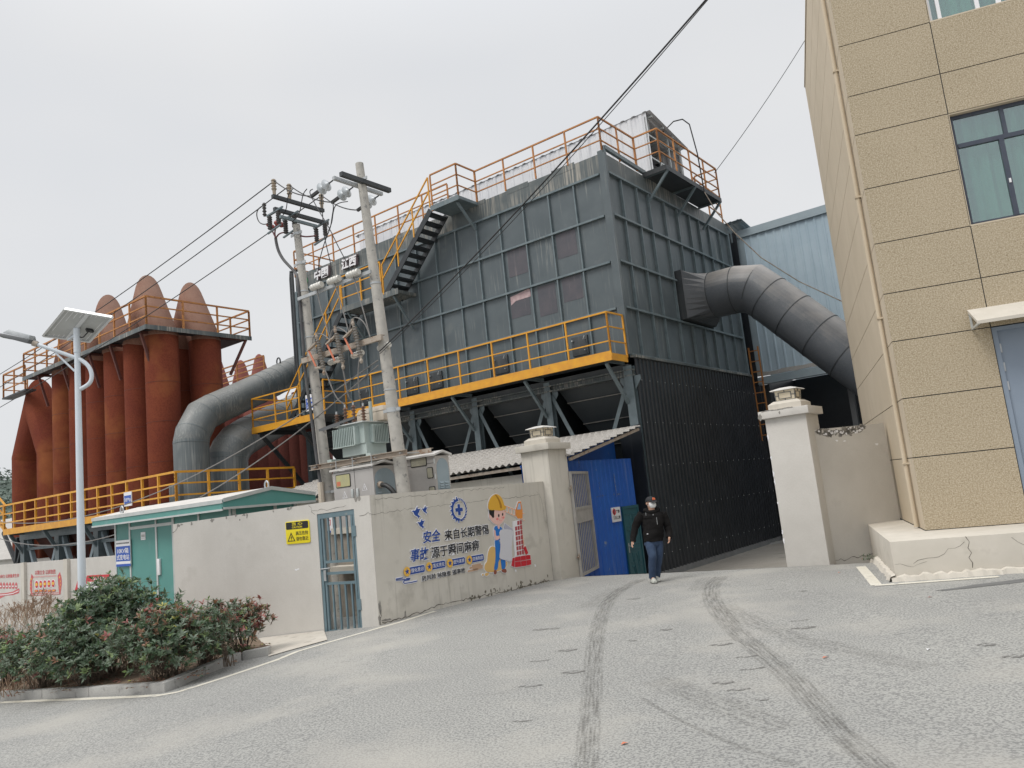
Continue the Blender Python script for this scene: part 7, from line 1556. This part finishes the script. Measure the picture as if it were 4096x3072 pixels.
# small weed at the plinth corner
pz = gpt(*zoomed(3000, 1200, 1.3823)(662, 1452)); mb = MB(); rr = random.Random(8)
for k in range(60): c = pz + Vector((rr.gauss(0, .06), rr.gauss(0, .05), .02 + .10 * rr.random())); leaf(mb, c, Vector((rr.gauss(0, 1), rr.gauss(0, 1), .4)), Vector((0, 0, 1)), .06, .013, rr.choices([0, 1, 4], [5, 3, 2])[0])
tag(mb.build('weed_tuft', LG, F=W, o=pz), 'tiny dark weed growing at the corner of wall and concrete ledge', 'weed')
for i, (x, y, lab) in enumerate(((1795, 208, 'dark red dry leaf right of the parking line on the yard'), (1340, 470, 'orange scrap of leaf between the tyre marks'), (470, 845, 'orange leaf at the bottom of the yard, left of the right tyre mark'), (1410, 100, 'tiny orange scrap near the chipped pillar foot'), (1795, 435, 'pale scrap on the right side of the yard'))):
    c = gpt(*q3(x, y)); mb = MB(); leaf(mb, c + Vector((0, 0, .006)), Vector((1, .3 * i, .15)), Vector((0, 0, 1)), .07, .018, 0); tag(mb.build('fallen_leaf', LG[3] if i < 1 else FUSE if i < 4 else SIGNW, F=W, o=c), lab, 'leaf', 'scraps on the yard')
# wooded hill far off
HILL = mt('far_wood', (.10, .135, .115), (.15, .185, .155), .12, .95, spot=(.20, .235, .205), spot_scale=.3, spot_at=.55)
mb = MB(); rr = random.Random(12); g_ = []
HX0, HX1, HY = -220, -78, 150
for j in range(9):
    for i in range(30):
        x = HX0 + (HX1 - HX0) * i / 29; t = j / 8; hz = 22 * math.exp(-((x + 135) / 38) ** 2) + 3 * noise.noise((x * .05, j, 0)); mb.v.append(Vector((x, HY + 40 * t, -4 + hz * math.sin(t * math.pi * .5))))
for j in range(8):
    for i in range(29): a = j * 30 + i; mb.f.append([a, a + 1, a + 31, a + 30]); mb.m.append(0)
tag(mb.build('hill', HILL, F=W, o=(-150, 150, -4), smooth=True), 'hazy wooded hill', kind='structure')
cr = MB()
for k in range(900):
    x = rr.uniform(HX0, HX1); t = rr.random(); hz = 22 * math.exp(-((x + 135) / 38) ** 2); c = Vector((x, HY + 40 * t, -4 + hz * math.sin(t * math.pi * .5) + 1.2)); r_ = rr.uniform(1.2, 2.6)
    for j in range(26):
        v = Vector((rr.gauss(0, 1), rr.gauss(0, 1), rr.gauss(0, 1) + .3)).normalized(); p = c + v * r_; leaf(cr, p, Vector((rr.gauss(0, 1), rr.gauss(0, 1), rr.gauss(0, .6))), v, rr.uniform(.7, 1.3), .28, 0)
tag(cr.build('hillside_wood', HILL, F=W, o=(-150, 170, -4)), 'hazy grey green wood covering the far hill', 'wood', kind='stuff')

# ------------------------------------------------------------------ the man walking out of the gate
fp = gpt(2617, 2331); YQ = fp.y; zp_ = zoomed(2500, 1950, 4.1475); PZ = zg(fp.x, fp.y)
PP = lambda x, y, dy=0.0: W.at(*zp_(x, y), YQ) + Vector((0, dy, 0))
SKIN = mt('skin', (.46, .27, .19), (.50, .30, .215), 12, .55); JACK = mt('black_jacket', (.010, .0095, .0095), (.018, .017, .017), 5, .95, 0, .35, 60, spec=.08); JEAN = mt('blue_jeans', (.020, .040, .085), (.035, .062, .115), 6, .85, 0, .2, 120, spot=(.06, .09, .14), spot_scale=5, spot_at=.62); CAPM = mt('black_cap', (.010, .011, .014), None, rough=.75); MASK = mt('white_mask', (.75, .75, .74), (.68, .68, .68), 20, .8, 0, .2, 60); SHOE = mt('pale_trainer', (.40, .41, .37), (.52, .53, .49), 10, .7); SOLE = mt('shoe_sole', (.14, .14, .13), None, rough=.8); SHIRT = mt('dark_shirt', (.008, .008, .01), None, rough=.8); LACE = mt('lace_dark', (.02, .025, .03), None)
man = thing('person', 'man in black jacket, jeans, black cap and white mask walking out of the gate', 'person', W, (fp.x, fp.y, PZ))
def skin(name, verts, edges, root, mat, parent, lev=2):
    F_, o = ORI[parent.name]; me = bpy.data.meshes.new(name); me.from_pydata([Vector(v[0]) - o for v in verts], edges, []); ob = bpy.data.objects.new(name, me); COL.objects.link(ob)
    md = ob.modifiers.new('skin', 'SKIN'); md.use_smooth_shade = True
    for i, v in enumerate(verts): sv = me.skin_vertices[0].data[i]; sv.radius = (v[1], v[1]) if not isinstance(v[1], tuple) else v[1]; sv.use_root = (i == root)
    ss = ob.modifiers.new('sub', 'SUBSURF'); ss.levels = ss.render_levels = lev
    dg = bpy.context.evaluated_depsgraph_get(); m2 = bpy.data.meshes.new_from_object(ob.evaluated_get(dg)); bpy.data.objects.remove(ob); m2.materials.clear(); m2.materials.append(mat); m2.polygons.foreach_set('use_smooth', [True] * len(m2.polygons))
    o2 = bpy.data.objects.new(name, m2); COL.objects.link(o2); o2.parent = parent; return o2
vs, es = [], []
def av(p, r_, link=None):
    vs.append((p, r_)); 
    if link is not None: es.append((link, len(vs) - 1))
    return len(vs) - 1
pel = av(PP(470, 860), .12); ab = av(PP(468, 700), .125, pel); ch = av(PP(462, 530), .11, ab); sh0 = av(PP(450, 440), .045, ch); nk = av(PP(440, 370, -.02), .052, sh0); hd1 = av(PP(428, 315, -.03), .072, nk); hd2 = av(PP(420, 250, -.025), .083, hd1); hd3 = av(PP(420, 195, -.015), .07, hd2)
def hand(wr, pts, curl):
    palm = av(pts[0], .026, wr); d = (Vector(pts[0]) - Vector(vs[wr][0])).normalized(); sx = Vector((0, 1, 0)); 
    for k, ln in enumerate((.055, .065, .062, .048)):
        b = Vector(pts[0]) + d * .03 + sx * (.027 - .018 * k); a = av(b, .010, palm); c = av(b + d * ln * .5 + curl * .012, .009, a); av(b + d * ln * .8 + curl * .040, .008, c)
    b = Vector(pts[0]) - d * .015 - sx * .03 + curl * .012; a = av(b, .011, palm); av(b + d * .035 + curl * .02 - sx * .012, .009, a)
sl = av(PP(305, 470), .03, sh0); el = av(PP(182, 650, .06), .035, sl); wl_ = av(PP(130, 895, .02), .028, el); hand(wl_, [PP(122, 930, .01)], Vector((.6, -.7, 0)))
sr = av(PP(590, 466), .03, sh0); er = av(PP(710, 650, .03), .035, sr); wr_ = av(PP(718, 815, -.10), .028, er); hand(wr_, [PP(714, 850, -.12)], Vector((-.6, -.7, 0)))
hl = av(PP(410, 900), .085, pel); kl = av(PP(440, 1130, -.12), .06, hl); al = av(PP(452, 1470, -.02), .04, kl); av(PP(460, 1555, -.14), .035, al)
hr_ = av(PP(540, 900), .085, pel); kr = av(PP(562, 1130, .0), .06, hr_); ar = av(PP(548, 1470, .14), .04, kr); av(PP(552, 1555, .03), .035, ar)
body = skin('body', vs, es, pel, SKIN, man, 2)
def loft(mb, rings, n=28, wr=.0, sd=0, cap=True):
    b = len(mb.v)
    for i, (c, rx, ry) in enumerate(rings):
        for k in range(n):
            a = 2 * math.pi * k / n; f = 1 + wr * noise.noise((math.cos(a) * 2 + sd, math.sin(a) * 2, c.z * 14)); mb.v.append(c + Vector((math.cos(a) * rx * f, math.sin(a) * ry * f, 0)))
    for i in range(len(rings) - 1):
        for k in range(n): a = b + i * n + k; c_ = b + i * n + (k + 1) % n; mb.f.append([a, c_, c_ + n, a + n]); mb.m.append(mb.cm)
    if cap: mb.f.append([b + k for k in range(n)][::-1]); mb.m.append(mb.cm); mb.f.append([b + (len(rings) - 1) * n + k for k in range(n)]); mb.m.append(mb.cm)
def dense(rings, m=5):
    out = []
    for (c0, a0, b0), (c1, a1, b1) in zip(rings, rings[1:]):
        for k in range(m): t = k / m; s = t * t * (3 - 2 * t) * .4 + t * .6; out.append((c0.lerp(c1, t), a0 + (a1 - a0) * s, b0 + (b1 - b0) * s))
    return out + [rings[-1]]
def sleeve(mb, pts, rad, wr=.16, sd=0, n=18):
    P_ = []; Rr = []
    for i in range(len(pts) - 1):
        for k in range(6): t = k / 6; P_.append(pts[i].lerp(pts[i + 1], t)); Rr.append(rad[i] + (rad[i + 1] - rad[i]) * t)
    P_.append(pts[-1]); Rr.append(rad[-1]); b = len(mb.v); mb.tube(P_, Rr, n)
    for i in range(b, len(mb.v)):
        j = (i - b) // n; c = P_[min(j, len(P_) - 1)]; v = mb.v[i] - c; mb.v[i] = c + v * (1 + wr * noise.noise((v.normalized().x * 1.5 + sd, v.normalized().y * 1.5, c.z * 16)))
mb = MB(); loft(mb, dense([(PP(472, 893), .176, .135), (PP(470, 800), .190, .145), (PP(468, 690), .188, .14), (PP(464, 560), .200, .145), (PP(456, 470), .215, .135), (PP(450, 425), .195, .115), (PP(446, 398), .13, .10), (PP(442, 372), .088, .085)]), wr=.10)
sleeve(mb, [PP(285, 440, .0), PP(225, 530, .03), PP(182, 650, .06), PP(152, 780, .05), PP(130, 900, .02)], [.082, .075, .068, .060, .052], sd=2); sleeve(mb, [PP(610, 432), PP(672, 530, .02), PP(710, 645, .03), PP(728, 740, -.03), PP(716, 832, -.10)], [.082, .076, .068, .060, .052], sd=5)
mb.build('jacket', JACK, man, smooth=True, ang=80)
mb = MB(); c_ = [PP(443, 380) + Vector((.125 * math.cos(a), .10 * math.sin(a) + .01, .02 * math.sin(a) + .012 * math.cos(2 * a))) for a in [2 * math.pi * k / 22 for k in range(23)]]; mb.tube(c_, .036, 10, False); loft(mb, [(PP(443, 372, .06), .10, .06), (PP(443, 345, .09), .09, .05), (PP(443, 395, .14), .12, .04)], 16); mb.build('hood', JACK, man, smooth=True, ang=80)
fz = lambda x, y, d: PP(x, y, d)
mb = MB(); mb.tube([fz(500, 492, -.148), fz(516, 608, -.150)], .0035, 6); mb.tube([fz(448, 440, -.132), fz(447, 458, -.136)], .006, 6); mb.tube([fz(330, 415, -.10), fz(332, 462, -.125)], .0025, 5); mb.build('zip', GALV, man)
mb = MB(); mb.box(fz(358, 765, 0).x - .016, fz(358, 765, 0).x + .010, YQ - .128, YQ - .122, fz(358, 765, 0).z - .006, fz(358, 765, 0).z + .006); mb.build('jacket_tab', SIGNW, man)
mb = MB(); mb.tube([fz(470, 478, -.140), fz(600, 486, -.095)], .008, 6); mb.tube([fz(300, 500, -.095), fz(440, 505, -.145)], .007, 6); mb.build('pocket_flap', JACK, man)
mb = MB(); loft(mb, [(PP(440, 400, -.03), .07, .06), (PP(440, 372, -.03), .06, .058)], 16); mb.build('shirt', SHIRT, man, smooth=True)
mb = MB(); loft(mb, dense([(PP(470, 985), .10, .10), (PP(472, 940), .175, .125), (PP(472, 880), .172, .125)]), wr=.04)
sleeve(mb, [PP(405, 890), PP(422, 1000, -.06), PP(440, 1130, -.12), PP(442, 1290, -.08), PP(452, 1500, -.02)], [.097, .094, .076, .070, .066], .13, 3); sleeve(mb, [PP(545, 890), PP(556, 1000, .0), PP(562, 1130, .0), PP(556, 1290, .08), PP(548, 1490, .14)], [.097, .093, .076, .070, .066], .13, 8)
mb.build('jeans', JEAN, man, smooth=True, ang=80)
for cx, dy, sd in ((462, -.02, 1), (553, .14, -1)):
    c = PP(cx, 1560, dy); z0 = zg(c.x, c.y); mb = MB(); rg = [(.085, .030, .075), (.06, .040, .088), (0, .044, .10), (-.06, .046, .085), (-.12, .049, .066), (-.165, .044, .052), (-.185, .026, .036)]; b = len(mb.v); n = 16
    for (y, w, h) in rg:
        for k in range(n): a = 2 * math.pi * k / n; mb.v.append(Vector((c.x + w * math.cos(a) - .10 * y * sd * .5, c.y + y, z0 + .024 + h * max(-.05, math.sin(a)))))
    for i in range(len(rg) - 1):
        for k in range(n): a = b + i * n + k; e = b + i * n + (k + 1) % n; mb.f.append([a, e, e + n, a + n]); mb.m.append(0)
    mb.f.append([b + k for k in range(n)][::-1]); mb.f.append([b + (len(rg) - 1) * n + k for k in range(n)]); mb.m += [0, 0]; sh_o = mb.build('shoe', SHOE, man, smooth=True)
    mb = MB(); o_ = [(c.x - .10 * y * sd * .5 + w * 1.04, c.y + y) for y, w, h in rg] + [(c.x - .10 * y * sd * .5 - w * 1.04, c.y + y) for y, w, h in rg[::-1]]; mb.prism([(x, y, z0 + .002) for x, y in o_], (0, 0, .024)); mb.build('sole', SOLE, sh_o)
    mb = MB()
    for k in range(4): y = -.03 - .025 * k; mb.tube([(c.x - .03, c.y + y, z0 + .098 - .010 * k), (c.x + .03, c.y + y, z0 + .098 - .010 * k)], .005, 5)
    mb.build('laces', LACE, sh_o)
# head turned to the man's left (photo right)
hc = PP(420, 245, -.025); fd = Vector((.55, -.83, 0)).normalized(); sd_v = Vector((0, 0, 1)).cross(fd)
Hh = lambda f, s, u: hc + fd * f + sd_v * s + Vector((0, 0, u))
mb = MB(); b = len(mb.v); n = 24; dome = []
for i in range(8):
    t = i / 7; zz_ = .015 + .095 * math.sin(t * math.pi / 2); rr_ = .098 * math.cos(t * math.pi / 2 * .97)
    for k in range(n): a = 2 * math.pi * k / n; mb.v.append(Hh(rr_ * 1.08 * math.cos(a), rr_ * .92 * math.sin(a), zz_))
for i in range(7):
    for k in range(n): a = b + i * n + k; e = b + i * n + (k + 1) % n; mb.f.append([a, e, e + n, a + n]); mb.m.append(0)
mb.f.append([b + 7 * n + k for k in range(n)]); mb.m.append(0); cp = mb.build('cap', CAPM, man, smooth=True)
mb = MB(); A0 = [Hh(.085 * math.cos(a) + .012, .088 * math.sin(a), .022) for a in [R(-62 + 124 * k / 12) for k in range(13)]]; A1 = [Hh(.06 + .135 * math.cos(a * .85), .085 * math.sin(a), .004 - .016 * abs(math.sin(a))) for a in [R(-62 + 124 * k / 12) for k in range(13)]]
mb.prism(A0 + A1[::-1], (0, 0, .008)); mb.build('brim', CAPM, cp, smooth=True)
mb = MB(); e = Hh(.096, .0, .058); mb.prism([e + sd_v * x + Vector((0, 0, z)) - fd * (.3 * max(0, z)) for x, z in ((-.03, -.02), (-.005, -.015), (.02, -.022), (.032, .0), (.02, .022), (.005, .012), (-.012, .028), (-.03, .012))], fd * .012); mb.build('badge', mt('orange_badge', (.70, .22, .06), (.62, .08, .06), 60, .5), cp)
mb = MB(); rows = [(.020, .062, .045, .078), (-.010, .082, .050, .085), (-.045, .092, .042, .080), (-.078, .072, .022, .058)]; b = 0; n = 9
for (u, fo, _, wd_) in rows:
    for k in range(n): a = R(-80 + 160 * k / (n - 1)); mb.v.append(Hh(.012 + (fo) * math.cos(a) ** .6 + .012 * (1 if k == 4 else 0), wd_ * math.sin(a) * .95, u - .022))
for i in range(3):
    for k in range(n - 1): a = i * n + k; mb.f.append([a, a + 1, a + n + 1, a + n]); mb.m.append(0)
mb.build('face_mask', MASK, man, smooth=True, ang=70)
for s in (-1, 1):
    mb = MB(); mb.lathe([(0, .004), (.004, .022), (.014, .024), (.018, .012)], Hh(-.012, .080 * s, -.018), 10, sd_v * s + fd * -.3); mb.build('ear', SKIN, man, smooth=True)
    mb = MB(); mb.tube([Hh(-.005, .088 * s, -.005), Hh(.04, .084 * s, -.03)], .002, 4); mb.tube([Hh(-.008, .088 * s, -.035), Hh(.04, .080 * s, -.075)], .002, 4); mb.build('mask_strap', MASK, man)
    mb = MB(); mb.lathe([(0, .004), (.003, .012), (.006, .010)], Hh(.074, .032 * s, .005), 10, fd); mb.build('eye', SIGNK, man, smooth=True)
